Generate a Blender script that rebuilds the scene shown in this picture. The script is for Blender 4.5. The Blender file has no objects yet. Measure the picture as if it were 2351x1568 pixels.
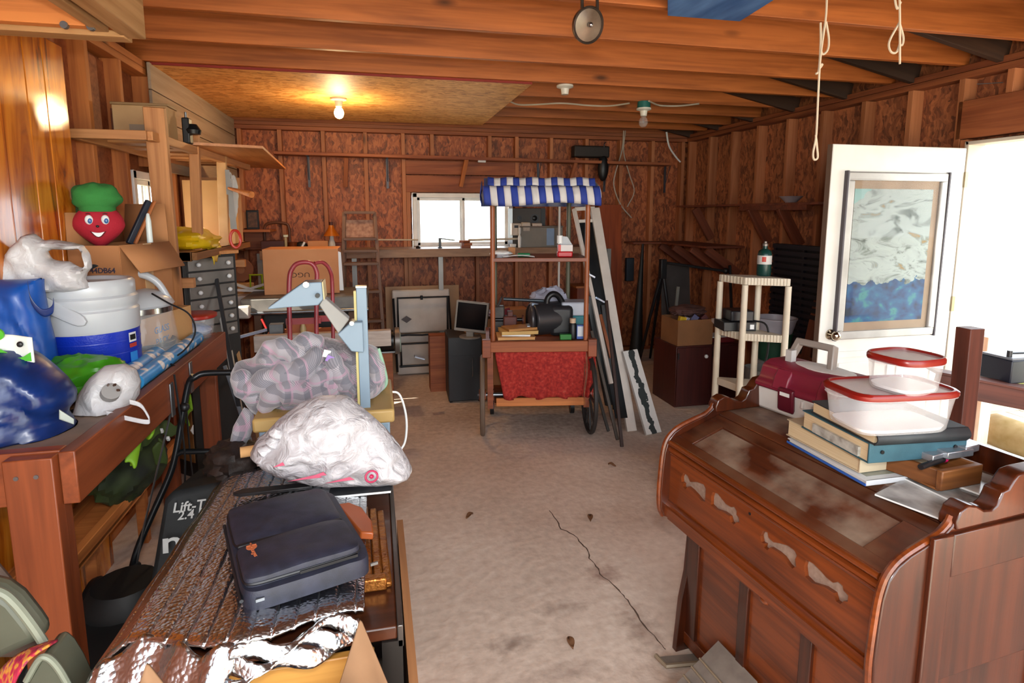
import bpy, bmesh, math, random
from mathutils import Vector, Matrix, Euler, noise
R = math.radians
C = bpy.context.collection
scn = bpy.context.scene
random.seed(7)

# ------------------------------------------------------------------ camera, sky, sun, lamps, exposure
FPX, CX, CY, EYE = 1340.0, 1175.5, 680.0, 1.56
_y = Vector((858 - CX, CY - 491, FPX)).normalized()
_p = math.atan2(CY - 491, FPX)
_u = Vector((0, math.cos(_p), -math.sin(_p)))
_x = _u.cross(_y)
if _x.x < 0: _x = -_x
RM = Matrix((_x, _y, _u))
def ray(px, py): return RM @ Vector((px - CX, CY - py, FPX))
def Zp(px, py, z):
    d = ray(px, py); return Vector((0, 0, EYE)) + d * ((z - EYE) / d.z)
def Yp(px, py, y):
    d = ray(px, py); return Vector((0, 0, EYE)) + d * (y / d.y)
def Xp(px, py, x):
    d = ray(px, py); return Vector((0, 0, EYE)) + d * (x / d.x)
cam = bpy.data.objects.new('camera', bpy.data.cameras.new('camera')); C.objects.link(cam)
cam.data.sensor_width = 36; cam.data.lens = FPX / 2351 * 36
cam.data.shift_y = -(784 - CY) / 2351
cam.data.clip_start = .02
cr, cu, cf = RM @ Vector((1, 0, 0)), RM @ Vector((0, 1, 0)), RM @ Vector((0, 0, 1))
m4 = Matrix((cr, cu, -cf)).transposed().to_4x4(); m4.translation = (0, 0, EYE)
cam.matrix_world = m4
scn.camera = cam

w = bpy.data.worlds.new('sky'); scn.world = w; w.use_nodes = True
bg = w.node_tree.nodes['Background']
bg.inputs[0].default_value = (.86, .93, 1, 1); bg.inputs[1].default_value = 5.5
def lamp(name, kind, loc, energy, col=(1, 1, 1), **k):
    d = bpy.data.lights.new(name, kind); d.energy = energy; d.color = col
    o = bpy.data.objects.new(name, d); C.objects.link(o); o.location = loc
    for a, v in k.items():
        if a == 'dir': o.rotation_euler = Vector(v).to_track_quat('-Z', 'Y').to_euler()
        else: setattr(d, a, v)
    return o
lamp('sun', 'SUN', (-6, -2, 9), 22, (1, .93, .8), angle=R(.6), dir=(1.45, .80, -1.5))
for n, loc, dr, sx, sy in (('garage_opening_portal', (1.08, -1.45, 1.15), (0, 1, 0), 4.4, 2.3),
                           ('door_portal', (3.6, 2.38, .98), (-1, 0, 0), .92, 1.96),
                           ('back_window_portal', (.92, 6.3, 1.48), (0, -1, 0), 1.1, .6)):
    po = lamp(n, 'AREA', loc, 1, shape='RECTANGLE', size=sx, size_y=sy, dir=dr)
    po.data.cycles.is_portal = True
lamp('camera_flash', 'SPOT', (.02, -.02, 1.72), 70, (1, .97, .93), shadow_soft_size=.05, spot_size=R(130), spot_blend=.6, dir=tuple(cf))
vs = scn.view_settings
vs.view_transform = 'Standard'; vs.look = 'None'; vs.gamma = 1; vs.use_curve_mapping = False
vs.exposure = .2

# ------------------------------------------------------------------ materials
def lin(h):
    h = h.lstrip('#'); o = []
    for i in (0, 2, 4):
        c = int(h[i:i + 2], 16) / 255
        o.append(c / 12.92 if c <= .04045 else ((c + .055) / 1.055) ** 2.4)
    return (*o, 1)
class NT:
    def __init__(s, name):
        s.m = bpy.data.materials.new(name); s.m.use_nodes = True; s.t = s.m.node_tree
        s.b = s.t.nodes['Principled BSDF']
    def n(s, ty, _p=None, **k):
        nd = s.t.nodes.new('ShaderNode' + ty)
        for a, v in (_p or {}).items(): setattr(nd, a, v)
        for a, v in k.items():
            key = int(a[1:]) if a[0] == '_' and a[1:].isdigit() else a.replace('_', ' ')
            s.set(nd.inputs[key], v)
        return nd
    def set(s, i, v):
        if isinstance(v, bpy.types.NodeSocket): s.t.links.new(v, i)
        elif isinstance(v, bpy.types.Node): s.t.links.new(v.outputs[0], i)
        else: i.default_value = v
    def ramp(s, fac, stops, interp='LINEAR'):
        r = s.t.nodes.new('ShaderNodeValToRGB'); s.set(r.inputs[0], fac); e = r.color_ramp.elements
        r.color_ramp.interpolation = interp
        while len(e) < len(stops): e.new(.5)
        for el, (p, c) in zip(e, stops): el.position = p; el.color = lin(c) if isinstance(c, str) else c
        return r
    def mix(s, fac, a, b, mode='MIX'):
        x = s.t.nodes.new('ShaderNodeMix'); x.data_type = 'RGBA'; x.blend_type = mode
        s.set(x.inputs[0], fac); s.set(x.inputs[6], lin(a) if isinstance(a, str) else a); s.set(x.inputs[7], lin(b) if isinstance(b, str) else b)
        return x.outputs[2]
    def math(s, op, a, b=0.0):
        x = s.t.nodes.new('ShaderNodeMath'); x.operation = op; s.set(x.inputs[0], a); s.set(x.inputs[1], b); return x.outputs[0]
    def obj(s, scale=(1, 1, 1), rot=(0, 0, 0)):
        tc = s.n('TexCoord'); mp = s.n('Mapping', Scale=scale, Rotation=rot); s.set(mp.inputs[0], tc.outputs['Object']); return mp.outputs[0]
    def bump(s, h, st=.3, dist=.01):
        b = s.n('Bump', Strength=st, Distance=dist, Height=h); s.set(s.b.inputs['Normal'], b.outputs[0])
    def p(s, **k):
        for a, v in k.items():
            i = s.b.inputs[a.replace('_', ' ')]
            s.set(i, lin(v) if isinstance(v, str) else v)
        return s.m
MC = {}
def mat(col, rough=.55, metal=0, col2=None, vs=6, bump=0, bs=80, stretch=(1, 1, 1), **k):
    """plain procedural surface: two tones mixed by noise, fine relief"""
    key = (col, rough, metal, col2, vs, bump, bs, stretch, tuple(sorted((a, str(v)) for a, v in k.items())))
    if key in MC: return MC[key]
    t = NT('surface_' + col.lstrip('#'))
    co = t.obj(stretch)
    ns = t.n('TexNoise', Vector=co, Scale=float(vs), Detail=4.0)
    if not col2:
        c = lin(col); col2 = tuple(x * .8 for x in c[:3]) + (1,)
    rp = t.ramp(ns.outputs[0], [(.35, col), (.7, col2)])
    t.set(t.b.inputs['Base Color'], rp)
    if bump:
        t.bump(t.n('TexNoise', Vector=co, Scale=float(bs), Detail=3.0).outputs[0], bump, .004)
    t.p(Roughness=rough, Metallic=metal)
    for a, v in k.items(): t.set(t.b.inputs[a.replace('_', ' ')], lin(v) if isinstance(v, str) else v)
    MC[key] = t.m
    return t.m
def wood(a, b, rough=.6, ax=0, knots=True, rv=.35, sc=1.0, coat=0, dust=None):
    """sawn wood: grain along local axis ax, knots, tone varies from board to board"""
    key = ('wood', a, b, rough, ax, knots, rv, sc, coat, dust)
    if key in MC: return MC[key]
    t = NT('wood_' + a.lstrip('#'))
    s = [9 * sc] * 3; s[ax] = .8 * sc
    s2 = [70 * sc] * 3; s2[ax] = 2.5 * sc
    oi = t.n('ObjectInfo')
    tc = t.n('TexCoord')
    off = t.n('VectorMath', {'operation': 'ADD'}); t.set(off.inputs[0], tc.outputs['Object'])
    cmb = t.n('CombineXYZ', X=t.math('MULTIPLY', oi.outputs['Random'], 37.0), Y=t.math('MULTIPLY', oi.outputs['Random'], 11.0), Z=t.math('MULTIPLY', oi.outputs['Random'], 23.0))
    t.set(off.inputs[1], cmb)
    m1 = t.n('Mapping', Vector=off.outputs[0], Scale=s); m2 = t.n('Mapping', Vector=off.outputs[0], Scale=s2)
    n1 = t.n('TexNoise', Vector=m1, Scale=1.0, Detail=5.0, Distortion=1.2)
    n2 = t.n('TexNoise', Vector=m2, Scale=1.0, Detail=2.0)
    f = t.math('ADD', t.math('MULTIPLY', n1.outputs[0], .7), t.math('MULTIPLY', n2.outputs[0], .3))
    c = t.ramp(f, [(.36, b), (.6, a)]).outputs[0]
    if knots:
        s3 = [4.5] * 3; s3[ax] = 1.6
        m3 = t.n('Mapping', Vector=off.outputs[0], Scale=s3)
        v = t.n('TexVoronoi', Vector=m3, Scale=1.0)
        k = t.ramp(v.outputs['Distance'], [(.03, (1, 1, 1, 1)), (.12, (0, 0, 0, 1))])
        bl = tuple(x * .35 for x in lin(b)[:3]) + (1,)
        c = t.mix(k.outputs[0], c, bl)
    if rv:
        h = t.n('HueSaturation', Color=c, Value=t.math('ADD', t.math('MULTIPLY', oi.outputs['Random'], rv), 1 - rv / 2)); c = h.outputs[0]
    if dust:
        dn = t.n('TexNoise', Vector=tc.outputs['Object'], Scale=7.0, Detail=6.0)
        geo = t.n('NewGeometry'); sp = t.n('SeparateXYZ', Vector=geo.outputs['Normal'])
        up = t.ramp(sp.outputs[2], [(.55, (0, 0, 0, 1)), (.95, (1, 1, 1, 1))])
        c = t.mix(t.math('MULTIPLY', t.ramp(dn.outputs[0], [(.38, (0, 0, 0, 1)), (.68, (.85, .85, .85, 1))]).outputs[0], up.outputs[0]), c, dust)
    t.set(t.b.inputs['Base Color'], c)
    t.bump(f, .15, .004)
    t.p(Roughness=rough, Coat_Weight=coat, Coat_Roughness=.12)
    MC[key] = t.m
    return t.m
def osb(name, a, b, c3, scale=(26, 26, 9)):
    t = NT(name)
    co = t.obj()
    wn = t.n('TexNoise', Vector=co, Scale=9.0, Detail=2.0)
    ad = t.n('VectorMath', {'operation': 'MULTIPLY_ADD'}); t.set(ad.inputs[0], wn.outputs['Color']); ad.inputs[1].default_value = (.09, .09, .09); t.set(ad.inputs[2], co)
    mp = t.n('Mapping', Vector=ad.outputs[0], Scale=scale)
    v = t.n('TexVoronoi', Vector=mp, Scale=1.0)
    mp2 = t.n('Mapping', Vector=ad.outputs[0], Scale=tuple(x * 1.7 for x in scale), Rotation=(.4, .3, .5))
    v2 = t.n('TexVoronoi', Vector=mp2, Scale=1.0)
    s1 = t.n('SeparateColor', Color=v.outputs['Color']); s2 = t.n('SeparateColor', Color=v2.outputs['Color'])
    f = t.math('ADD', t.math('MULTIPLY', s1.outputs[0], .6), t.math('MULTIPLY', s2.outputs[1], .4))
    t.set(t.b.inputs['Base Color'], t.ramp(f, [(.15, c3), (.45, b), (.8, a)]))
    t.bump(f, .2, .004)
    return t.p(Roughness=.6)

# ------------------------------------------------------------------ mesh builder
class MB:
    def __init__(s): s.v = []; s.f = []
    def add(s, vs, fs, M=None):
        o = len(s.v)
        for q in vs:
            q = Vector(q); s.v.append(M @ q if M else q)
        s.f += [tuple(i + o for i in f) for f in fs]; return s
    def box(s, c, d, rot=None):
        x, y, z = (i / 2 for i in d); M = Matrix.Translation(c)
        if rot is not None: M = M @ (rot if isinstance(rot, Matrix) else Euler(rot).to_matrix()).to_4x4()
        return s.add([(-x, -y, -z), (x, -y, -z), (x, y, -z), (-x, y, -z), (-x, -y, z), (x, -y, z), (x, y, z), (-x, y, z)],
                     [(0, 3, 2, 1), (4, 5, 6, 7), (0, 1, 5, 4), (1, 2, 6, 5), (2, 3, 7, 6), (3, 0, 4, 7)], M)
    def bb(s, x0, x1, y0, y1, z0, z1): return s.box(((x0 + x1) / 2, (y0 + y1) / 2, (z0 + z1) / 2), (abs(x1 - x0), abs(y1 - y0), abs(z1 - z0)))
    def tube(s, pts, r, n=8, closed=False, caps=True):
        pts = [Vector(p) for p in pts]; L = len(pts); rings = []; prev = None
        rr = r if isinstance(r, (list, tuple)) else [r] * L
        for i, p in enumerate(pts):
            a = pts[(i - 1) % L] if closed or i else p; b = pts[(i + 1) % L] if closed or i < L - 1 else p
            t = (b - a).normalized()
            if prev is None:
                prev = t.orthogonal().normalized()
            prev = (prev - t * prev.dot(t)).normalized(); q = t.cross(prev)
            rings.append([p + (prev * math.cos(2 * math.pi * k / n) + q * math.sin(2 * math.pi * k / n)) * rr[i] for k in range(n)])
        vs = [q for g in rings for q in g]; fs = []
        for i in range(L if closed else L - 1):
            j = (i + 1) % L
            for k in range(n): fs.append((i * n + k, i * n + (k + 1) % n, j * n + (k + 1) % n, j * n + k))
        if caps and not closed: fs += [tuple(range(n))[::-1], tuple((L - 1) * n + k for k in range(n))]
        return s.add(vs, fs)
    def cyl(s, p0, p1, r0, r1=None, n=14): return s.tube([p0, p1], [r0, r0 if r1 is None else r1], n)
    def lathe(s, prof, n=24, c=(0, 0, 0), sx=1, sy=1, M=None, sq=0):
        vs = []; fs = []
        for r, z in prof:
            for k in range(n):
                a = 2 * math.pi * k / n; cx, sy_ = math.cos(a), math.sin(a)
                if sq:
                    e = 1 - sq; cx = math.copysign(abs(cx) ** e, cx); sy_ = math.copysign(abs(sy_) ** e, sy_)
                vs.append((c[0] + r * cx * sx, c[1] + r * sy_ * sy, c[2] + z))
        for i in range(len(prof) - 1):
            for k in range(n): fs.append((i * n + k, i * n + (k + 1) % n, (i + 1) * n + (k + 1) % n, (i + 1) * n + k))
        if prof[0][0] > 1e-6: fs.append(tuple(range(n))[::-1])
        if prof[-1][0] > 1e-6: fs.append(tuple((len(prof) - 1) * n + k for k in range(n)))
        return s.add(vs, fs, M)
    def prism(s, pts, a, b, pl='xy', M=None):
        def q(u, v, h): return {'xy': (u, v, h), 'xz': (u, h, v), 'yz': (h, u, v)}[pl]
        n = len(pts); vs = [q(u, v, a) for u, v in pts] + [q(u, v, b) for u, v in pts]
        return s.add(vs, [tuple(range(n))[::-1], tuple(range(n, 2 * n))] + [(i, (i + 1) % n, n + (i + 1) % n, n + i) for i in range(n)], M)
    def grid(s, fn, nu, nv, M=None, wrap=False):
        vs = [fn(i / (nu - 1), j / (nv - 1)) for i in range(nu) for j in range(nv)]
        return s.add(vs, [(i * nv + j, (i + 1) * nv + j, (i + 1) * nv + j + 1, i * nv + j + 1) for i in range(nu - 1) for j in range(nv - 1)], M)
    def sph(s, c, r, nu=16, nv=10, fn=None):
        r = (r, r, r) if not isinstance(r, (tuple, list)) else r; vs = []; fs = []
        for j in range(nv + 1):
            th = math.pi * j / nv
            for i in range(nu):
                ph = 2 * math.pi * i / nu
                d = Vector((math.sin(th) * math.cos(ph), math.sin(th) * math.sin(ph), -math.cos(th)))
                k = fn(d) if fn else 1
                vs.append((c[0] + d.x * r[0] * k, c[1] + d.y * r[1] * k, c[2] + d.z * r[2] * k))
        for j in range(nv):
            for i in range(nu): fs.append((j * nu + i, j * nu + (i + 1) % nu, (j + 1) * nu + (i + 1) % nu, (j + 1) * nu + i))
        return s.add(vs, fs)
def put(o, parent=None, loc=(0, 0, 0), rot=(0, 0, 0)):
    C.objects.link(o); o.location = loc
    if isinstance(rot, Matrix): o.rotation_euler = rot.to_euler()
    else: o.rotation_euler = rot
    if parent: o.parent = parent
    return o
def build(name, mb, m, parent=None, loc=(0, 0, 0), rot=(0, 0, 0), bev=0, solid=0, sub=0, ang=42, world=False):
    me = bpy.data.meshes.new(name); me.from_pydata([tuple(v) for v in mb.v], [], mb.f); me.validate()
    b = bmesh.new(); b.from_mesh(me); bmesh.ops.remove_doubles(b, verts=b.verts, dist=1e-5); bmesh.ops.recalc_face_normals(b, faces=b.faces); b.to_mesh(me); b.free()
    me.polygons.foreach_set('use_smooth', [True] * len(me.polygons)); me.set_sharp_from_angle(angle=R(ang))
    for x in (m if isinstance(m, (list, tuple)) else [m]): me.materials.append(x)
    o = put(bpy.data.objects.new(name, me), parent, loc, rot)
    if world and parent:                      # vertices are in world axes: undo the place of the thing
        o.matrix_parent_inverse = (Matrix.Translation(parent.location) @ parent.rotation_euler.to_matrix().to_4x4()).inverted()
    if solid: d = o.modifiers.new('solid', 'SOLIDIFY'); d.thickness = solid; d.offset = 0
    if sub: d = o.modifiers.new('sub', 'SUBSURF'); d.levels = d.render_levels = sub
    if bev: d = o.modifiers.new('bevel', 'BEVEL'); d.width = bev; d.segments = 2; d.limit_method = 'ANGLE'; d.angle_limit = R(38)
    return o
def tag(o, label, cat, group=None, kind=None):
    o['label'] = label; o['category'] = cat
    if group: o['group'] = group
    if kind: o['kind'] = kind
    return o
def thing(name, label, cat, loc=(0, 0, 0), rz=0, group=None, rot=None):
    o = put(bpy.data.objects.new(name, None), None, loc, rot or (0, 0, rz)); o.empty_display_size = .05
    return tag(o, label, cat, group)
def single(name, label, cat, mb, m, loc=(0, 0, 0), rot=(0, 0, 0), group=None, **k):
    return tag(build(name, mb, m, None, loc, rot, **k), label, cat, group)
def copy_thing(o, loc, rz=None, label=None):
    def cp(s, par):
        c = s.copy(); C.objects.link(c)
        if par: c.parent = par
        for ch in list(s.children): cp(ch, c)
        return c
    c = cp(o, None); c.location = loc
    if rz is not None: c.rotation_euler = (0, 0, rz)
    if label: c['label'] = label
    return c
def structure(o): o['kind'] = 'structure'; return o
def beam(name, p0, p1, wd, th, m, parent=None, up=(0, 0, 1), bev=.003, world=True, cut=0):
    """sawn board from p0 to p1 as its own object, length along local x; th is along 'up', wd across"""
    p0, p1 = Vector(p0), Vector(p1); x = (p1 - p0); L = x.length; x.normalize()
    u = Vector(up); u = (u - x * u.dot(x)).normalized(); y = u.cross(x)
    M = Matrix((x, y, u)).transposed()
    b = MB(); b.box((0, 0, 0), (L, wd, th))
    o = build(name, b, m, None, (p0 + p1) / 2, M, bev=bev)
    if parent:
        o.parent = parent
        if world: o.matrix_parent_inverse = (Matrix.Translation(parent.location) @ parent.rotation_euler.to_matrix().to_4x4()).inverted()
    return o
def fbm(p, f=1.0, o=3, seed=0):
    v = 0; a = 1; q = Vector(p) * f + Vector((seed * 7.3, seed * 3.1, seed * 5.7))
    for _ in range(o): v += a * noise.noise(q); q = q * 2.03; a *= .5
    return v
def ridge(p, f, seed=0, o=3):
    v = 0; a = 1; q = Vector(p) * f + Vector((seed * 7.3, seed * 3.1, seed * 5.7))
    for _ in range(o): v += a * (1 - 2 * abs(noise.noise(q))); q = q * 2.1; a *= .5
    return v
def bez(pts, n=10):
    """smooth path through points (Catmull-Rom)"""
    P = [Vector(p) for p in pts]; P = [P[0] * 2 - P[1]] + P + [P[-1] * 2 - P[-2]]; out = []
    for i in range(1, len(P) - 2):
        for k in range(n):
            t = k / n; a, b, c, d = P[i - 1], P[i], P[i + 1], P[i + 2]
            out.append(.5 * ((2 * b) + (c - a) * t + (2 * a - 5 * b + 4 * c - d) * t * t + (3 * b - a - 3 * c + d) * t ** 3))
    return out + [P[-2]]
def text(name, s, size, m, parent, loc, rot, ext=.0006, bold=False, sx=1, shear=0):
    cu = bpy.data.curves.new(name, 'FONT'); cu.body = s; cu.size = size; cu.extrude = ext; cu.align_x = 'CENTER'; cu.align_y = 'CENTER'; cu.shear = shear; cu.resolution_u = 3
    if bold: cu.offset = size * .018
    to = bpy.data.objects.new(name, cu); me = bpy.data.meshes.new_from_object(to); bpy.data.objects.remove(to)
    me.materials.clear(); me.materials.append(m)
    o = put(bpy.data.objects.new(name, me), parent, loc, rot); o.scale = (sx, 1, 1)
    return o
def pillow(px, y, df, db, step=.011, hole=None, fold=None, flat=None, pw=.5, edge=.06):
    """soft bag or heap: an outline on the upright plane y, filled out towards the viewer (df) and away (db)"""
    P = [Yp(a, b, y) for a, b in px]; P = [(p.x, p.z) for p in P]
    Hh = [(p.x, p.z) for p in (Yp(a, b, y) for a, b in hole)] if hole else None
    def ins(q, G):
        c = False
        for (x0, z0), (x1, z1) in zip(G, G[1:] + G[:1]):
            if (z0 > q[1]) != (z1 > q[1]) and q[0] < (x1 - x0) * (q[1] - z0) / (z1 - z0) + x0: c = not c
        return c
    def near(q, G):
        best = (9, q)
        for (x0, z0), (x1, z1) in zip(G, G[1:] + G[:1]):
            dx, dz = x1 - x0, z1 - z0; t = max(0, min(1, ((q[0] - x0) * dx + (q[1] - z0) * dz) / (dx * dx + dz * dz + 1e-12)))
            c = (x0 + t * dx, z0 + t * dz); d = math.hypot(q[0] - c[0], q[1] - c[1])
            if d < best[0]: best = (d, c)
        return best
    xs = [p[0] for p in P]; zs = [p[1] for p in P]; nx = int((max(xs) - min(xs)) / step) + 3; nz = int((max(zs) - min(zs)) / step) + 3
    idx = {}; pts = []
    for i in range(nx):
        for j in range(nz):
            q = (min(xs) + (i - 1) * step, min(zs) + (j - 1) * step); inside = ins(q, P) and not (Hh and ins(q, Hh))
            d, c = near(q, P)
            if Hh:
                d2, c2 = near(q, Hh)
                if d2 < d: d, c = d2, c2
            if inside: pts.append((q, d)); idx[i, j] = len(pts) - 1
            elif d < step * 1.45: pts.append((c, 0.0)); idx[i, j] = len(pts) - 1
    fs = [(idx[i, j], idx[i + 1, j], idx[i + 1, j + 1], idx[i, j + 1]) for i in range(nx) for j in range(nz) if all(k in idx for k in ((i, j), (i + 1, j), (i + 1, j + 1), (i, j + 1)))]
    fs = [f for f in fs if any(pts[k][1] > 0 for k in f)]
    vf = []; vb = []
    for (x, z), d in pts:
        k = min(1, d / edge) ; k = (1 - (1 - k) ** 2) ** pw; n = fold(x, z) * k if fold else 0
        vf.append(Vector((x, y - df * k - n, z))); vb.append(Vector((x, y + db * k, z)))
    b = MB(); b.add(vf, fs); b.add(vb, [f[::-1] for f in fs])
    if flat is not None: b.v = [Vector((v.x, v.y, max(v.z, flat))) for v in b.v]
    return b
def onto(b, px, py, lift=.004):
    """nearest point of a built surface along a sight line, lifted a little off it"""
    d = ray(px, py).normalized(); c0 = Vector((0, 0, EYE)); best = None
    for v in b.v:
        q = v - c0; t = q.dot(d); off = (q - d * t).length
        if off < .012 and (best is None or t < best): best = t
    if best is None: best = min(((v - c0) - d * (v - c0).dot(d)).length * 50 + (v - c0).dot(d) for v in b.v)
    return c0 + d * (best - lift)
def carton(parent, sx, sy, sz, m, open_top=False, flaps=(), th=.004):
    """cardboard box as parts: body (and flaps with their opening angle from level)"""
    b = MB(); b.bb(-sx / 2, sx / 2, -sy / 2, sy / 2, 0, th)
    for x in (-1, 1): b.bb(x * sx / 2 - th / 2, x * sx / 2 + th / 2, -sy / 2, sy / 2, 0, sz)
    for y in (-1, 1): b.bb(-sx / 2, sx / 2, y * sy / 2 - th / 2, y * sy / 2 + th / 2, 0, sz)
    if not open_top: b.bb(-sx / 2, sx / 2, -sy / 2, sy / 2, sz - th, sz)
    build('body', b, m, parent)
    for side, ang, ln in flaps:
        f = MB(); L = sx if side in 'fb' else sy
        f.add([(-L / 2, 0, 0), (L / 2, 0, 0), (L / 2 - .012, ln, 0), (-L / 2 + .012, ln, 0)], [(0, 1, 2, 3)])
        rz = {'b': 0, 'f': math.pi, 'l': math.pi / 2, 'r': -math.pi / 2}[side]
        pos = {'b': (0, sy / 2, sz), 'f': (0, -sy / 2, sz), 'l': (-sx / 2, 0, sz), 'r': (sx / 2, 0, sz)}[side]
        build('flap', f, m, parent, pos, (Matrix.Rotation(rz, 3, 'Z') @ Matrix.Rotation(R(ang), 3, 'X')), solid=th)

PINE = wood('#c8793c', '#9c5424', .6)
PINED = wood('#9c5730', '#74371a', .65)
STUD = wood('#b8744a', '#94552f', .65)
JOIST = wood('#b5652f', '#8a471a', .55, rv=.25)
BENCHW = wood('#8c4522', '#682f14', .45, rv=.2)
DARKW = wood('#4a2412', '#2a1208', .35, knots=False, rv=.1, coat=.3)
ORG = wood('#7a3812', '#4e1f08', .32, ax=1, knots=False, rv=.15, coat=.35, sc=1.6)
CARD = mat('#b0774a', .8, col2='#a06a3e', vs=3)
CARDL = mat('#c99a63', .8, col2='#bc8a55', vs=3)
BLACK = mat('#141416', .45)
BLACKM = mat('#1b1b1d', .35, .3)
WHITE = mat('#e6e6e4', .45, col2='#d8d8d6')
OFFW = mat('#d9cfb8', .5, col2='#cbbfa4')
CHROME = mat('#c8c8c8', .18, 1)
STEEL = mat('#8c8f92', .35, .9, col2='#74777a')
GREYM = mat('#77797b', .5, .5)
def plast(c, r=.35): return mat(c, r)
# ================================================================== THE SETTING
XL, XR, YB, YF, ZT = -1.27, 3.46, 6.12, -1.45, 2.44
# ---- floor slab
t = NT('concrete'); co = t.obj()
n1 = t.n('TexNoise', Vector=co, Scale=1.1, Detail=6.0, Roughness=.6); n2 = t.n('TexNoise', Vector=co, Scale=26.0, Detail=5.0)
f = t.math('ADD', t.math('MULTIPLY', n1.outputs[0], .6), t.math('MULTIPLY', n2.outputs[0], .4))
c = t.ramp(f, [(.3, '#b09a8a'), (.5, '#cfb9a8'), (.7, '#e2d0c0')]).outputs[0]
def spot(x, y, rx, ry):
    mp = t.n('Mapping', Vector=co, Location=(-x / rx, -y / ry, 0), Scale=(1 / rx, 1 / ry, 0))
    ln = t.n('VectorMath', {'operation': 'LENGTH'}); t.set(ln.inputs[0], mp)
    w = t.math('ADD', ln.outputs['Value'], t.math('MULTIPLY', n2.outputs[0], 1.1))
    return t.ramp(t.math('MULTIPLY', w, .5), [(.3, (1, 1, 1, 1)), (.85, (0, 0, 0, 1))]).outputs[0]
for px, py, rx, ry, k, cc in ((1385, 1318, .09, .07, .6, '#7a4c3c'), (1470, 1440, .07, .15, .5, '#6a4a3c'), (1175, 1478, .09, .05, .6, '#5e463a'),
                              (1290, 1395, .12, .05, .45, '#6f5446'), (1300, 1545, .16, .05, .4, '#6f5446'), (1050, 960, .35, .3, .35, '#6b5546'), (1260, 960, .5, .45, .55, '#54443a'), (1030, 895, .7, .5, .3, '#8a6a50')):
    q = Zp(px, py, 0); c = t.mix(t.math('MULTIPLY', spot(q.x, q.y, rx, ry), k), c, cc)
t.set(t.b.inputs['Base Color'], c)
t.bump(t.math('ADD', n2.outputs[0], t.math('MULTIPLY', t.n('TexNoise', Vector=co, Scale=9.0, Detail=3.0).outputs[0], 1.5)), .3, .012)
CONC = t.p(Roughness=.75)
fl = structure(build('floor', MB().bb(-1.5, 3.62, YF, 6.3, -.12, 0), CONC))
pts = [(1262, 1172), (1278, 1195), (1290, 1215), (1318, 1228), (1335, 1250), (1350, 1262), (1352, 1282), (1370, 1300), (1378, 1318), (1405, 1340), (1425, 1362), (1440, 1378), (1462, 1412), (1490, 1448), (1520, 1482), (1532, 1496)]
b = MB(); rnd = random.Random(3); L = []
for a, q in zip(pts, pts[1:]):
    for k in range(3): L.append(Zp(a[0] + (q[0] - a[0]) * k / 3 + rnd.uniform(-2.5, 2.5), a[1] + (q[1] - a[1]) * k / 3, 0))
vs = []
for i, p in enumerate(L):
    wd = .0012 + .0025 * rnd.random(); d = (L[min(i + 1, len(L) - 1)] - L[max(i - 1, 0)]).normalized(); s = Vector((-d.y, d.x, 0)) * wd
    vs += [p + s + Vector((0, 0, .0008)), p - s + Vector((0, 0, .0008))]
b.add(vs, [(2 * i, 2 * i + 1, 2 * i + 3, 2 * i + 2) for i in range(len(L) - 1)])
build('crack', b, mat('#5a4538', .9), fl)
for X0, Y0, X1, Y1 in ((-1.5, 2.2, 3.6, 2.25),): pass
rnd = random.Random(5)
for px, py, lab in ((1078, 1187, 'small curled brown leaf on the concrete left of the crack'), (1355, 1192, 'tiny brown leaf scrap on the floor near the reed organ'),
                    (1310, 1480, 'flat tan leaf on the concrete beside dark stains'), (1405, 1070, 'dry leaf lying farther back on the open floor')):
    def lf(u, v):
        x = (u - .5) * .05; wdt = .014 * math.sin(math.pi * min(max(u, .02), .98)) ; return Vector((x, (v - .5) * 2 * wdt, .004 + .010 * (v - .5) ** 2 * 4 + .006 * math.sin(u * 5)))
    q = Zp(px, py, 0)
    single('dry_leaf', lab, 'leaf', MB().grid(lf, 8, 5), mat('#6b4426', .8), (q.x, q.y, 0.001), (0, 0, rnd.uniform(0, 6)), group='dry leaves on the floor', solid=.001)

# ---- back wall
OSBW = osb('osb_wall', '#b5673a', '#944c27', '#6a3418', scale=(42, 42, 15))
OSBR = osb('osb_wall_right', '#ba7248', '#985a3a', '#6c3e2b', scale=(42, 42, 15))
OSBC = osb('osb_ceiling', '#eab26a', '#d99a50', '#b0732f', scale=(14, 44, 44))
WX0, WX1, WZ0, WZ1 = .39, 1.45, 1.19, 1.775
b = MB()
y0, y1 = YB + .09, YB + .105
b.bb(-1.4, WX0, y0, y1, 0, 2.97); b.bb(WX1, 3.6, y0, y1, 0, 2.97); b.bb(WX0, WX1, y0, y1, 0, WZ0); b.bb(WX0, WX1, y0, y1, WZ1, 2.97)
wb = structure(build('wall_back', b, OSBW))
def post(wall, name, x0, x1, y0, y1, z0, z1, m=STUD):
    """upright board, length along local x"""
    b = MB(); b.box((0, 0, 0), (z1 - z0, y1 - y0, x1 - x0))
    return build(name, b, m, wall, ((x0 + x1) / 2, (y0 + y1) / 2, (z0 + z1) / 2), (0, -math.pi / 2, 0), bev=.002)
for x in (-1.22, -.86, -.46, -.06, .31, 1.49, 1.87, 2.27, 2.67, 3.05, 3.42): post(wb, 'stud', x - .019, x + .019, YB, YB + .09, .04, 2.36)
for x in (.35, 1.53): post(wb, 'jack_stud', x - .019, x + .019, YB, YB + .09, .04, 1.78)
for x in (.7, 1.06): post(wb, 'cripple_stud', x - .019, x + .019, YB, YB + .09, .04, 1.15)
for x in (.6, 1.2): post(wb, 'cripple_stud', x - .019, x + .019, YB, YB + .09, 2.12, 2.36)
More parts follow.
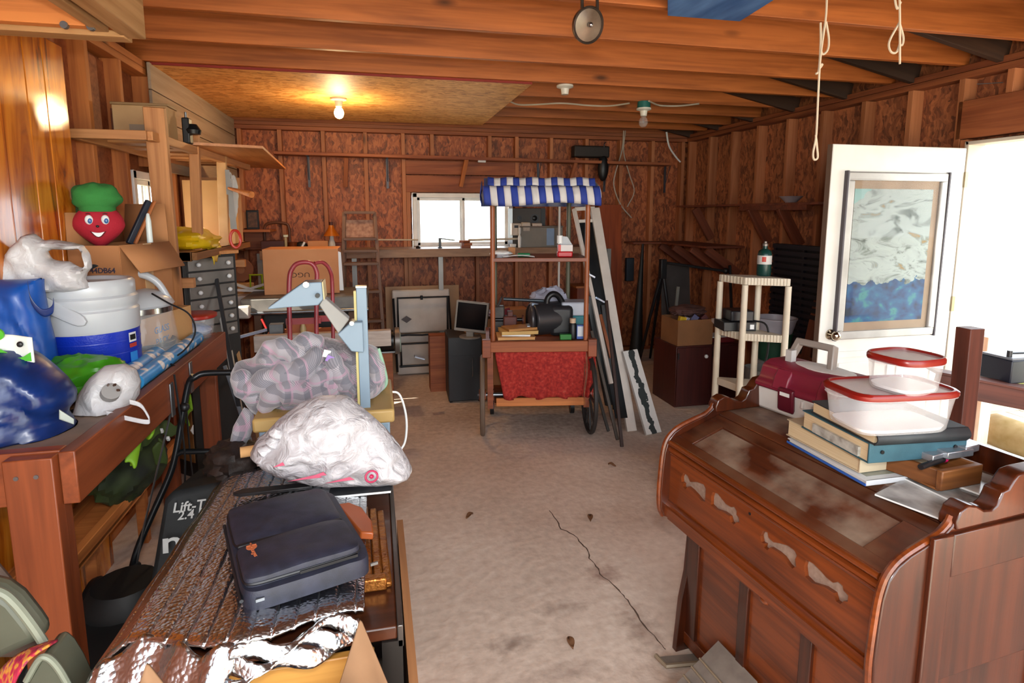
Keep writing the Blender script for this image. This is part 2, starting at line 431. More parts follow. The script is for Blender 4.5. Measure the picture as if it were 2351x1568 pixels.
for z0, z1 in ((.0, .038), (2.36, 2.398), (2.40, 2.438)): beam('plate', (-1.36, YB + .045, (z0 + z1) / 2), (3.55, YB + .045, (z0 + z1) / 2), .09, z1 - z0, PINED, wb)
beam('window_header', (.33, YB + .03, 1.865), (1.51, YB + .03, 1.865), .06, .17, PINED, wb)
beam('window_header', (.33, YB + .03, 2.03), (1.51, YB + .03, 2.03), .05, .14, PINED, wb)
beam('sill_plate', (.33, YB + .045, 1.165), (1.51, YB + .045, 1.165), .09, .038, STUD, wb)
beam('rim_board', (-1.36, YB + .06, 2.53), (3.55, YB + .06, 2.53), .04, .18, PINED, wb)
VIN = mat('#e9e6e2', .4)
glass = NT('window_glass'); GLASS = glass.p(Base_Color='#1a1c1e', Roughness=.03, Alpha=.1, Specular_IOR_Level=.6)
def slider(name, x0, x1, z0, z1, loc, rz):
    b = MB(); e = .045
    for a in ((x0, x1, z0, z0 + e), (x0, x1, z1 - e, z1), (x0, x0 + e, z0, z1), (x1 - e, x1, z0, z1)): b.bb(a[0], a[1], -.05, .05, a[2], a[3])
    o = structure(build(name, b, VIN, None, loc, (0, 0, rz), bev=.004))
    xm = (x0 + x1) / 2 - .01
    for k, (a, c_) in enumerate(((x0 + e, xm + .025), (xm - .025, x1 - e))):
        yy = -.012 + .03 * k; s = MB(); e2 = .03
        for q in ((a, c_, z0 + e, z0 + e + e2), (a, c_, z1 - e - e2, z1 - e), (a, a + e2, z0 + e, z1 - e), (c_ - e2, c_, z0 + e, z1 - e)): s.bb(q[0], q[1], yy - .012, yy + .012, q[2], q[3])
        sh = build('sash', s, VIN, o, bev=.003)
        build('pane', MB().bb(a + e2, c_ - e2, yy - .002, yy + .002, z0 + e + e2, z1 - e - e2), GLASS, sh)
    return o
slider('window_1', WX0 + .003, WX1 - .003, WZ0, WZ1 - .003, (0, YB + .06, 0), 0)

# ---- right wall with its open doorway
DY0, DY1, DZ = 1.93, 2.84, 1.965
b = MB(); x0, x1 = XR + .09, XR + .105
b.bb(x0, x1, DY1 + .02, 6.25, 0, 2.97); b.bb(x0, x1, YF, DY0, 0, 2.97); b.bb(x0, x1, DY0, DY1 + .02, DZ + .02, 2.97)
wr = structure(build('wall_right', b, OSBR))
for y in (2.93, 3.28, 3.66, 4.06, 4.46, 4.86, 5.26, 5.66, 6.08, 1.85, 1.4, 1.0, .6, .2): post(wr, 'stud', XR, XR + .09, y - .019, y + .019, .04, 2.36)
post(wr, 'jack_stud', XR, XR + .09, 2.865, 2.905, .0, 2.0); post(wr, 'jack_stud', XR, XR + .09, 1.87, 1.91, .0, 2.0)
for z0, z1 in ((2.36, 2.398), (2.40, 2.438)): beam('plate', (XR + .045, YF, (z0 + z1) / 2), (XR + .045, 6.2, (z0 + z1) / 2), .09, z1 - z0, PINED, wr)
beam('sole_plate', (XR + .045, 2.87, .019), (XR + .045, 6.2, .019), .09, .038, PINED, wr)
beam('door_header', (XR + .03, 1.84, 2.10), (XR + .03, 2.94, 2.10), .06, .19, PINED, wr)
beam('header_plate', (XR + .045, 1.84, 2.21), (XR + .045, 2.94, 2.21), .09, .038, PINED, wr)
for y in (2.66, 2.3, 2.05): post(wr, 'cripple_stud', XR + .01, XR + .09, y - .019, y + .019, 2.23, 2.36)
for y, z in ((2.48, 2.29), (2.78, 2.30), (2.15, 2.27)):
    build('nail', MB().cyl((0, -.06, 0), (0, .06, .01), .0025, n=6), STEEL, wr, (XR + .02, y, z), (0, 0, .5))
fr = MB(); jw = .02
fr.bb(XR - .012, XR + .115, DY1, DY1 + jw, 0, DZ + jw); fr.bb(XR - .012, XR + .115, DY0 - jw, DY0, 0, DZ + jw); fr.bb(XR - .012, XR + .115, DY0 - jw, DY1 + jw, DZ, DZ + jw)
structure(build('trim_1', fr, mat('#cdbfae', .6), bev=.003))
# door leaf, hinged at the far jamb and standing open square to the wall
DOORW = mat('#e4e1da', .4, col2='#d6d0c6', vs=3)
d1 = put(bpy.data.objects.new('door_1', None), None, (3.445, 2.845, .012)); structure(d1)
b = MB(); LW, LH, TH = .935, 1.935, .044
b.bb(-LW, 0, 0, TH, 0, LH)
build('leaf', b, DOORW, d1, bev=.004)
build('edge_strip', MB().bb(-LW - .002, -LW, .004, TH - .004, .0, LH), mat('#6d5648', .6), d1)
for xa, xb in ((-.86, -.50), (-.44, -.08)):
    for za, zb in ((.12, .74),):
        fm = MB(); e = .035
        for q in ((xa, xb, za, za + e), (xa, xb, zb - e, zb), (xa, xa + e, za + e, zb - e), (xb - e, xb, za + e, zb - e)): fm.bb(q[0], q[1], -.008, .001, q[2], q[3])
        pn = build('door_panel', fm, DOORW, d1); build('raised_field', MB().bb(xa + .07, xb - .07, -.006, 0, za + .07, zb - .07), DOORW, pn, bev=.004)
GX0, GX1, GZ0, GZ1 = -.835, -.135, .815, 1.785
gf = MB(); e = .048
for q in ((GX0, GX1, GZ0, GZ0 + e), (GX0, GX1, GZ1 - e, GZ1), (GX0, GX0 + e, GZ0 + e, GZ1 - e), (GX1 - e, GX1, GZ0 + e, GZ1 - e)): gf.bb(q[0], q[1], -.022, 0, q[2], q[3])
gfo = build('picture_frame', gf, mat('#bdb9b4', .4, .35, col2='#a5a09b'), d1, bev=.008)
for q in ((GX0 - .012, GX0), (GX1, GX1 + .012)): build('frame_edge', MB().bb(q[0], q[1], -.026, 0, GZ0 - .005, GZ1 + .005), mat('#4a4248', .5), gfo, bev=.002)
build('mat_board', MB().bb(GX0 + e, GX1 - e, -.006, -.001, GZ0 + e, GZ1 - e), mat('#b69a80', .7), gfo)
# the print: pale rock face over blue water, all from noise
t = NT('rock_and_water_print'); co = t.n('TexCoord').outputs['Object']
sx = t.n('SeparateXYZ', Vector=co)
mp = t.n('Mapping', Vector=co, Scale=(5, 5, 12), Rotation=(0, .7, 0)); nz = t.n('TexNoise', Vector=mp, Scale=1.0, Detail=7.0, Roughness=.6, Distortion=1.0)
mp2 = t.n('Mapping', Vector=co, Scale=(10, 10, 14)); nw = t.n('TexNoise', Vector=mp2, Scale=1.0, Detail=6.0, Distortion=.3)
rock = t.ramp(nz.outputs[0], [(.3, '#3f4540'), (.38, '#7d867f'), (.45, '#aab3ae'), (.56, '#b4bdb8'), (.63, '#8f9a93'), (.7, '#a08250')])
water = t.ramp(nw.outputs[0], [(.3, '#122036'), (.42, '#1a4478'), (.55, '#23628f'), (.66, '#3f8f90'), (.75, '#2a5a80')])
zz = t.math('ADD', sx.outputs[2], t.math('MULTIPLY', t.n('TexNoise', Vector=co, Scale=11.0, Detail=4.0).outputs[0], .16))
isr = t.ramp(zz, [(.0, (0, 0, 0, 1)), (1, (1, 1, 1, 1))]); isr.color_ramp.elements[0].position = .0
band = t.math('MULTIPLY', t.math('GREATER_THAN', zz, -.07), 1.0)
c = t.mix(band, water, rock)
tl = t.math('GREATER_THAN', t.math('SUBTRACT', zz, t.math('MULTIPLY', sx.outputs[0], .9)), .62)
c = t.mix(t.math('MULTIPLY', tl, .7), c, '#8fc0bd')
t.set(t.b.inputs['Base Color'], c); PRINT = t.p(Roughness=.5)
pz0, pz1 = GZ0 + .1, GZ1 - .095
build('print', MB().box((0, 0, 0), (.55, .003, pz1 - pz0)), PRINT, gfo, (-.50, -.0075, (pz0 + pz1) / 2))
build('pane', MB().bb(GX0 + e, GX1 - e, -.014, -.0125, GZ0 + e, GZ1 - e), GLASS, gfo)
kn = MB(); kz = .86 - .012
kn.cyl((-.862, -.001, kz), (-.862, -.008, kz), .032, .03, 20); kn.cyl((-.862, -.008, kz), (-.862, -.03, kz), .012, .012, 16)
kn.sph((-.862, -.048, kz), (.028, .024, .028), 20, 12)
build('knob', kn, mat('#b9ab98', .15, 1), d1)
for z in (.2, 1.0, 1.75): build('hinge', MB().bb(-.004, .016, -.012, .03, z - .045, z + .045), mat('#9b8a70', .35, .9), d1)

# ---- left wall
b = MB(); x0, x1 = XL - .105, XL - .09
W2Y0, W2Y1, W2Z0, W2Z1 = 3.66, 4.26, 1.22, 1.8
b.bb(x0, x1, YF, W2Y0, 0, 2.97); b.bb(x0, x1, W2Y1, 6.25, 0, 2.97); b.bb(x0, x1, W2Y0, W2Y1, 0, W2Z0); b.bb(x0, x1, W2Y0, W2Y1, W2Z1, 2.97)
wl = structure(build('wall_left', b, PINED))
for y in (1.2, 1.6, 2.0, 2.42, 2.84, 3.2, 3.58, 4.36, 4.76, 5.16, 5.56, 5.96): post(wl, 'stud', XL - .09, XL, y - .019, y + .019, .04, 2.36, PINE)
for y in (4.0,):
    post(wl, 'cripple_stud', XL - .09, XL, y - .019, y + .019, .04, W2Z0 - .04, PINE); post(wl, 'cripple_stud', XL - .09, XL, y - .019, y + .019, W2Z1 + .04, 2.36, PINE)
for z0, z1 in ((.0, .038), (2.36, 2.398), (2.40, 2.438)): beam('plate', (XL - .045, YF, (z0 + z1) / 2), (XL - .045, 6.2, (z0 + z1) / 2), .09, z1 - z0, PINE, wl)
SID = wood('#a3907c', '#8d7966', .6, knots=False, rv=.12)
for k in range(4):
    z = 2.435 - .155 * k
    o = beam('siding_board', (XL + .022, 3.93, z - .077), (XL + .022, 6.05, z - .077), .018, .15, SID, wl)
for k, (ya, yb) in enumerate(((2.86, 3.19), (3.22, 3.57), (3.6, 3.92))): build('backing_panel', MB().bb(XL - .085, XL - .07, ya, yb, .05 if k < 2 else .05, 2.34 if k < 2 else 1.18), PINED, wl)
slider('window_2', W2Y0 + .003, W2Y1 - .003, W2Z0, W2Z1, (XL - .06, 0, 0), math.pi / 2)
# varnished knotty boards on the near stretch
t = NT('varnished_pine'); co = t.obj(); oi = t.n('ObjectInfo')
cm = t.n('CombineXYZ', X=t.math('MULTIPLY', oi.outputs['Random'], 31.0), Y=t.math('MULTIPLY', oi.outputs['Random'], 17.0), Z=t.math('MULTIPLY', oi.outputs['Random'], 9.0))
ad = t.n('VectorMath', {'operation': 'ADD'}); t.set(ad.inputs[0], co); t.set(ad.inputs[1], cm)
mp = t.n('Mapping', Vector=ad.outputs[0], Scale=(10, 10, 1.3)); nz = t.n('TexNoise', Vector=mp, Scale=1.0, Detail=6.0, Distortion=2.0)
c = t.ramp(nz.outputs[0], [(.3, '#4a1c06'), (.42, '#a1500f'), (.55, '#c9741c'), (.75, '#d88a2c')]).outputs[0]
mp = t.n('Mapping', Vector=ad.outputs[0], Scale=(6, 6, 3)); v = t.n('TexVoronoi', Vector=mp, Scale=1.0)
c = t.mix(t.ramp(v.outputs['Distance'], [(.05, (1, 1, 1, 1)), (.17, (0, 0, 0, 1))]).outputs[0], c, '#3a1505')
t.set(t.b.inputs['Base Color'], c); t.bump(nz.outputs[0], .05, .003)
VARN = t.p(Roughness=.22, Coat_Weight=.7, Coat_Roughness=.1)
yy = 2.79
for k, wd in enumerate((.16, .13, .17, .14, .16, .15, .15, .15, .15)):
    build('wall_board', MB().box((0, 0, 0), (.02, wd - .003, 2.22)), VARN, wl, (-1.2, yy - wd / 2, 1.11), bev=.003); yy -= wd
for y in (2.6, 1.9): build('furring_strip', MB().bb(XL, -1.21, y - .02, y + .02, .02, 2.2), PINED, wl)

# ---- ceiling: joists wall to wall, the dark roof boards over them, one OSB sheet
b = MB(); b.bb(-1.45, 3.6, YF - .1, 6.3, 2.96, 3.0)
ce = structure(build('ceiling', b, mat('#3a2216', .8, col2='#2a1810')))
ROOFW = wood('#3f2618', '#2c190f', .7)  # rafter wood coloured dark, standing in for shade in the roof space
JY = [.45, .95, 1.45, 1.95, 2.46, 2.95, 3.46, 3.95, 4.43, 4.9, 5.37, 5.8]
for k, y in enumerate(JY): beam('joist', (-1.36, y, ZT + .092), (3.5, y, ZT + .092), .038, .184, JOIST, ce)
for k in range(14):
    y = -1.2 + .56 * k
    beam('rafter', (3.5, y, 2.46), (1.1, y, 2.93), .038, .12, ROOFW, ce) if k % 1 == 0 else None
build('osb_panel', MB().bb(-1.25, 1.07, 3.97, 5.86, ZT - .013, ZT - .002), OSBC, ce)
build('panel_edge', MB().bb(-1.25, 1.07, 3.962, 3.97, ZT - .014, ZT + .002), mat('#8a2317', .7), ce)
for k in range(22):
    y = 6.1 - .33 * k
    build('roof_board', MB().bb(-1.45, 3.6, y - .16, y + .155, 2.935, 2.955), mat('#4a2c1b', .8, col2='#35200f', stretch=(1, 6, 6)), ce)
# ================================================================== THE LEFT WORKBENCH AND WHAT LIES ON IT
BZ = .96
bn = thing('workbench', 'reddish wooden workbench along the left wall with raised front apron', 'workbench', (-.98, 2.4, 0))
def wbm(*a, **k): return beam(*a, parent=bn, **k)
build('bench_top', MB().bb(-1.19, -.80, 1.66, 3.15, BZ - .03, BZ - .012), mat('#8f7766', .6, col2='#76655a', vs=9), bn, world=True)
wbm('apron', (-.776, 1.625, BZ - .065), (-.776, 3.185, BZ - .065), .038, .14, BENCHW)
wbm('end_rail', (-1.2, 1.66, BZ - .065), (-.797, 1.66, BZ - .065), .038, .14, BENCHW)
wbm('end_rail', (-1.2, 3.16, BZ - .065), (-.797, 3.16, BZ - .065), .038, .14, BENCHW)
wbm('back_rail', (-1.175, 1.68, BZ - .065), (-1.175, 3.14, BZ - .065), .036, .13, BENCHW)
for n, x0, x1, y in (('leg', -.905, -.797, 1.62), ('leg', -.875, -.797, 3.12), ('leg', -1.08, -1.0, 3.12), ('leg', -1.19, -1.1, 1.62)):
    beam(n, ((x0 + x1) / 2, y, 0), ((x0 + x1) / 2, y, BZ - .0 if y < 2 else BZ - .14), .038, x1 - x0, BENCHW, bn, up=(1, 0, 0))
beam('inner_leg', (-.83, 1.66, 0), (-.83, 1.66, BZ - .135), .038, .06, BENCHW, bn, up=(1, 0, 0))
for x in (-.877, -.834): build('screw', MB().cyl((x, 1.5985, BZ - .045), (x, 1.601, BZ - .045), .0055, n=12), STEEL, bn, world=True)
for y, z in ((2.32, .88), (2.56, .90)):
    build('metal_clip', MB().bb(-.757, -.751, y, y + .035, z - .07, z + .058), STEEL, bn, world=True, bev=.002)

def crumple(c, r, amp, fq, seed, fl=None, nu=40, nv=26, pinch=0):
    """bag body: a ball pressed onto a flat base and creased"""
    def f(d):
        k = 1 + amp * ridge(d, fq, seed) * .55 + amp * .6 * fbm(d, fq * .5, 2, seed + 3)
        if pinch and d.z > .4: k *= 1 - pinch * (d.z - .4)
        return k
    b = MB(); b.sph((0, 0, 0), r, nu, nv, f)
    if fl is not None: b.v = [Vector((v.x, v.y, max(v.z, fl))) for v in b.v]
    b.v = [v + Vector(c) for v in b.v]
    return b
NAVY = mat('#0b2a66', .3, col2='#0a1f4c', vs=14, bump=.1, bs=40)
ROYAL = mat('#1452a8', .35, col2='#0d3f8a', vs=8)
o = thing('duffel_bag', 'dark navy nylon bag slumped on the near corner of the workbench', 'bag', (-.99, 1.86, BZ))
nfold = lambda x, z: .03 * ridge((x * 5 + z * 2, z * 6, 2), 1.0, 4, 3) + .012 * ridge((x * 11, z * 9, 0), 1.0, 3, 2)
build('body', pillow([(-60, 800), (0, 793), (45, 797), (80, 812), (118, 842), (150, 872), (171, 902), (168, 925), (150, 948), (168, 975), (176, 1005), (172, 1025), (140, 1036), (60, 1040), (-60, 1042)], 1.87, .1, .1, .011, None, nfold, BZ - .01, edge=.1), NAVY, o, world=True)
b = MB().grid(lambda u, v: Yp(136 + 34 * u, 962 + 12 * u - (22 - 10 * u) * v, 1.755 + .01 * u) - o.location, 8, 6)
build('white_corner', b, mat('#a9b0a9', .5), o, solid=.004)
# upright royal blue tote with a strap loop
o = thing('tote_bag', 'upright royal blue fabric tote bag with strap loop behind the navy bag', 'bag', (-1.07, 2.14, BZ))
tfold = lambda x, z: .022 * ridge((x * 9 + z * 3, z * 2.2, 2), 1.0, 14, 3)
build('body', pillow([(-60, 636), (0, 642), (60, 641), (96, 638), (97, 662), (108, 720), (124, 790), (134, 850), (128, 880), (60, 885), (-60, 885)], 2.2, .05, .06, .011, None, tfold, BZ - .01, edge=.05), ROYAL, o, world=True)
sp_ = bez([Yp(a_, b_, 2.11) - o.location for a_, b_ in ((62, 650), (70, 690), (95, 718), (118, 712), (122, 690))], 5)
build('strap', MB().grid(lambda u, v: sp_[int(u * (len(sp_) - 1))] + Vector((0, .004, (v - .5) * .026)), len(sp_), 3), NAVY, o, solid=.003, sub=1)
tg = thing('green_print_pouch', 'small white pouch with green print and a black snap hanging over the navy bag', 'pouch', Yp(30, 790, 1.83))
build('flap', MB().grid(lambda u, v: Vector((-.06 + .11 * u, .012 * math.sin(u * 4), -.04 + .07 * v - .012 * u)), 9, 6), mat('#e2e8e2', .4), tg, solid=.004)
GRN = mat('#4fae2c', .45, col2='#3c9220')
build('green_print', MB().prism([(-.058 + .0105 * k, -.0385 - .002 * k * .5 + (.02 + .012 * math.sin(k * .7)) * h) for h, ks in ((0, range(11)), (1, range(10, -1, -1))) for k in ks], -.009, -.006, 'xz'), GRN, tg)
build('green_emblem', MB().cyl((-.03, -.012, .03), (-.03, -.006, .031), .017, n=20), GRN, tg)
build('snap', MB().sph((.02, -.008, .0), (.008, .005, .008), 12, 8), BLACK, tg)

# white carrier bag flopped over the carton edge, with its handle loop
FILM = NT('white_plastic_film'); co = FILM.obj(); nz = FILM.n('TexNoise', Vector=co, Scale=24.0, Detail=4.0, Distortion=1.0)
FILM.bump(nz.outputs[0], .5, .012); FILM = FILM.p(Base_Color='#bdbabb', Roughness=.35, Subsurface_Weight=.25, Subsurface_Radius=(.02, .02, .02), Alpha=.97)
o = thing('carrier_bag', 'white plastic carrier bag with big handle loop draped before the open carton', 'bag', Yp(100, 660, 2.32))
oy = 2.3
fd = lambda x, z: .018 * ridge((x * 7 + z * 6, z * 3, 1), 1.3, 2, 3) + .008 * math.sin((x * 3 + z * 2) * 26)
build('body', pillow([(-12, 640), (8, 605), (35, 565), (60, 538), (80, 536), (95, 548), (98, 553), (120, 549), (165, 556), (192, 563), (206, 582), (211, 614), (200, 628), (197, 640), (207, 662), (175, 668), (150, 672), (60, 668), (-12, 652)], oy, .05, .03, .0085, [(107, 572), (130, 573), (165, 574), (187, 571), (193, 585), (200, 608), (197, 617), (180, 612), (160, 600), (130, 598), (117, 592)], fd, edge=.035), FILM, o, world=True)
# drinks cooler jug
jp = Zp(222, 868, BZ - .012)
JUGW = mat('#b9bbbe', .3, col2='#b0b2b6'); JUGB = mat('#0d2fae', .35, col2='#0a2796', bump=.25, bs=160)
o = thing('water_cooler_jug', 'blue and white insulated drinks jug with swing handle on the workbench', 'jug', (jp.x, jp.y, BZ - .012))
build('body', MB().lathe([(.142, 0), (.15, .01), (.152, .19)], 40), JUGB, o)
build('shoulder', MB().lathe([(.153, .19), (.156, .20), (.157, .265), (.15, .272), (.15, .278), (.155, .284), (.156, .312), (.148, .32)], 40), JUGW, o)
build('lid', MB().lathe([(.146, .318), (.149, .325), (.149, .366), (.14, .376), (.128, .374), (.12, .362), (.05, .358), (.0, .358)], 40), JUGW, o)
for k in range(3): build('groove', MB().lathe([(.1525, .06 + .045 * k), (.1535, .063 + .045 * k), (.1525, .066 + .045 * k)], 40), JUGB, o)
hb = MB(); b = [(-.185, -.06, .362), (-.158, -.115, .33), (-.05, -.152, .236)]
A0, A1 = Vector((-.165, -.105, .352)), Vector((.05, -.152, .236)); dx = (A1 - A0).normalized(); n_ = Vector((.3, -.95, 0)).normalized(); s_ = dx.cross(n_).normalized()
hp = MB()
for i in range(12):
    t0 = i / 11; 
def arm(u, v):
    p = A0 + (A1 - A0) * u; wd = .052 * (1 - .2 * u) * math.sqrt(max(0, 1 - max(0, (u - .85) / .15) ** 2 * .85)); 
    return p + s_ * (v - .5) * wd + n_ * (.012 + .01 * math.sin(u * math.pi))
build('handle_arm', MB().grid(arm, 16, 5), JUGW, o, solid=.014, bev=.003)
g = MB()
def hook(u, v):
    a = R(150 + 230 * u); return Vector((-.185 + .034 * math.cos(a), -.10 - .04 * v - .02, .335 + .036 * math.sin(a)))
build('handle_grip', MB().box((-.155, -.04, .372), (.055, .17, .018), (0, .25, -.35)), JUGW, o, bev=.006)
build('grip_pad', MB().grid(hook, 14, 3), mat('#39424c', .5), o, solid=.013, bev=.003)
ph = math.radians(-22)
for k, (z, hh, c_) in enumerate(((.16, .035, '#e8e8e8'), (.13, .015, '#b83a30'), (.08, .05, '#2c86d8'))):
    def lab(u, v, z=z, hh=hh):
        a = ph + .25 * u; return Vector((.1535 * math.cos(a), .1535 * math.sin(a), z - hh / 2 + hh * v))
    build('label_sticker', MB().grid(lab, 6, 2), mat(c_, .4), o)
def lab2(u, v):
    a = ph + .03 + .19 * u; return Vector((.1542 * math.cos(a), .1542 * math.sin(a), .15 + .02 * v))
build('label_print', MB().grid(lab2, 6, 2), BLACK, o)

# countertop roaster: white base ring, clear bowl, domed lid with arched handle, black cord
ap = Zp(338, 822, BZ - .012); CLEAR = NT('clear_plastic').p(Base_Color='#f2f2f2', Roughness=.05, Alpha=.14, Specular_IOR_Level=1.0)
o = thing('countertop_roaster', 'white countertop roaster with clear bowl, domed lid and arched handle beside the jug', 'appliance', (ap.x - .03, ap.y, BZ - .012))
build('base', MB().lathe([(.15, 0), (.172, .005), (.178, .03), (.172, .05), (.15, .053), (.0, .05)], 36), JUGW, o)
build('bowl', MB().lathe([(.152, .053), (.15, .09), (.138, .2), (.132, .215)], 36), CLEAR, o, solid=.004)
build('dark_rack', MB().lathe([(.0, .058), (.14, .058), (.146, .075), (.142, .078), (.13, .066), (.0, .064)], 36), BLACKM, o)
build('rim_band', MB().lathe([(.134, .2), (.14, .203), (.14, .225), (.134, .228)], 36), CHROME, o)
build('lid', MB().lathe([(.142, .226), (.148, .235), (.135, .262), (.1, .286), (.05, .298), (.0, .3)], 36), JUGW, o)
hpth = bez([(-.14, 0, .26), (-.12, 0, .33), (-.05, 0, .365), (.03, 0, .362), (.09, 0, .325), (.13, 0, .25)], 6)
build('handle', MB().tube(hpth, [.012 + .005 * math.sin(i / (len(hpth) - 1) * math.pi) for i in range(len(hpth))], 10), JUGW, o, rot=(0, 0, .1))
build('cord', MB().tube(bez([(.09, -.06, .285), (.16, -.1, .25), (.235, -.1, .2), (.25, -.09, .12), (.21, -.12, .05), (.15, -.2, .012), (.2, -.235, .02), (.235, -.24, -.05), (.24, -.24, -.4), (.25, -.23, -.8)], 8), .0038, 6), BLACK, o)
# red lidded tub
q = Zp(437, 780, BZ - .012)
REDL = mat('#a8291d', .3)
o = thing('food_tub', 'round clear food tub with red lid near the far end of the workbench', 'container', (q.x, q.y + .06, BZ - .012))
build('tub', MB().lathe([(.0, .002), (.085, .002), (.098, .1), (.1, .104)], 32, sq=.15), CLEAR, o, solid=.002)
build('lid', MB().lathe([(.106, .1), (.11, .104), (.11, .116), (.1, .121), (.0, .118)], 32, sq=.15), REDL, o)
build('blue_wrapping', crumple((0, 0, .035), (.07, .07, .033), .25, 2, 5, nu=20, nv=12), mat('#5b86c9', .5, col2='#d8dde8', vs=20), o)
# gift wrap rolls
WRAP = NT('owl_wrap'); co = WRAP.obj(); v = WRAP.n('TexVoronoi', Vector=co, Scale=17.0)
WRAP.p(Base_Color=WRAP.ramp(v.outputs['Distance'], [(.0, '#a9724a'), (.1, '#e9e4e0'), (.3, '#ded6d2'), (.36, '#3d97cf'), (.7, '#2f86c4')]), Roughness=.35); WRAP = WRAP.m
for k, (a, c_, r, lab) in enumerate((((-.83, 2.22, .0), (-.835, 2.98, .0), .03, 'blue gift wrap roll with white owls lying along the bench apron'), ((-.875, 2.2, .0), (-.89, 2.62, .0), .036, 'thicker gift wrap roll end beside the roaster base'))):
    a = Vector(a); c_ = Vector(c_); m_ = (a + c_) / 2
    o = thing('gift_wrap_roll', lab, 'gift wrap', (m_.x, m_.y, BZ - .012 + r), group='gift wrap on the bench')
    d = (c_ - a) / 2
    build('paper', MB().cyl(-d, d, r, n=20), WRAP, o); build('core', MB().cyl(-d * 1.003, d * 1.003, r * .55, n=14), mat('#8a8290', .7), o)
# green bag and small white bag with reels
o = single('green_plastic_bag', 'crumpled bright green plastic bag under the water jug', 'bag', crumple((0, 0, .05), (.12, .09, .06), .45, 1.6, 8, -.05), mat('#3f8f1c', .35, col2='#2f7412', vs=9), Zp(195, 905, BZ), bev=0)
q = Zp(245, 985, BZ - .01)
o = thing('white_plastic_bag', 'thin white plastic bag holding small reels, handles hanging over the bench edge', 'bag', (q.x - .01, q.y + .08, BZ - .012))
build('body', pillow([(163, 1012), (168, 965), (180, 905), (205, 868), (240, 840), (282, 836), (308, 848), (321, 878), (318, 908), (300, 934), (268, 962), (236, 990), (205, 1012)], 2.02, .05, .07, .0085, None, lambda x, z: .02 * ridge((x * 7 + z * 2, z * 3, 3), 1.2, 12, 3), BZ - .008, edge=.06), FILM, o, world=True)
build('handle', MB().grid(lambda u, v: (lambda p: p + Vector((0, 0, (v - .5) * .014)))(bez([Yp(a_, b_, 1.93) - o.location for a_, b_ in ((245, 948), (300, 962), (342, 968), (336, 948), (322, 930), (298, 922))], 6)[int(u * 30)]), 31, 2), FILM, o, solid=.004, bev=.001)
for k, (x, y, z) in enumerate([tuple(Yp(a_, b_, 1.955) - o.location) for a_, b_ in ((252, 905),)]): 
    b = MB().cyl((x, y, z), (x + .012, y - .016, z + .014),   .026, n=18)
    rl = build('reel', b, mat('#8f8c8a', .5), o)
    for j in range(6): build('slot', MB().box((x + .013 + .0, y - .018, z + .016), (.008, .004, .007), (.6, 0, j)), mat('#4a3226', .6), rl, (.018 * math.cos(j), .0, .02 * math.sin(j)))

# open carton with the plush in it
o = thing('carton', 'open brown cardboard carton with flaps folded out at the back of the workbench', 'box', (-1.052, 2.815, 1.135), -.2)
carton(o, .2, .36, .3, CARD, True, (('r', -58, .13), ('l', 88, .13), ('b', 86, .17)), th=.005)
build('tape', MB().bb(.098, .1055, -.03, .03, .0, .3), mat('#c6a074', .3), o)
text('lettering', '44DB64', .03, mat('#3a3242', .7), o, (.03, -.1835, .2), (math.pi / 2, 0, 0), bold=True)
build('filling', crumple((0, 0, .22), (.09, .165, .06), .2, 2, 2, nu=20, nv=12), mat('#141c2c', .7, col2='#2c3a20', vs=5), o)
o = thing('lower_carton', 'flattened-looking brown carton with blue printing beneath the open carton', 'box', (-1.03, 2.83, BZ - .012), -.2)
carton(o, .27, .4, .185, CARDL)
for i in range(2): text('lettering', ('GLASS', 'PACK')[i], .04, mat('#4f7ca8', .7), o, (.137, -.05, .12 - .05 * i), (math.pi / 2, 0, math.pi / 2), bold=True)
PLR = mat('#b3162c', .85, col2='#9c1226', bump=.3, bs=200); PLG = mat('#2f7a34', .9, col2='#256629', bump=.4, bs=160)
q = Yp(228, 520, 2.74)
o = thing('plush_toy', 'round red plush toy with a smiling face and puffy green cap in the carton', 'toy', (q.x, q.y, q.z), .3)
def hd(d): return 1 + .06 * (abs(d.x) ** 2) + .10 * max(0, -d.z - .3) - .14 * (max(0, -d.z) ** 1.2) * (1 - d.z * d.z) - .1 * max(0, d.z - .7)
hb0 = MB().sph((0, 0, 0), (.085, .068, .085), 32, 20, hd); hb0.v = [Vector((v.x * (1 - .5 * max(0, -v.z / .085) ** 1.6), v.y, v.z + .004)) for v in hb0.v]
build('head', hb0, PLR, o)
def cap(d): return 1 + .06 * math.cos(7 * math.atan2(d.x, d.z * .8) + .9) * (1 - .7 * abs(d.y)) + .06 * fbm(d, 3, 2, 4) + .1 * abs(d.x) * max(0, d.z + .2)
build('cap', MB().sph((0, 0, .115), (.084, .07, .062), 44, 24, cap), PLG, o)
build('cap_band', MB().lathe([(.06, .06), (.064, .07), (.06, .085)], 28), PLG, o)
EW = mat('#e8e8e6', .4)
for s in (-1, 1):
    build('eye', MB().sph((.027 * s, -.0635, .028), (.014, .008, .019), 14, 10), EW, o)
    build('iris', MB().sph((.027 * s + .003, -.0692, .024), (.008, .0036, .011), 12, 8), mat('#2c5f9c', .3), o)
    build('eyebrow', MB().tube([(.02 * s, -.064, .05), (.028 * s, -.063, .054), (.036 * s, -.06, .051)], .0014, 6), BLACK, o)
build('nose', MB().sph((0, -.071, .002), (.006, .005, .005), 12, 8), BLACK, o)
mo = [(-.021 + .042 * i / 8, -.020 - .004 * math.sin(i / 8 * math.pi)) for i in range(9)] + [(.021 - .042 * i / 8, -.02 - .02 * math.sin(i / 8 * math.pi)) for i in range(1, 8)]
build('mouth', MB().prism(mo, -.071, -.060, 'xz'), EW, o)
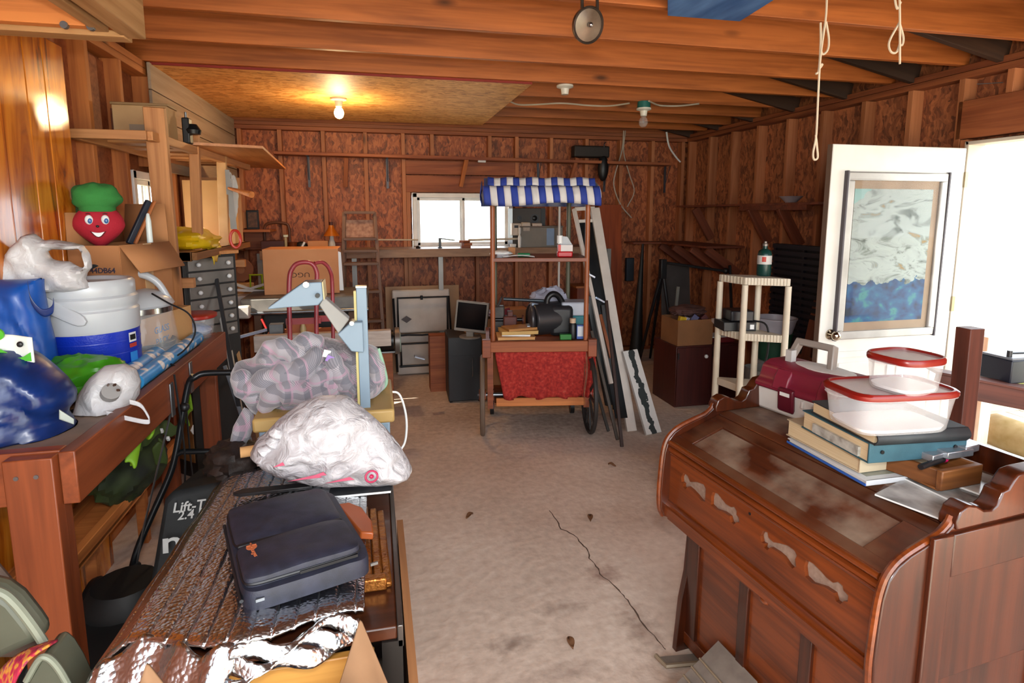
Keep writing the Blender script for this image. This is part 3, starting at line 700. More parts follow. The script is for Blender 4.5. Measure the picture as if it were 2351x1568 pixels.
sm = [(-.026 + .052 * i / 8, -.067 + abs(i - 4) * .0006, -.018 - .024 * math.sin(i / 8 * math.pi)) for i in range(9)]
build('smile_line', MB().tube(sm, .0012, 6), mat('#5c0b16', .8), o)
o = thing('plush_toy', 'second red plush toy mostly hidden behind the smiling one', 'toy', Yp(178, 500, 2.82))
build('head', MB().sph((0, 0, 0), (.05, .05, .06), 20, 14), PLR, o); build('leafy_strip', MB().box((.02, -.045, -.01), (.022, .012, .17), (.1, .2, 0)), mat('#2b4218', .9), o, bev=.003)
q0, q1 = Yp(298, 560, 2.83), Yp(343, 462, 2.9)
o = thing('photo_frame', 'dark picture frame leaning diagonally inside the open carton', 'frame', ((q0 + q1) / 2))
beam('frame_bar', q0, q1, .02, .03, mat('#1c2330', .5), o); beam('frame_edge', q0 + Vector((.022, -.006, 0)), q1 + Vector((.022, -.006, 0)), .016, .012, PINE, o)
single('white_candle', 'slim white candle standing in the carton beside the leaning frame', 'candle', MB().lathe([(.011, 0), (.012, .01), (.011, .1), (.006, .13), (.0, .135)], 14), mat('#d7e0dc', .4), Yp(345, 560, 2.86))

# under the bench: lime and black tool bag, rods
LIME = mat('#7fae1e', .6, col2='#6a9416', vs=7); LIMED = mat('#2f3b14', .7, col2='#12140c', vs=9)
o = thing('work_vest', 'lime green and black bundle of straps and cloth under the workbench', 'vest', (-.98, 2.62, .44))
build('body', crumple((-.05, 0, .1), (.1, .2, .11), .35, 1.6, 6, nu=44, nv=28), LIMED, o)
for k, (px, py, w_, h_, a) in enumerate(((300, 1020, .05, .15, -.7), (345, 955, .04, .17, -.8), (430, 915, .06, .1, .2), (435, 945, .1, .1, .5), (345, 1005, .1, .05, .35), (385, 985, .1, .05, -.6), (360, 1040, .04, .1, .3))):
    q = Xp(px, py, -.80 - .008 * k); dk = k in (4, 5, 6)
    def st(u, v, w_=w_, h_=h_, k=k): return Vector((.025 * math.sin(u * 3.1 + k) , (u - .5) * w_, (v - .5) * h_ + .012 * math.sin(u * 9 + v * 5)))
    build('lime_patch' if not dk else 'dark_strap', MB().grid(st, 8, 8), mat('#3a4a16', .7) if dk else LIME, o, q - Vector((-.98, 2.62, .44)), (a, 0, 0), solid=.012, sub=1)
for px, py in ((371, 989), (386, 1007)): build('white_buckle', MB().box((0, 0, 0), (.012, .012, .02), (.6, 0, 0)), WHITE, o, Xp(px, py, -.82) - Vector((-.98, 2.62, .44)), bev=.003)
build('white_tag', MB().prism([(-.02, .0), (.02, .012), (.012, -.03)], 0, .003, 'yz'), WHITE, o, Xp(440, 985, -.83) - Vector((-.98, 2.62, .44)))
wl_sh = thing('bench_shelf', 'low slatted wooden shelf under the workbench against the left wall', 'shelf', (-1.1, 2.6, .3))
beam('slat', (-1.0, 1.8, .42), (-1.0, 3.1, .42), .03, .06, PINE, wl_sh); beam('slat', (-1.13, 1.8, .42), (-1.13, 3.1, .42), .03, .06, PINE, wl_sh)
build('board', MB().bb(-1.19, -.985, 1.8, 3.1, .4, .412), PINE, wl_sh, world=True)
for y in (2.45, 2.95): build('support', MB().bb(-1.14, -1.1, y - .02, y + .02, 0, .4), PINE, wl_sh, world=True)
# ================================================================== THE NEAR DESK, ITS LOAD, THE MOWER BESIDE IT
DT = .72
o = thing('desk', 'dark brown wooden desk with pale drawer fronts and metal trimmed edge in the foreground', 'desk', (-.23, 1.65, 0))
B = lambda *a: MB().bb(*a)
build('desk_top', B(-.5, .02, 1.12, 2.2, DT - .03, DT), DARKW, o, world=True, bev=.004)
build('metal_trim', B(.02, .032, 1.115, 2.2, DT - .045, DT + .004), mat('#6a6460', .3, .8), o, world=True, bev=.002)
build('side_panel', B(-.005, .02, 1.14, 2.18, 0, DT - .03), DARKW, o, world=True); build('side_panel', B(-.5, -.475, 1.14, 2.18, 0, DT - .03), DARKW, o, world=True)
build('front_post', B(-.012, .03, 1.115, 1.145, 0, DT - .03), mat('#171412', .4), o, world=True)
DRW = wood('#b9853f', '#a06c2c', .45, knots=False, rv=.05)
for k in range(3):
    d = build('drawer', MB().box((0, 0, 0), (.445, .02, .2)), DRW, o, bev=.003); d.location = (-.02, 1.128 - 1.65, DT - .15 - .212 * k)
    build('pull', MB().tube([(-.05, -.012, 0), (-.04, -.03, 0), (.04, -.03, 0), (.05, -.012, 0)], .004), STEEL, d)
build('back_panel', B(-.475, -.005, 2.16, 2.18, 0, DT - .03), DARKW, o, world=True)
beam('offcut', (0, 0, 0), (0, 0, 1), .01, .01, PINE) if False else None
pb = MB(); pb.prism([(.55, 0), (1.86, 0), (1.86, .55), (.55, .55)], .042, .062, 'yz')
single('plywood_offcut', 'long light brown board standing on edge along the right side of the desk', 'board', pb, wood('#a9744a', '#8a5a36', .6, ax=1, knots=False))

# reflective bubble insulation
FOIL = NT('bubble_foil'); co = FOIL.obj()
mp = FOIL.n('Mapping', Vector=co, Scale=(110, 110, 110)); v = FOIL.n('TexVoronoi', Vector=mp, Scale=1.0); nz = FOIL.n('TexNoise', Vector=co, Scale=30.0, Detail=3.0)
FOIL.bump(FOIL.math('ADD', FOIL.math('MULTIPLY', v.outputs['Distance'], -1.0), FOIL.math('MULTIPLY', nz.outputs[0], .35)), .55, .003)
FOIL.p(Base_Color='#d3d6da', Metallic=1.0, Roughness=.24); FOIL = FOIL.m
o = thing('foil_sunshade', 'crinkled silver bubble foil sheet laid over the desk, front edge hanging down', 'insulation', (-.27, 1.5, DT + .005))
def fo(u, v):                                   # u across, v from far to near
    xl = -.235 - .03 * v; x = xl + (.225 - xl) * u - .0 * v
    y = .36 - .77 * v + .035 * math.sin(u * 7 + 1) * v
    cre = -.005 * math.exp(-((((u * 13 + .06 * math.sin(v * 5)) % 1) - .5) / .06) ** 2)
    z = .025 + .03 * math.sin(u * 2.6 + .3) + cre + .012 * fbm((u * 3, v * 3, 0), 1, 2, 3)
    if u < .12: z -= (.12 - u) * .35
    return Vector((x, y, z))
build('sheet', MB().grid(fo, 150, 24), FOIL, o, solid=.005)
def flap(u, v):
    p = fo((.0 + .56 * u) * (1 - .32 * v) + .02 * v, 1.0)
    return p + Vector((-.04 * v * (1 - u), -.13 * v - .012 * math.sin(u * 9 + 1), -.15 * v - .05 * v * v + .012 * math.sin(u * 13 + v * 3) * v + .010 * math.sin(u * 23)))
build('hanging_flap', MB().grid(flap, 40, 22), FOIL, o, solid=.005)
for k in range(3):
    def ly(u, v, k=k):
        p = fo(.52 + .46 * u, 1.0)
        return p + Vector((.0, -.004 - .007 * k - .014 * v + .012 * math.sin(u * 11 + k * 2), -.010 - .016 * k - .016 * v * v + .010 * math.sin(u * 9 + k * 1.7 + v * 2)))
    build('rolled_edge', MB().grid(ly, 30, 7), FOIL, o, solid=.006)
# laptop bag
LB = mat('#262838', .55, col2='#1a1c28', vs=30, bump=.15, bs=400); LBT = mat('#0d0e14', .5)
A, Bq, Cq, Dq = Zp(500, 1178, .835), Zp(738, 1106, .835), Zp(855, 1285, .825), Zp(548, 1352, .825)
u_ = ((Bq - A) + (Cq - Dq)).normalized(); u_.z = 0; v_ = Vector((-u_.y, u_.x, 0)); cen = (A + Bq + Cq + Dq) / 4
ang = math.atan2(u_.y, u_.x); BWd, BHt = ((Cq - Dq).length + (Bq - A).length) / 2, .37
o = thing('laptop_bag', 'black nylon laptop bag with two front pockets lying on the foil', 'bag', (cen.x + .012, cen.y - .005, DT + .052), ang)
hw, hh = BWd / 2, BHt / 2
def slab(hw, hh, z0, z1, r=.03, puff=.008, cx=0, cy=0, seed=1, skew=0):
    def f(d):
        return 1
    b = MB(); n = 56; rings = [(1, z0), (1.0, z0 + (z1 - z0) * .3), (1.0, z0 + (z1 - z0) * .7), (.985, z1), (.9, z1 + puff * .5), (.6, z1 + puff), (.3, z1 + puff * 1.1), (.0, z1 + puff)]
    vs = []
    for k, z in rings:
        for i in range(n):
            a = 2 * math.pi * i / n; c_, s_ = math.cos(a), math.sin(a); e = .22
            x = math.copysign(abs(c_) ** e, c_) * hw * k; y = math.copysign(abs(s_) ** e, s_) * hh * k
            w_ = .006 * fbm((x * 9, y * 9, seed), 1, 3, seed) * (1 if k < .99 else .3)
            vs.append((cx + x + skew * y, cy + y, z + w_))
    b.add(vs, [(r_ * n + i, r_ * n + (i + 1) % n, (r_ + 1) * n + (i + 1) % n, (r_ + 1) * n + i) for r_ in range(len(rings) - 1) for i in range(n)] + [tuple(range(n))[::-1]])
    return b
build('main_body', slab(hw, hh, 0.012, .052, puff=.004), LB, o)
build('zip_seam', MB().tube([(x, y, .03) for x, y in ((-hw - .001, -hh + .02), (-hw - .001, hh - .02))], .004), LBT, o)
build('upper_pocket', slab(hw * .9, hh * .52, .052, .066, puff=.01, cx=-hw * .05, cy=hh * .44, seed=2), LB, o)
build('lower_pocket', slab(hw * .9, hh * .4, .052, .07, puff=.008, cx=-hw * .05, cy=-hh * .5, seed=4), LB, o)
build('flap_seam', MB().box((-hw * .05, -hh * .085, .064), (hw * 1.75, .012, .008)), LBT, o, bev=.003)
for cx, cy, sw, sh in ((-hw * .05, hh * .44, hw * .9, hh * .52), (-hw * .05, -hh * .5, hw * .9, hh * .4)):
    lp = [(cx + math.copysign(abs(math.cos(a)) ** .25, math.cos(a)) * sw, cy + math.copysign(abs(math.sin(a)) ** .25, math.sin(a)) * sh, .058) for a in [2 * math.pi * i / 48 for i in range(48)]]
    build('piping', MB().tube(lp, .0035, 6, closed=True), LBT, o)
build('zip_pocket', MB().bb(-.02, .1, -hh * .93, -hh * .9, .054, .06), LBT, o)
for x in (-.1, .13): build('zip_pull', MB().box((x, -hh - .002, .036), (.016, .004, .006)), STEEL, o)
ORE = mat('#b5613a', .5)
build('emblem', MB().lathe([(.0085, 0), (.011, 0), (.011, .0008), (.0085, .0008)], 18, c=(-hw * .74, -hh * .33, .0805)), ORE, o)
build('emblem_bar', MB().box((-hw * .74, -hh * .3, .082), (.003, .02, .0008)), ORE, o); build('emblem_bar', MB().box((-hw * .74, -hh * .3, .082), (.02, .003, .0008)), ORE, o)
text('brand_lettering', 'targus', .013, ORE, o, (-hw * .74 + .002, -hh * .48, .082), (0, 0, -math.pi / 2 + .1))
build('strap_ring', MB().tube([(hw - .02 + .016 * math.cos(a), -hh * .35 + .016 * math.sin(a), .025) for a in [.52 * i for i in range(12)]], .004, 6, closed=True), BLACKM, o)
# gilt picture frame and tan leather under it
o = thing('gilt_frame', 'ornate gilt picture frame edge poking out from under the laptop bag', 'frame', (-.045, 1.42, DT + .012))
GILT = mat('#a5692c', .3, .7, col2='#7a4316', vs=60, bump=.6, bs=120)
for k, (x, h) in enumerate(((0.0, .03), (.022, .022), (.042, .014))): build('moulding', MB().box((0, 0, 0), (.02, .34, h)), GILT, o, (x, 0, h / 2 - .012), (0, 0, .04), bev=.004)
build('end_moulding', MB().box((.01, -.17, .006), (.075, .025, .03)), GILT, o, bev=.004)
o = single('leather_wallet', 'tan leather folder sticking out beside the laptop bag', 'folder', MB().prism([(-.04, .08), (-.01, .085), (.02, .05), (.035, -.03), (.03, -.09), (.0, -.08)], 0, .02), mat('#a04e1e', .4), (-.07, 1.47, DT + .045), (0, .1, .15), bev=.004)

# overhead projector
OB = mat('#748797', .42, col2='#6c7f8f'); TAN = mat('#a98a52', .5); GREYP = mat('#8e8c88', .5)
o = thing('overhead_projector', 'pale blue overhead projector with angled arm and tan stage at the back of the desk', 'projector', (-.17, 2.04, DT))
build('base_box', MB().prism([(-.2, -.17), (.2, -.17), (.2, .17), (-.2, .17)], .0, .17), OB, o, bev=.006)
build('stage_rim', MB().prism([(-.215, -.185), (.215, -.185), (.215, .185), (-.215, .185)], .17, .215), TAN, o, bev=.008)
build('stage_glass', MB().bb(-.15, .15, -.13, .13, .2145, .218), GLASS, o)
px = Yp(838, 900, 1.9).x + .17 - .003
build('post', MB().bb(px - .013, px + .019, -.15, -.125, .17, .608), OB, o, bev=.002); build('post_groove', MB().bb(px - .021, px - .0135, -.148, -.126, .18, .598), mat('#b5a86a', .5), o)
build('post_cap', MB().bb(px - .014, px + .02, -.151, -.124, .608, .614), STEEL, o)
Q = lambda p, y=2.15: (Yp(*p, y) - Vector((-.17, 2.04, DT)))
def poly(name, pts, y0, y1, m, yy=1.9, bev=.003):
    return build(name, MB().prism([(q.x, q.z) for q in (Q(p, yy) for p in pts)], y0 - .25, y1 - .25, 'xz'), m, o, bev=bev)
poly('collar', [(806, 735), (833, 734), (836, 802), (808, 800), (777, 761)], .065, .14, OB)
poly('arm', [(745, 678), (803, 729), (779, 762), (735, 697)], .075, .125, GREYP)
poly('head', [(622, 704), (622, 700), (700, 645), (742, 643), (746, 681), (734, 695), (660, 700)], .055, .14, OB)
poly('head_edge', [(742, 642), (745, 642), (749, 681), (746, 683)], .05, .145, mat('#d9c79a', .5)); 
for p, r, m in (((704, 652), .009, CHROME), ((730, 677), .007, BLACKM), ((808, 740), .007, CHROME)):
    q = Q(p, 1.85); build('knob', MB().cyl((q.x, -.198, q.z), (q.x, -.21, q.z), r, n=14), m, o)
build('cable', MB().tube(bez([(.2, .06, .2), (.24, .05, .19), (.26, .0, .12), (.25, -.06, .05), (.21, -.1, .008), (.26, -.16, .008), (.24, -.24, .006), (.12, -.26, .006)], 8), .004, 6), WHITE, o)
# plaid blanket
t = NT('plaid_fleece'); co = t.obj(); tc = t.n('TexCoord'); uvm = t.n('UVMap', {'uv_map': 'UVMap'}); su = t.n('SeparateXYZ', Vector=uvm)
def band(s, fq, w0): return t.math('LESS_THAN', t.math('FRACT', t.math('MULTIPLY', s, fq)), w0)
a = band(su.outputs[0], 5.0, .38); b_ = band(su.outputs[1], 5.0, .38)
c = t.mix(t.math('MULTIPLY', a, .6), '#9d979c', '#5f5f69'); c = t.mix(t.math('MULTIPLY', b_, .6), c, '#5f5f69')
p1 = band(t.math('ADD', su.outputs[0], .13), 5.0, .13); p2 = band(t.math('ADD', su.outputs[1], .1), 5.0, .13)
c = t.mix(t.math('MULTIPLY', p1, .6), c, '#b08a9c'); c = t.mix(t.math('MULTIPLY', p2, .6), c, '#b08a9c')
hs = t.math('LESS_THAN', t.math('FRACT', t.math('MULTIPLY', t.math('ADD', su.outputs[0], su.outputs[1]), 60.0)), .45)
c = t.mix(t.math('MULTIPLY', hs, .45), c, '#4a4b52')
t.set(t.b.inputs['Base Color'], c); t.bump(t.n('TexNoise', Vector=co, Scale=300.0).outputs[0], .2, .002); PLAID = t.p(Roughness=.9, Sheen_Weight=.4)
o = thing('plaid_blanket', 'rumpled grey and pink plaid fleece blanket heaped on the projector', 'blanket', (-.2, 2.06, DT + .215))
def plfold(x, z):
    a_ = fbm((x, z, 3), 5, 2, 8)
    return .045 * ridge((x * 3.2 + .5 * z, z * 5, .3), 1.6, 7, 3) + .03 * abs(math.sin(x * 14 + z * 9 + 4 * a_)) - .02
def uvw(o, k=1.0):
    me = o.data; l = me.uv_layers.new(name='UVMap')
    for lp in me.loops:
        v = me.vertices[lp.vertex_index].co; w_ = .5 * fbm((v.x, v.y, v.z), 4, 2, 2); w2 = .5 * fbm((v.x, v.y, v.z), 4, 2, 6)
        l.data[lp.index].uv = ((v.x + v.y * .9) * 2.9 + .5 * w_ , (v.z * 2.9 - v.y * 1.8) + .5 * w2)
bo = build('heap', pillow([(529, 858), (542, 832), (582, 822), (596, 800), (604, 787), (640, 784), (690, 797), (720, 783), (745, 775), (800, 787), (850, 792), (868, 800), (882, 850), (884, 885), (866, 903), (850, 910), (835, 950), (640, 968), (612, 955), (580, 938), (556, 908), (536, 884)], 2.07, .1, .12, .0095, None, plfold, edge=.09), PLAID, o, world=True); uvw(bo)
for k, (pts_, r, yy) in enumerate((([(600, 800), (650, 800), (700, 825), (730, 850)], .035, 1.98), ([(560, 900), (620, 870), (690, 850), (740, 800)], .04, 1.95), ([(600, 945), (640, 900), (700, 905), (780, 900)], .042, 1.93), ([(755, 800), (775, 850), (795, 890), (800, 925)], .03, 1.94), ([(640, 835), (700, 790), (745, 790)], .035, 1.99), ([(545, 850), (565, 890), (600, 925)], .035, 1.97), ([(845, 810), (862, 850), (868, 890)], .03, 1.98), ([(690, 930), (740, 870), (780, 850)], .03, 1.94))):
    pp = bez([Yp(a_, b_, yy) - o.location for a_, b_ in pts_], 7); n_ = len(pp)
    ro = build('fold', MB().tube(pp, [r * (.35 + .75 * math.sin(math.pi * (i + .5) / n_) ** .7) * (1 + .12 * math.sin(i * 1.3 + k)) for i in range(n_)], 16), PLAID, o, sub=1); uvw(ro)
hb_ = build('hanging_corner', pillow([(560, 935), (582, 945), (584, 975), (575, 1003), (556, 1032), (540, 1036), (527, 1018), (535, 980)], 2.0, .03, .02, .008, None, lambda x, z: .012 * math.sin(x * 60), edge=.03), PLAID, o, world=True); uvw(hb_)
build('green_hem', MB().tube(bez([Yp(a_, b_, 2.06) - o.location for a_, b_ in ((868, 800), (880, 840), (886, 880), (866, 902))], 5), .007, 8), mat('#8fb39a', .8), o)
build('care_label', MB().bb(-.011, .011, -.001, .001, -.013, .013), WHITE, o, Yp(750, 812, 1.925) - o.location, (.3, .3, .1)); build('purple_label', MB().bb(-.011, .011, -.001, .001, -.011, .011), mat('#9d7fc4', .6), o, Yp(757, 824, 1.92) - o.location, (.3, .5, .1))
# shop bag with red target rings
FILMW = NT('thin_white_film'); co = FILMW.obj(); nz = FILMW.n('TexNoise', Vector=co, Scale=17.0, Detail=5.0, Distortion=1.6)
FILMW.bump(nz.outputs[0], .7, .02)
FILMW.p(Base_Color=FILMW.ramp(nz.outputs[0], [(.3, '#a39fa1'), (.6, '#bfbbbe')]), Roughness=.25, Subsurface_Weight=.2, Subsurface_Radius=(.02, .02, .02)); FILMW = FILMW.m
q = Vector((-.14, 1.79, DT))
o = thing('shopping_bag', 'bulging white plastic shopping bag with red ring logo in front of the projector', 'bag', q)
sfold = lambda x, z: .02 * ridge((x * 3 + z * 3, z * 4 - x * 2, 0), 1.5, 21, 4) + .012 * ridge((x, z, 4), 14, 3, 2)
sbag = pillow([(574, 1040), (592, 1005), (612, 992), (640, 962), (690, 925), (735, 908), (790, 906), (808, 915), (850, 950), (885, 982), (915, 1018), (938, 1055), (946, 1076), (938, 1092), (908, 1104), (865, 1113), (800, 1112), (740, 1110), (690, 1100), (640, 1086), (602, 1066), (582, 1050)], 1.7, .085, .07, .009, None, sfold, edge=.12)
build('body', sbag, FILMW, o, world=True)
build('tied_corner', MB().tube(bez([Yp(a_, b_, 1.64) - q for a_, b_ in ((640, 985), (625, 1020), (600, 1050), (640, 1060), (665, 1020))], 5), [.012 + .012 * math.sin(i) ** 2 for i in range(21)], 8), FILMW, o)
REDP = mat('#b3174a', .4)
for r0, r1 in ((.014, .0195), (.0, .0065)):
    ring = MB(); n = 24
    for rr in ((r0, r1),):
        vs = [(rr[j] * math.cos(2 * math.pi * i / n), rr[j] * math.sin(2 * math.pi * i / n) * .9, 0) for j in (0, 1) for i in range(n)]
        ring.add(vs, [(i, (i + 1) % n, n + (i + 1) % n, n + i) for i in range(n)])
    e = build('ring_logo', ring, REDP, o, onto(sbag, 853, 1094, .008) - q, (math.pi / 2 - .35, 0, .25), solid=.0012)
for px_, py_, L_ in ((700, 1105, .09), (728, 1098, .05), (640, 1075, .03), (780, 1110, .08)):
    build('red_print', MB().prism([(-L_ / 2, -.003), (L_ / 2, -.001), (L_ / 3, .008)], 0, .002, 'xz'), REDP, o, onto(sbag, px_, py_ - 6, .01) - q, (-.3, 0, 0))
# magazines under it, dark leather scrap, black wiper-like strip
o = thing('magazine', 'dark covered magazine under the white shopping bag', 'magazine', (-.09, 1.71, DT + .046), -.1)
build('pages', MB().prism([(-.12, -.09), (.12, -.07), (.12, .1), (-.12, .1)], -.004, .004), WHITE, o); build('cover', MB().prism([(-.123, -.094), (.122, -.074), (.122, .1), (-.12, .1)], .004, .0055), mat('#202226', .35), o)
single('black_file', 'flat black strip lying across the far end of the foil', 'strip', MB().prism([(-.12, 0), (-.1, .02), (.08, .03), (.09, .0), (-.1, -.012)], 0, .01), BLACK, Zp(640, 1130, DT + .07), (0, 0, -.05), bev=.002)
o = single('crumpled_leather', 'dark brown crumpled scrap of leather left of the shopping bag', 'scrap', crumple((0, 0, .04), (.07, .09, .05), .5, 2.2, 31, -.02, 30, 20), mat('#2a1a12', .6, col2='#120b08', vs=20, bump=.5, bs=60), (-.47, 1.98, DT + .0))
o = single('cork_roll', 'small tan paper roll beside the crumpled leather', 'roll', MB().cyl((-.03, 0, 0), (.03, 0, 0), .016), CARDL, Zp(577, 1035, .86), (0, 0, .2))
# carton at the bottom edge of the picture
o = thing('open_carton', 'open brown carton in front of the desk drawers, one flap standing up', 'box', (-.24, .98, .32))
carton(o, .46, .2, .22, CARD, True, th=.005)
for tri_, yy in ((((778, 1575), (893, 1575), (826, 1424)), 1.05), (((318, 1580), (384, 1580), (336, 1524)), .93)):
    T_ = [Yp(a_, b_, yy) for a_, b_ in tri_]
    build('flap', MB().add([T_[0] + Vector((0, 0, -.08)), T_[1] + Vector((0, 0, -.08)), T_[1], T_[2] + Vector((.004, 0, -.004)), T_[2], T_[0]], [(0, 1, 2, 3, 4, 5)]), mat('#8d6a4c', .85, col2='#7d5c40'), o, world=True, solid=.005)  # flaps in darker card than the body: shadow put into their colour
o = single('navy_box', 'dark navy box inside the open carton in front of the desk', 'box', MB().bb(-.07, .07, -.05, .05, 0, .05), mat('#0c1230', .4), (-.16, 1.0, .555 - .05), (0, 0, .1), bev=.003)
# olive case with woven strap
OLV = mat('#545648', .42, col2='#45473a', vs=5); OLVR = mat('#7b8070', .35)
o = thing('moulded_case', 'olive green moulded case with a woven red and yellow strap in the near left corner', 'case', (-.68, 1.15, .8))
def pan(name, pts, y0, y1, m, rim=True):
    P = [Yp(px_, py_, 1.15) - Vector((-.68, 1.15, .8)) for px_, py_ in pts]
    build(name, MB().prism([(p.x, p.z) for p in P], y0, y1, 'xz'), m, o, bev=.02)
    return P
P = pan('upper_shell', [(-80, 1335), (0, 1355), (35, 1380), (75, 1430), (103, 1472), (40, 1500), (-20, 1528), (-90, 1540)], .0, .05, OLV)
build('shell_rim', MB().tube(bez(P[:5], 6), .008, 8), OLVR, o, (0, -.004, 0))
P = pan('lower_shell', [(58, 1600), (85, 1530), (112, 1484), (130, 1478), (150, 1495), (172, 1530), (200, 1590), (190, 1640), (60, 1640)], -.03, .04, OLV)
build('shell_rim', MB().tube(bez(P[1:7], 6), .006, 8), OLVR, o, (0, -.034, 0))
P2 = [Yp(px_, py_, 1.24) - Vector((-.68, 1.15, .8)) for px_, py_ in ((-60, 1270), (0, 1292), (28, 1325), (60, 1390), (110, 1470), (40, 1500), (-60, 1500))]
build('back_shell', MB().prism([(p.x, p.z) for p in P2], .07, .10, 'xz'), mat('#5a4a40', .5), o, bev=.015)
t = NT('woven_strap'); co = t.obj(); mp = t.n('Mapping', Vector=co, Scale=(60, 60, 25), Rotation=(0, .8, 0)); nz = t.n('TexNoise', Vector=mp, Scale=1.0, Detail=2.0)
t.set(t.b.inputs['Base Color'], t.ramp(nz.outputs[0], [(.3, '#7a1230'), (.45, '#b01f3c'), (.52, '#c98a2a'), (.6, '#8a1f52'), (.7, '#d0662a')])); WOV = t.p(Roughness=.85)
sp = bez([Yp(px_, py_, 1.12) - Vector((-.68, 1.15, .8)) for px_, py_ in ((118, 1474), (95, 1488), (70, 1510), (48, 1545), (25, 1600))], 6)
build('woven_strap', MB().grid(lambda u, v: (lambda p: p + Vector((-(v * .055) * u ** .4, -.01 + .03 * v, -.012 * v)))(sp[int(u * (len(sp) - 1))]), len(sp), 6), WOV, o, solid=.004)

# lawn mower
o = thing('lawn_mower', 'black push lawn mower with tubular handle and grass bag between bench and desk', 'lawn mower', (-.8, 2.2, 0))
PB = MB(); W = lambda px_, py_, y: Yp(px_, py_, y) - Vector((-.8, 2.2, 0))
L_ = bez([W(445, 862, 2.42), W(432, 885, 2.42), W(418, 960, 2.40), W(404, 1040, 2.37), W(388, 1095, 2.35), W(350, 1180, 2.31), (W(316, 1260, 2.28)), W(298, 1330, 2.26), W(292, 1395, 2.25)], 5)
TUBE = mat('#1d1f22', .3, .4)
build('handle_tube', MB().tube(L_, .012, 10), TUBE, o)
build('handle_tube', MB().tube([p + Vector((.43, .02, 0)) for p in L_], .012, 10), TUBE, o)
build('crossbar', MB().tube(bez([L_[3], W(448, 866, 2.42), W(470, 857, 2.43), W(540, 855, 2.43), W(620, 855, 2.43), L_[3] + Vector((.43, .02, 0))], 4), .012, 10), TUBE, o)
k = 15; build('crossbar', MB().tube([W(402, 1046, 2.37), W(418, 1037, 2.37), W(545, 1035, 2.38), L_[k] + Vector((.43, .02, 0))], .011, 10), TUBE, o)
for p in (W(424, 935, 2.40), W(312, 1300, 2.27)): build('clamp', MB().sph(p, .018, 10, 8), BLACK, o)
build('control_cable', MB().tube(bez([W(400, 860, 2.36), W(410, 930, 2.36), W(424, 1040, 2.36), W(424, 1140, 2.34), W(425, 1300, 2.3)], 5), .004, 6), BLACK, o)
build('control_rod', MB().tube([W(396, 930, 2.34), W(330, 1210, 2.28), W(296, 1390, 2.25)], .004, 6), STEEL, o)
GB = mat('#232527', .7, col2='#1b1d1e', vs=12, bump=.1, bs=120)
P = [W(328, 1420, 2.06), W(352, 1280, 2.1), W(374, 1150, 2.14), W(392, 1132, 2.14), W(530, 1104, 2.14), W(575, 1110, 2.14), W(640, 1420, 2.02), ]
build('grass_bag', MB().add([p for p in P] + [p + Vector((0.02, .3, -.04)) for p in P], [tuple(range(7)), tuple(range(13, 6, -1))] + [(i, i + 7, (i + 1) % 7 + 7, (i + 1) % 7) for i in range(7)]), GB, o, bev=.02)
LET = mat('#c4c4c2', .6)
text('lettering', 'Lift-Tote', .046, LET, o, W(455, 1160, 2.115), (math.pi / 2 - .25, -.03, .0), bold=True, shear=.2)
text('lettering', '2.4 Bu', .042, LET, o, W(446, 1180, 2.108), (math.pi / 2 - .25, -.03, .0), bold=True, shear=.2)
text('lettering', 'n', .1, LET, o, W(395, 1246, 2.075), (math.pi / 2 - .25, -.03, .0), bold=True, sx=1.4)
DK = mat('#1a1b1c', .6, col2='#0e0f10')
build('deck', MB().sph((-.04, -.12, .13), (.26, .26, .1), 26, 14, lambda d: 1 + .1 * (abs(d.x) ** 3 + abs(d.y) ** 3)), DK, o)
build('engine_cover', MB().lathe([(.12, .2), (.13, .25), (.1, .3), (.0, .31)], 20, c=(-.08, -.08, 0)), DK, o)
for x, y in ((-.29, -.2), (-.26, .1), (.18, -.3), (.2, .02)):
    wv = build('wheel', MB().tube([(x, y + .09 * math.cos(a), .1 + .09 * math.sin(a)) for a in [2 * math.pi * i / 20 for i in range(20)]], .022, 8, closed=True), BLACK, o); build('hub', MB().cyl((x - .02, y, .1), (x + .02, y, .1), .065), mat('#3a3c3e', .5), wv)
# ================================================================== THE REED ORGAN AND WHAT LIES ON IT
from mathutils.geometry import tessellate_polygon
OO, OA = Vector((1.027, .936, 0)), math.atan2(.0965, .995)
OM = Matrix.Translation(OO) @ Matrix.Rotation(OA, 4, 'Z'); OI = OM.inverted(); OL = .78
org = thing('reed_organ', 'old dark oak reed organ with closed dusty lid and openwork front panel at the right', 'organ', OO, OA)
def osurf(px, py, x):                          # point on the organ's upright plane at depth x
    n = OM.to_3x3() @ Vector((1, 0, 0)); p0 = OM @ Vector((x, 0, 0)); d = ray(px, py); c0 = Vector((0, 0, EYE))
    return OI @ (c0 + d * ((p0 - c0).dot(n) / d.dot(n)))
def otop(px, py, z): return OI @ Zp(px, py, z)
DUST = '#a08c78'
ORGT = wood('#5e2c12', '#3c1708', .45, ax=1, knots=False, rv=.1, sc=1.6, dust=DUST); ORGT2 = wood('#5a2a12', '#3a1708', .38, ax=1, knots=False, rv=.15, sc=1.6, dust='#6a4a36')
ORGZ = wood('#4c1e09', '#280c03', .3, ax=2, knots=False, rv=.12, coat=.4, sc=1.3)
FAB = mat('#9a8272', .95, col2='#84695a', vs=60)
b = MB(); b.prism([(-.004, .802), (.165, .862), (.165, .846), (-.004, .782)], .0, OL, 'xz')
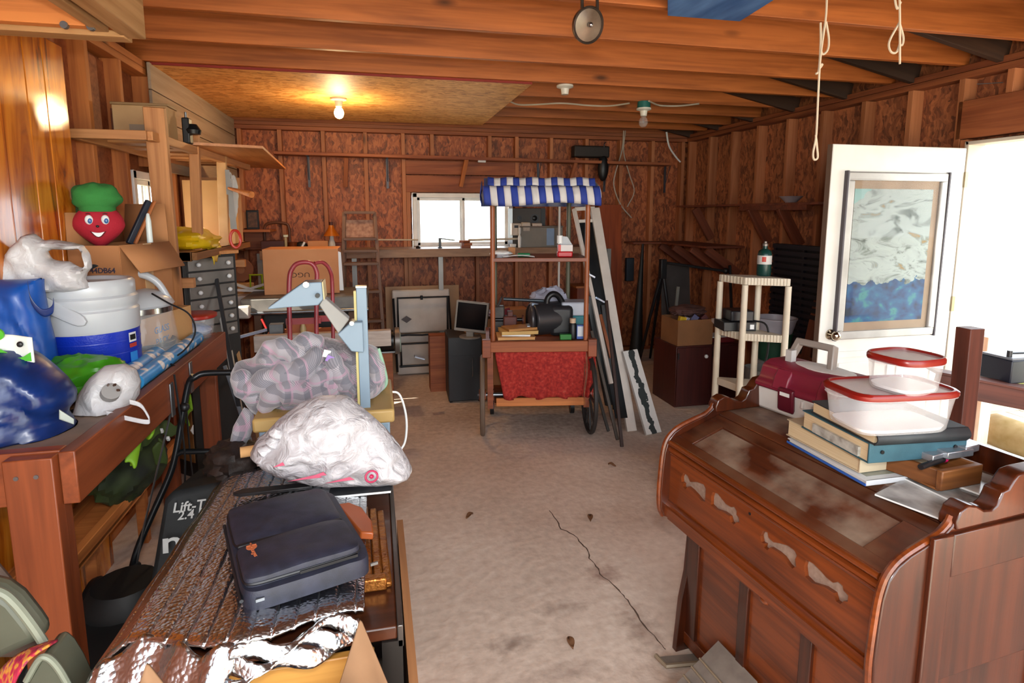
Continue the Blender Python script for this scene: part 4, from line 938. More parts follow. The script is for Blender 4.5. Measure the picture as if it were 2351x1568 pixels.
lid_pts = lambda y0, y1, x0, x1, dz: MB().add([(x, y, .8035 + .355 * x + dz) for x, y in ((x0, y0), (x1, y0), (x1, y1), (x0, y1))] + [(x, y, .79 + .355 * x) for x, y in ((x0, y0), (x1, y0), (x1, y1), (x0, y1))], [(0, 1, 2, 3), (7, 6, 5, 4), (0, 4, 5, 1), (1, 5, 6, 2), (2, 6, 7, 3), (3, 7, 4, 0)])
build('lid', lid_pts(0, OL, 0, .225, -.006), ORGT, org)
for nm, a in (('lid_rail', (0, OL, 0, .032)), ('lid_rail', (0, OL, .15, .19)), ('lid_stile', (0, .075, .03, .152)), ('lid_stile', (OL - .075, OL, .03, .152))): build(nm, lid_pts(*a, .001), ORGT2, org, bev=.002)
build('rear_board', lid_pts(0, OL, .193, .225, .001), ORGT2, org, bev=.002)
build('lid_edge', MB().tube([(-.002, .002, .795), (-.002, OL - .002, .795)], .009, 10), ORG, org)
build('case_top', MB().bb(.225, .56, 0, OL, .868, .884), ORGT, org, bev=.003)
build('upper_moulding', MB().prism([(.0, .762), (-.006, .768), (-.006, .776), (.004, .784), (.03, .784), (.03, .762)], 0, OL, 'xz'), ORG, org)
z5 = lambda u, v: (1470 + u / 2.668, 1050 + v / 2.668)
sh = [[(265, 93), (290, 112), (305, 150), (345, 150), (388, 165), (402, 195), (396, 272), (372, 266), (345, 232), (318, 202), (292, 180), (276, 196), (262, 180), (264, 160), (252, 150), (250, 120)],
      [(443, 212), (475, 222), (500, 255), (525, 285), (556, 305), (575, 302), (592, 330), (588, 350), (606, 372), (606, 398), (590, 396), (572, 412), (556, 398), (545, 360), (510, 335), (460, 318), (432, 290), (434, 240)],
      [(752, 447), (780, 460), (785, 490), (815, 520), (850, 525), (905, 540), (945, 570), (960, 600), (948, 625), (955, 668), (930, 682), (905, 655), (875, 610), (840, 580), (795, 552), (778, 570), (758, 552), (762, 530), (742, 520), (735, 480)],
      [(1015, 625), (1060, 650), (1100, 690), (1140, 735), (1180, 768), (1212, 762), (1240, 785), (1245, 815), (1275, 845), (1270, 885), (1245, 880), (1225, 900), (1198, 880), (1185, 832), (1130, 795), (1050, 770), (1010, 730), (1003, 670)]]
holes = [[(lambda q: (q.y, q.z))(osurf(*z5(*p), .004)) for p in s_] for s_ in sh]
zc = lambda h: [(y, min(max(z, .60), .75)) for y, z in h]
holes = [zc(h) for h in holes]
outer = [(0, .583), (OL, .583), (OL, .764), (0, .764)]
polys = [[Vector((y, z, 0)) for y, z in outer]] + [[Vector((y, z, 0)) for y, z in h] for h in holes]
flat = [p for q in polys for p in q]; tri = tessellate_polygon(polys)
b = MB(); b.add([(.004, p.x, p.y) for p in flat], tri); b.add([(.016, p.x, p.y) for p in flat], [t_[::-1] for t_ in tri])
k = 0
for q in polys:
    n = len(q); b.add([(.004, p.x, p.y) for p in q] + [(.016, p.x, p.y) for p in q], [(i, (i + 1) % n, n + (i + 1) % n, n + i) for i in range(n)])
build('fall_panel', b, ORG, org)
build('grille_cloth', MB().bb(.0155, .018, .02, OL - .02, .59, .758), FAB, org)
build('upper_bead', MB().tube([(.003, .002, .757), (.003, OL - .002, .757)], .005, 8), ORG, org)
build('keyhole', MB().cyl((.0045, osurf(*z5(672, 345), .004).y, osurf(*z5(672, 345), .004).z), (.002, osurf(*z5(672, 345), .004).y, osurf(*z5(672, 345), .004).z), .004, n=10), BLACKM, org)
build('lower_rail', MB().prism([(-.012, .535), (-.012, .575), (-.006, .581), (-.002, .589), (.02, .589), (.02, .535)], 0, OL, 'xz'), ORG, org)
build('rail_bead', MB().tube([(-.012, 0, .572), (-.012, OL, .572)], .004, 8), ORG, org)
build('key_bed', MB().bb(.0, .54, 0, OL, .52, .537), ORG, org)
chk = [(.02, .52), (-.012, .53), (-.026, .56), (-.03, .62), (-.026, .70), (-.02, .76), (-.008, .80), (.016, .828), (.05, .846), (.10, .862), (.14, .874), (.165, .892), (.175, .91), (.56, .91), (.56, .52)]
for y in (-.024, OL):
    build('cheek', MB().prism(chk, y, y + .024, 'xz'), ORGZ, org, bev=.003)
    rimp = [(x, y + .012, z) for x, z in chk[1:13]]
    build('cheek_moulding', MB().tube(bez(rimp, 3), .0085, 8), ORG, org)
gal = [(.17, .885), (.168, .905), (.178, .928), (.20, .938), (.225, .932), (.25, .918), (.275, .914), (.292, .922), (.302, .94), (.306, .952), (.325, .955), (.338, .972), (.35, .984), (.38, .988), (.56, .988), (.56, .885)]
for y in (-.03, OL - .012): build('gallery_scroll', MB().prism(gal, y, y + .042, 'xz'), ORGZ, org, bev=.004)
build('back_panel', MB().bb(.548, .565, -.02, OL + .02, .0, .95), ORGZ, org)
for y in (-.02, OL + .002):
    build('side_panel', MB().bb(.10, .55, y, y + .018, .0, .53), ORGZ, org)
for x0, x1, z0, z1 in ((.10, .16, .0, .88), (.50, .56, 0, .88), (.16, .5, .78, .88), (.16, .5, 0, .1)): build('side_frame', MB().bb(x0, x1, -.034, -.022, z0, z1), ORGZ, org, bev=.003)
# lower front: stiles, panels, rail
FX = .10
for y0, y1 in ((OL - .06, OL), (OL - .30, OL - .262), (.24, .278), (0, .06)): build('front_stile', MB().bb(FX - .012, FX + .012, y0, y1, .03, .535), ORGZ, org, bev=.003)
for y0, y1 in ((OL - .262, OL - .06), (.278, OL - .3), (.06, .24)): build('front_panel', MB().bb(FX, FX + .01, y0, y1, .05, .53), ORG, org)
build('front_rail', MB().bb(FX - .014, FX + .01, 0, OL, .03, .075), ORG, org, bev=.003)
build('corner_bracket', MB().prism([(FX - .0, .535), (FX - .07, .535), (FX - .06, .515), (FX - .03, .50), (FX - .012, .46), (FX, .44)], OL - .02, OL, 'xz'), ORGZ, org, bev=.002)
build('side_foot', MB().prism([(FX, .5), (FX - .012, .3), (FX - .03, .2), (FX - .045, .0), (FX + .05, .0), (FX + .05, .5)], OL - .004, OL + .02, 'xz'), ORGZ, org, bev=.002)
build('pull_tab', MB().sph((.0, .32, .528), (.012, .016, .014), 12, 8), ORG, org)
PEDC = mat('#7d7166', .85, col2='#6a5f56', vs=20); PEDM = mat('#a08f78', .5, .4)
for y0, y1 in ((.42, .60), (.18, .36)):
    pd = MB().add([(.09, y0, .17), (.09, y1, .17), (-.1, y1, .035), (-.1, y0, .035), (.09, y0, .15), (.09, y1, .15), (-.1, y1, .015), (-.1, y0, .015)], [(0, 1, 2, 3), (7, 6, 5, 4), (0, 4, 5, 1), (1, 5, 6, 2), (2, 6, 7, 3), (3, 7, 4, 0)])
    po = build('pedal', pd, PEDC, org)
    build('pedal_lip', MB().bb(-.106, -.094, y0 - .004, y1 + .004, .01, .048), PEDM, po, bev=.003)
    for k in range(3): build('tread_strip', MB().tube([(.02 - .03 * k, y0, .124 - .0214 * k), (.02 - .03 * k, y1, .124 - .0214 * k)], .004, 6), PEDM, po)
# loose grey metal sill lying in front of the pedals
a, c_ = Zp(1505, 1512, .01), Zp(1622, 1500, .012)
o = thing('metal_sill', 'bent grey metal threshold piece lying on the floor before the organ pedals', 'metal strip', (a + c_) / 2)
mt = (a + c_) / 2; dd = (c_ - a) / 2; dd.z = 0; nn_ = Vector((-dd.y, dd.x, 0)).normalized()
build('plate', MB().add([-dd, dd, dd - nn_ * .05, -dd - nn_ * .05 + dd * .2] + [q + Vector((0, 0, .005)) for q in (-dd, dd, dd - nn_ * .05, -dd - nn_ * .05 + dd * .2)], [(3, 2, 1, 0), (4, 5, 6, 7), (0, 1, 5, 4), (1, 2, 6, 5), (2, 3, 7, 6), (3, 0, 4, 7)]), PEDC, o)
build('lip', MB().tube([-dd + Vector((0, 0, .012)), -dd - nn_ * .05 + dd * .2 + Vector((0, 0, .01)), dd - nn_ * .05 + Vector((0, 0, .01))], .008, 6), PEDM, o)

OT = .884
def ob(name, lab, cat, px, py, z, lz=0, group=None):
    """a thing standing on the organ, square to it (turned by lz)"""
    q = Zp(px, py, z); return thing(name, lab, cat, (q.x, q.y, z), OA + lz, group)
# tackle box
MAR = mat('#7d1f34', .4, col2='#6d1a2c'); TBW = mat('#d3cfca', .45, col2='#c2bdb6')
o = ob('tackle_box', 'maroon and off white tackle box with carrying handle on the far organ end', 'tackle box', 1738, 933, OT, .12)
TL = .36
body = [(.0, .0), (.19, .0), (.2, .085), (-.008, .085)]
build('body', MB().prism(body, -TL, 0, 'xz'), TBW, o, bev=.01)
lidp = [(-.016, .08), (-.016, .10), (.004, .112), (.018, .155), (.05, .17), (.14, .17), (.18, .155), (.205, .1), (.205, .08)]
build('lid', MB().prism(lidp, -TL - .006, .006, 'xz'), MAR, o, bev=.008)
build('lid_tray', MB().lathe([(.0, .002), (.09, .002), (.1, .0), (.1, -.004)], 24, c=(.095, -TL / 2, .171), sx=.5, sy=1.05), TBW, o)
for y in (-TL * .27, -TL * .73): build('lid_rib', MB().prism([(-.019, .09), (-.006, .13), (.012, .158), (.012, .09)], y - .03, y + .03, 'xz'), MAR, o, bev=.005)
for y in (-TL * .36,):
    lt = build('latch', MB().prism([(-.026, .10), (-.012, .105), (-.006, .03), (-.014, .02), (-.022, .03)], y - .03, y + .03, 'xz'), mat('#5c1526', .3), o, bev=.005)
    build('latch_slot', MB().bb(-.0275, -.022, y - .018, y + .018, .078, .09), WHITE, lt)
build('hinge_tab', MB().bb(-.014, -.0, -TL * .53, -TL * .5, .05, .075), TBW, o, bev=.003)
build('yellow_clip', MB().bb(-.012, .006, -TL * .83, -TL * .77, .018, .042), mat('#d9a514', .4), o, bev=.004)
GRYH = mat('#8f857c', .45)
hd_ = build('handle', MB().prism([(-.09, .0), (-.07, .0), (-.055, .062), (.055, .062), (.07, .0), (.09, .0), (.072, .084), (-.072, .084)], -.014, .014, 'yz'), GRYH, o, (.1, -TL / 2 + .06, .166), (0, .35, 0), bev=.004)
build('handle_foot', MB().bb(-.012, .012, -.012, .012, -.006, .04), mat('#b9b6b2', .4), o, (.08, -TL / 2 + .12, .17))
# books
def book(name, lab, pn, pr, z, depth, th, cov, page, spine_front=True, lz=0, round_=0):
    """pn = near left corner, pr = right end of the spine (pixels at height z)"""
    a, c_ = Zp(*pn, z), Zp(*pr, z); ang = math.atan2(c_.y - a.y, c_.x - a.x); L = (c_ - a).length
    o = thing(name, lab, 'book', (a.x, a.y, z), ang, 'books on the organ')
    build('pages', MB().bb(.004, L - .004, .006, depth - .004, .003, th - .003), page, o)
    build('cover', MB().bb(0, L, 0, depth, 0, .003), cov, o); build('cover', MB().bb(0, L, .0, depth, th - .003, th), cov, o)
    if round_: build('spine', MB().grid(lambda u, v: Vector((L * u, -.35 * th * math.sin(v * math.pi), th * v)), 2, 9), cov, o, solid=.003)
    else: build('spine', MB().bb(0, L, -.002, .004, 0, th), cov, o, bev=.002)
    return o, L
PAGE = mat('#cbb694', .85, col2='#bfa680', stretch=(1, 1, 60), vs=5); PAGEW = mat('#d8d4ca', .8, stretch=(1, 1, 60), vs=5)
z0 = OT + .001
o, L = book('picture_book', 'large thin white and blue picture book at the bottom of the stack on the organ', (1988, 1116), (2170, 1094), z0, .29, .014, mat('#cfd0d2', .3), PAGEW)
build('cover_picture', MB().bb(.02, L - .02, .02, .26, .0142, .0148), mat('#8f8f86', .35, col2='#5a6a48', vs=9), o); build('blue_edge', MB().bb(-.003, .0, .0, .29, .0, .006), mat('#2f5cae', .4), o)
build('blue_patch', MB().bb(L * .55, L - .025, .02, .11, .0149, .0153), mat('#1f3f7a', .35), o)
z1 = z0 + .016
o, L = book('old_book', 'thick beige hardback with worn pale pages under the teal binder', (1972, 1086), (2128, 1066), z1, .27, .05, mat('#bba98c', .7), PAGE, round_=0)
z2 = z1 + .051
o, L = book('ring_binder', 'teal cloth ring binder with two black rivets on its spine', (1992, 1064), (2215, 1046), z2, .25, .052, mat('#2f5560', .65, col2='#274a55', vs=20, bump=.1, bs=300), PAGE)
for x in (.035, L - .035): build('rivet', MB().cyl((x, -.003, .028), (x, -.0055, .028), .005, n=10), BLACKM, o)
build('clear_sleeves', MB().bb(-.004, .01, .03, .2, .006, .03), mat('#b9b7b0', .25, col2='#8b8880', vs=40), o)
z3 = z2 + .053
o, L = book('black_book', 'black cloth hardback with rounded spine at the top of the stack', (2006, 1022), (2218, 1010), z3, .24, .034, mat('#23262a', .6, col2='#2e3336', vs=20), PAGE, round_=1)
z4_ = z3 + .035
# food containers
CLR = NT('clear_food_plastic').p(Base_Color='#f0eeee', Roughness=.1, Alpha=.25, Specular_IOR_Level=.8)
REDS = mat('#7a150e', .3)
a, c_ = Zp(1985, 996, z4_), Zp(2160, 990, z4_)
def tub(lab, loc, rz, hx, hy, h, sq, grp='red lidded food containers on the organ'):
    o = thing('food_container', lab, 'container', loc, rz, grp)
    build('tub', MB().lathe([(0, .002), (.86, .0), (.9, .006), (.985, h), (1.03, h + .003), (1.03, h + .006), (.975, h + .006)], 56, sx=hx, sy=hy, sq=sq), CLR, o)
    build('lid', MB().lathe([(1.02, h + .004), (1.045, h + .008), (1.045, h + .016), (1.0, h + .021), (.95, h + .021), (.94, h + .014)], 56, sx=hx, sy=hy, sq=sq), REDS, o)
    build('lid_window', MB().lathe([(0, h + .0155), (.94, h + .0155), (.94, h + .0145), (0, h + .0145)], 56, sx=hx, sy=hy, sq=sq), mat('#b9a5a4', .25), o)
    build('inner_base', MB().lathe([(0, .004), (.82, .004), (.86, .012)], 56, sx=hx, sy=hy, sq=sq), mat('#efeded', .3), o)
    for s in (-1, 1): build('lid_tab', MB().lathe([(.0, 0), (.02, 0), (.022, .003), (.0, .004)], 16, c=(s * hx * 1.05, 0, h + .004), sy=1.6), CLR, o)
    return o

tub('wide rectangular clear food container with red lid on top of the books', (1.228, 1.147, z4_), -.09, .135, .08, .082, .6)
z5_ = z4_ + .100
tub('small round-cornered clear food container with red lid on the larger container', (1.238, 1.12, z5_), .1, .07, .066, .066, .4)
# drawer box with blister strips
q = Zp(2152, 1140, OT)
o = thing('wooden_tray', 'small dovetailed wooden drawer used as a tray on the near end of the organ', 'tray', (q.x, q.y, OT + .014), OA - .02)
TRW = wood('#8a5428', '#5e3414', .5, knots=False, rv=.1)
build('front', MB().box((0, 0, 0), (.135, .016, .05)), TRW, o, (.066, .0, .027), bev=.003)
build('side', MB().box((0, 0, 0), (.15, .014, .045)), TRW, o, (.0, .075, .025), (0, 0, math.pi / 2 + .25), bev=.003)
build('side', MB().box((0, 0, 0), (.15, .014, .045)), TRW, o, (.135, .075, .025), (0, 0, math.pi / 2 + .1), bev=.003)
build('back', MB().box((0, 0, 0), (.15, .014, .045)), TRW, o, (.05, .15, .025), bev=.003); build('bottom', MB().bb(.0, .13, .0, .15, .0, .005), TRW, o)
BLI = mat('#b8babf', .3, .8, col2='#8f9298', vs=25)
for k, (x, y, z, w_, a_) in enumerate(((.06, .06, .056, .09, .1), (.1, .045, .062, .085, -.05), (.145, .05, .066, .06, .12))):
    so = thing('blister_strip', ('silver blister strip lying leftmost across the wooden tray', 'silver blister strip in the middle of the wooden tray', 'silver blister strip overhanging the right end of the tray')[k], 'blister pack', OM.to_3x3() @ Vector((x, y, 0)) + Vector((q.x, q.y, OT + .014 + z)), OA + a_, 'blister strips on the tray')
    build('card', MB().bb(-w_ / 2, w_ / 2, -.025, .025, -.0, .018), BLI, so, bev=.002)
o2 = single('black_pen', 'black pen with pink end resting beneath the blister strips', 'pen', MB().cyl((-.05, 0, 0), (.05, 0, .0), .007), BLACK, Zp(2140, 1063, OT + .07), (0, 0, OA + .15))
build('pink_cap', MB().sph((.055, 0, 0), (.01, .009, .009), 12, 8), mat('#b0154e', .4), o2)
for k, (px, py, rz, cc, c2) in enumerate(((2130, 1152, .25, '#c9c7c4', '#5a5552'), (2190, 1122, -.05, '#b5b2ae', '#302c2a'), (2215, 1098, .15, '#d9d7d3', '#77706b'))):
    q2 = Zp(px, py, OT + .002 + .005 * k)
    so = thing('magazine', ('glossy magazine lying under the wooden tray', 'glossy magazine beside the gallery scroll of the organ', 'pale glossy magazine topmost at the right of the tray')[k], 'magazine', (q2.x, q2.y, OT + .001 + .005 * k), OA + rz, 'magazines on the organ')
    build('pages', MB().bb(-.07, .07, -.085, .085, 0, .004), WHITE, so)
    build('cover', MB().bb(-.07, .07, -.085, .085, .004, .0046), mat(cc, .18, col2=c2, vs=9), so)
    if k == 0: build('red_print', MB().bb(-.03, .01, -.075, -.06, .0046, .005), mat('#b02a2a', .3), so)
# ================================================================== THE VENDOR CART
CO, CA = Vector((1.085, 3.85, 0)), -.185
CP = lambda x, y, z: CO + Matrix.Rotation(CA, 3, 'Z') @ Vector((x, y, z))
POLE = wood('#a05a34', '#7c3f20', .4, ax=2, knots=False, rv=.05)
cart = thing('vendor_cart', 'wooden vendor cart on tall wheels with blue and white striped canopy and red skirt', 'cart', CO, CA)
CB = lambda n, m, *a, **k: build(n, MB().bb(*a), m, cart, **k)
for x in (-.31, .34):
    for y, m_ in ((.0, POLE), (.44, mat('#5c5a48', .5))):
        build('pole', MB().cyl((x if y == 0 else x * .86 - .02, y, .68), (x if y == 0 else x * .86 - .02, y, 1.70), .017, n=12), m_, cart)
CB('tray_rail', PINED, -.36, .385, -.04, -.005, .61, .685, bev=.004); CB('tray_rail', BENCHW, -.36, .385, .46, .49, .61, .685)
for x in (-.36, .36): CB('tray_rail', BENCHW, x, x + .025, -.005, .46, .61, .685)
for x in (-.385, .35): CB('corner_block', BENCHW, x, x + .06, -.055, -.0, .575, .70, bev=.004)
CB('tray_floor', PINED, -.34, .37, -.005, .46, .62, .635)
for x in (-.33, .35):
    for y in (-.0, .44): CB('leg', BENCHW, x - .02, x + .02, y - .02, y + .02, .16 if y else .2, .62)
CB('lower_board', PINE, -.29, .345, -.02, .0, .215, .275, bev=.004); CB('lower_shelf', PINED, -.30, .35, .0, .44, .22, .235)
CB('shelf', BENCHW, -.31, .35, -.015, .44, 1.235, 1.262, bev=.003)
t = NT('red_bandana_cloth'); co = t.obj(); nz = t.n('TexNoise', Vector=co, Scale=55.0, Detail=3.0)
t.set(t.b.inputs['Base Color'], t.ramp(nz.outputs[0], [(.35, '#86140f'), (.6, '#a82a1e'), (.75, '#b04a38')])); REDC = t.p(Roughness=.85)
def skirt(u, v):
    x = -.295 + .635 * u; fz = (.012 * math.sin(u * 42) * (1 - abs(u - .5) * .3) + .02 * math.sin(u * 11 + 1)) * (v ** .6)
    e = .05 * max(0, v - .1) * (1 if u < .12 else 0)
    return Vector((x + .03 * v * (.5 - u) + e, -.012 - .012 - fz * .6, .61 - (.335 + .012 * math.sin(u * 17)) * v))
build('skirt', MB().grid(skirt, 90, 14), REDC, cart, solid=.003)
build('skirt', MB().grid(lambda u, v: Vector((.325 + .075 * u + .012 * math.sin(v * 4), -.03 + .02 * math.sin(u * 9), .61 - .33 * v)), 14, 10), REDC, cart, solid=.003)
build('skirt', MB().grid(lambda u, v: Vector((-.335 + .012 * math.sin(v * 6), .0 + .4 * u, .61 - .33 * v)), 14, 10), REDC, cart, solid=.003)
WHL = mat('#6b5a4c', .5); TYRE = mat('#2a2624', .6)
for s, x in ((-1, -.385), (1, .375)):
    wh = build('wheel', MB().tube([(x, .02 + .27 * math.cos(a), .29 + .27 * math.sin(a)) for a in [2 * math.pi * i / 36 for i in range(36)]], .017, 8, closed=True), WHL if s < 0 else TYRE, cart)
    build('hub', MB().cyl((x - .025, .02, .29), (x + .025, .02, .29), .04), BENCHW, wh)
    for k in range(10):
        a = 2 * math.pi * k / 10; build('spoke', MB().cyl((x, .02, .29), (x, .02 + .265 * math.cos(a), .29 + .265 * math.sin(a)), .009, n=6), TYRE, wh)
build('axle', MB().cyl((-.385, .02, .29), (.375, .02, .29), .014), STEEL, cart)
for x in (-.33, .30): build('castor', MB().cyl((x, .44, .06), (x + .03, .44, .06), .06, n=16), BLACK, cart); 
for x in (-.315, .315): CB('castor_post', BENCHW, x - .02, x + .02, .42, .46, .05, .2)
# canopy: striped cloth, a ridge tier and a hanging valance, each stripe sewn as its own strip
CBL = mat('#2a3f9a', .75, col2='#22347f'); CWH = mat('#d9d4d2', .75, col2='#cbc4c0')
cano = build('canopy', MB().prism([(-.06, 1.735), (.05, 1.80), (.44, 1.80), (.52, 1.735), (.52, 1.725), (.44, 1.79), (.05, 1.79), (-.06, 1.725)], -.365, .385, 'yz'), mat('#41558f', .8), cart)
NS = 17; xs0, xs1 = -.375, .40
for k in range(NS):
    xa = xs0 + (xs1 - xs0) * k / NS; xb = xs0 + (xs1 - xs0) * (k + 1) / NS
    m_ = CBL if k % 2 == 0 else CWH
    def val(u, v, xa=xa, xb=xb, k=k):
        x = xa + (xb - xa) * u; sag = -.012 * math.sin((x + .4) * 9) 
        return Vector((x + .012 * v, -.075 - .035 * math.sin(v * 2.4) - .006 * math.sin(x * 50 + v * 3), 1.742 - .12 * v + sag * v))
    build('canopy_stripe', MB().grid(val, 4, 7), m_, cano, solid=.003)
    m2 = CBL if k % 2 == 0 else CWH
    x2 = lambda x: -.36 + (x + .395) * .93
    def top_(u, v, xa=xa, xb=xb):
        x = x2(xa + (xb - xa) * u); return Vector((x, -.055 + .035 * v, 1.745 + .055 * v - .004 * math.sin(x * 40)))
    build('canopy_stripe', MB().grid(top_, 4, 4), m2, cano, solid=.003)
build('canopy_end', MB().grid(lambda u, v: Vector((-.38 - .012 * math.sin(v * 3), -.08 + .58 * u, 1.735 - .12 * v + .055 * math.sin(u * math.pi))), 10, 5), CBL, cano, solid=.003)
build('canopy_end', MB().grid(lambda u, v: Vector((.402 + .012 * math.sin(v * 3), -.08 + .58 * u, 1.735 - .12 * v + .055 * math.sin(u * math.pi))), 10, 5), CWH, cano, solid=.003)
build('rear_valance', MB().grid(lambda u, v: Vector((-.39 + .8 * u, .52, 1.735 - .12 * v)), 10, 3), mat('#3a4c86', .8, col2='#8f93a6', vs=14), cano, solid=.003)
# goods on the cart
cz = .686
def ct(name, lab, cat, x, y, z, rz=0, g=None): return thing(name, lab, cat, CP(x, y, z), rz + CA, g)
for k, (th, w_, d_, rz, m_, lab) in enumerate(((.022, .26, .2, .05, CARDL, 'tan folder of papers at the bottom of the pile on the cart tray'), (.014, .2, .16, -.1, WHITE, 'white sheaf of paper in the pile on the cart tray'), (.025, .26, .18, .12, mat('#c9a25e', .6), 'thick buff booklet in the pile on the cart tray'), (.018, .22, .15, .35, mat('#b07a3c', .6), 'orange brown booklet topping the pile on the cart tray'))):
    o = ct('booklet', lab, 'booklet', -.15 + .01 * k, .1, cz + .0 + sum((.022, .014, .025, .018)[:k]), rz, 'paper pile on the cart tray')
    build('pages', MB().bb(-w_ / 2, w_ / 2, -d_ / 2, d_ / 2, .001, th - .001), m_, o, bev=.002)
    build('cover', MB().bb(-w_ / 2 - .003, w_ / 2 + .003, -d_ / 2, d_ / 2, th - .002, th), m_, o)
VAC = mat('#2c2b2d', .35, col2='#232224')
o = ct('vacuum_cleaner', 'dark grey canister vacuum cleaner with carrying handle on the cart tray', 'vacuum', .1, .16, cz)
build('drum', MB().cyl((-.13, 0, .12), (.1, .08, .12), .12, n=26), VAC, o, bev=.012)
build('front_cap', MB().sph((-.125, 0, .12), (.03, .11, .11), 22, 12), mat('#3a3638', .3), o)
build('dial', MB().cyl((-.15, -.05, .075), (-.17, -.055, .075), .024, n=16), mat('#9a9a9a', .3, .6), o)
build('motor_housing', MB().bb(.0, .17, -.05, .16, .0, .22), VAC, o, bev=.03)
build('handle', MB().tube(bez([(-.02, .02, .2), (-.01, .02, .27), (.03, .03, .30), (.08, .05, .27), (.13, .07, .17)], 6), .022, 10), BLACKM, o)
build('hose_pipe', MB().cyl((-.33, .05, .262), (-.03, .05, .245), .012, n=10), mat('#3f464c', .3, .5), o); build('nozzle', MB().box((-.09, .0, .225), (.09, .05, .02), (0, .2, .2)), mat('#8fa0b5', .3), o, bev=.004)
o = ct('cast_iron_vise', 'small rusty red bench vise standing on the cart tray behind the papers', 'vise', -.18, .26, cz)
RUST = mat('#5c2a20', .6, col2='#3d1c16', vs=12)
build('body', MB().bb(-.05, .05, -.04, .04, .04, .13), RUST, o, bev=.01); build('base', MB().bb(-.07, .07, -.05, .05, 0, .04), RUST, o, bev=.006); build('jaw', MB().bb(-.02, .02, -.045, .045, .13, .165), RUST, o, bev=.004)
build('screw', MB().cyl((-.13, 0, .1), (.09, 0, .1), .014), BLACKM, o); build('handwheel', MB().cyl((.09, 0, .1), (.1, 0, .1), .035), RUST, o)
o = ct('gear_case', 'dark oily gear case at the left of the cart tray', 'machine part', -.27, .3, cz); build('case', MB().bb(-.04, .05, -.04, .04, 0, .2), mat('#2a2622', .5, col2='#4a3f36', vs=15), o, bev=.01); build('lever', MB().cyl((0, -.03, .2), (.03, -.06, .27), .008), STEEL, o)
single('green_box', 'small bright green box at the front of the cart tray', 'box', MB().bb(-.04, .04, -.02, .02, 0, .038), mat('#17751f', .4), CP(.2, .02, cz), (0, 0, CA), bev=.003)
o = ct('spray_can', 'black spray can with tan cap on the cart tray beside the green box', 'can', .255, .05, cz); build('can', MB().lathe([(.0, 0), (.026, 0), (.027, .004), (.027, .1), (.02, .112)], 18), BLACK, o); build('cap', MB().lathe([(.022, .112), (.022, .145), (.0, .147)], 18), mat('#c7a98c', .5), o)
o = ct('cleaner_box', 'white and blue cleaner box standing at the right of the cart tray', 'box', .305, .04, cz); build('box', MB().bb(-.025, .028, -.02, .02, 0, .1), mat('#3f5fa8', .4), o, bev=.002); build('label', MB().bb(-.02, .02, -.0215, -.02, .02, .092), mat('#c9ccd0', .5), o)
o = ct('storage_bin', 'pale grey plastic bin with teal lower band behind the cleaner box on the cart', 'bin', .3, .25, cz); build('band', MB().bb(-.1, .08, -.08, .08, 0.05, .14), mat('#0f6f78', .45), o, bev=.006); build('bin', MB().bb(-.11, .09, -.09, .09, .14, .24), mat('#b9bfca', .45), o, bev=.012); build('foot', MB().bb(-.1, .08, -.08, .08, 0, .05), WHITE, o)
o = single('white_cloth', 'crumpled pale cloth heaped behind the vacuum on the cart', 'cloth', crumple((0, 0, .08), (.12, .07, .1), .4, 1.8, 17, -.0), mat('#a9a9b8', .8), CP(.12, .36, cz + .13), (0, 0, CA))
sz_ = 1.263
o = ct('tape_dispenser_box', 'red and white medicine-like box standing on the upper cart shelf', 'box', .19, .06, sz_); build('red_base', MB().bb(-.05, .055, -.03, .03, 0, .04), mat('#c0101c', .35), o, bev=.008); build('carton', MB().bb(-.045, .055, -.028, .03, .04, .085), mat('#d9cfcb', .5), o, bev=.002); build('red_band', MB().bb(-.0455, -.028, -.0285, .0305, .0402, .0855), mat('#cc3325', .4), o); build('roll', MB().cyl((-.035, -.02, .095), (-.035, -.02, .15), .02, n=18), WHITE, o); build('backing', MB().prism([(-.03, .085), (.055, .085), (.02, .14), (-.03, .145)], .0, .02, 'xz'), mat('#b8babd', .5), o)
single('green_block', 'small green plastic case on the upper cart shelf', 'case', MB().bb(-.045, .045, -.02, .02, 0, .025), mat('#1f7a4a', .4), CP(-.09, .1, sz_), (0, 0, CA), bev=.008)
single('paper_sheet', 'curled white papers lying along the front of the upper cart shelf', 'paper', MB().grid(lambda u, v: Vector((-.12 + .22 * u, -.06 + .1 * v, .004 + .01 * math.sin(u * 3.1))), 12, 3), WHITE, CP(-.12, .07, sz_), (0, 0, CA), solid=.003)
o = single('small_cardboard_box', 'tiny brown cardboard box on the upper cart shelf', 'box', MB().bb(-.025, .025, -.02, .02, 0, .06), CARD, CP(-.17, .2, sz_), (0, 0, CA), bev=.002)
o = single('crumpled_wrapper', 'crumpled white plastic wrapper at the left end of the upper cart shelf', 'wrapper', crumple((0, 0, .02), (.06, .05, .025), .4, 2, 9, -.0, 18, 12), WHITE, CP(-.25, .1, sz_), (0, 0, CA))

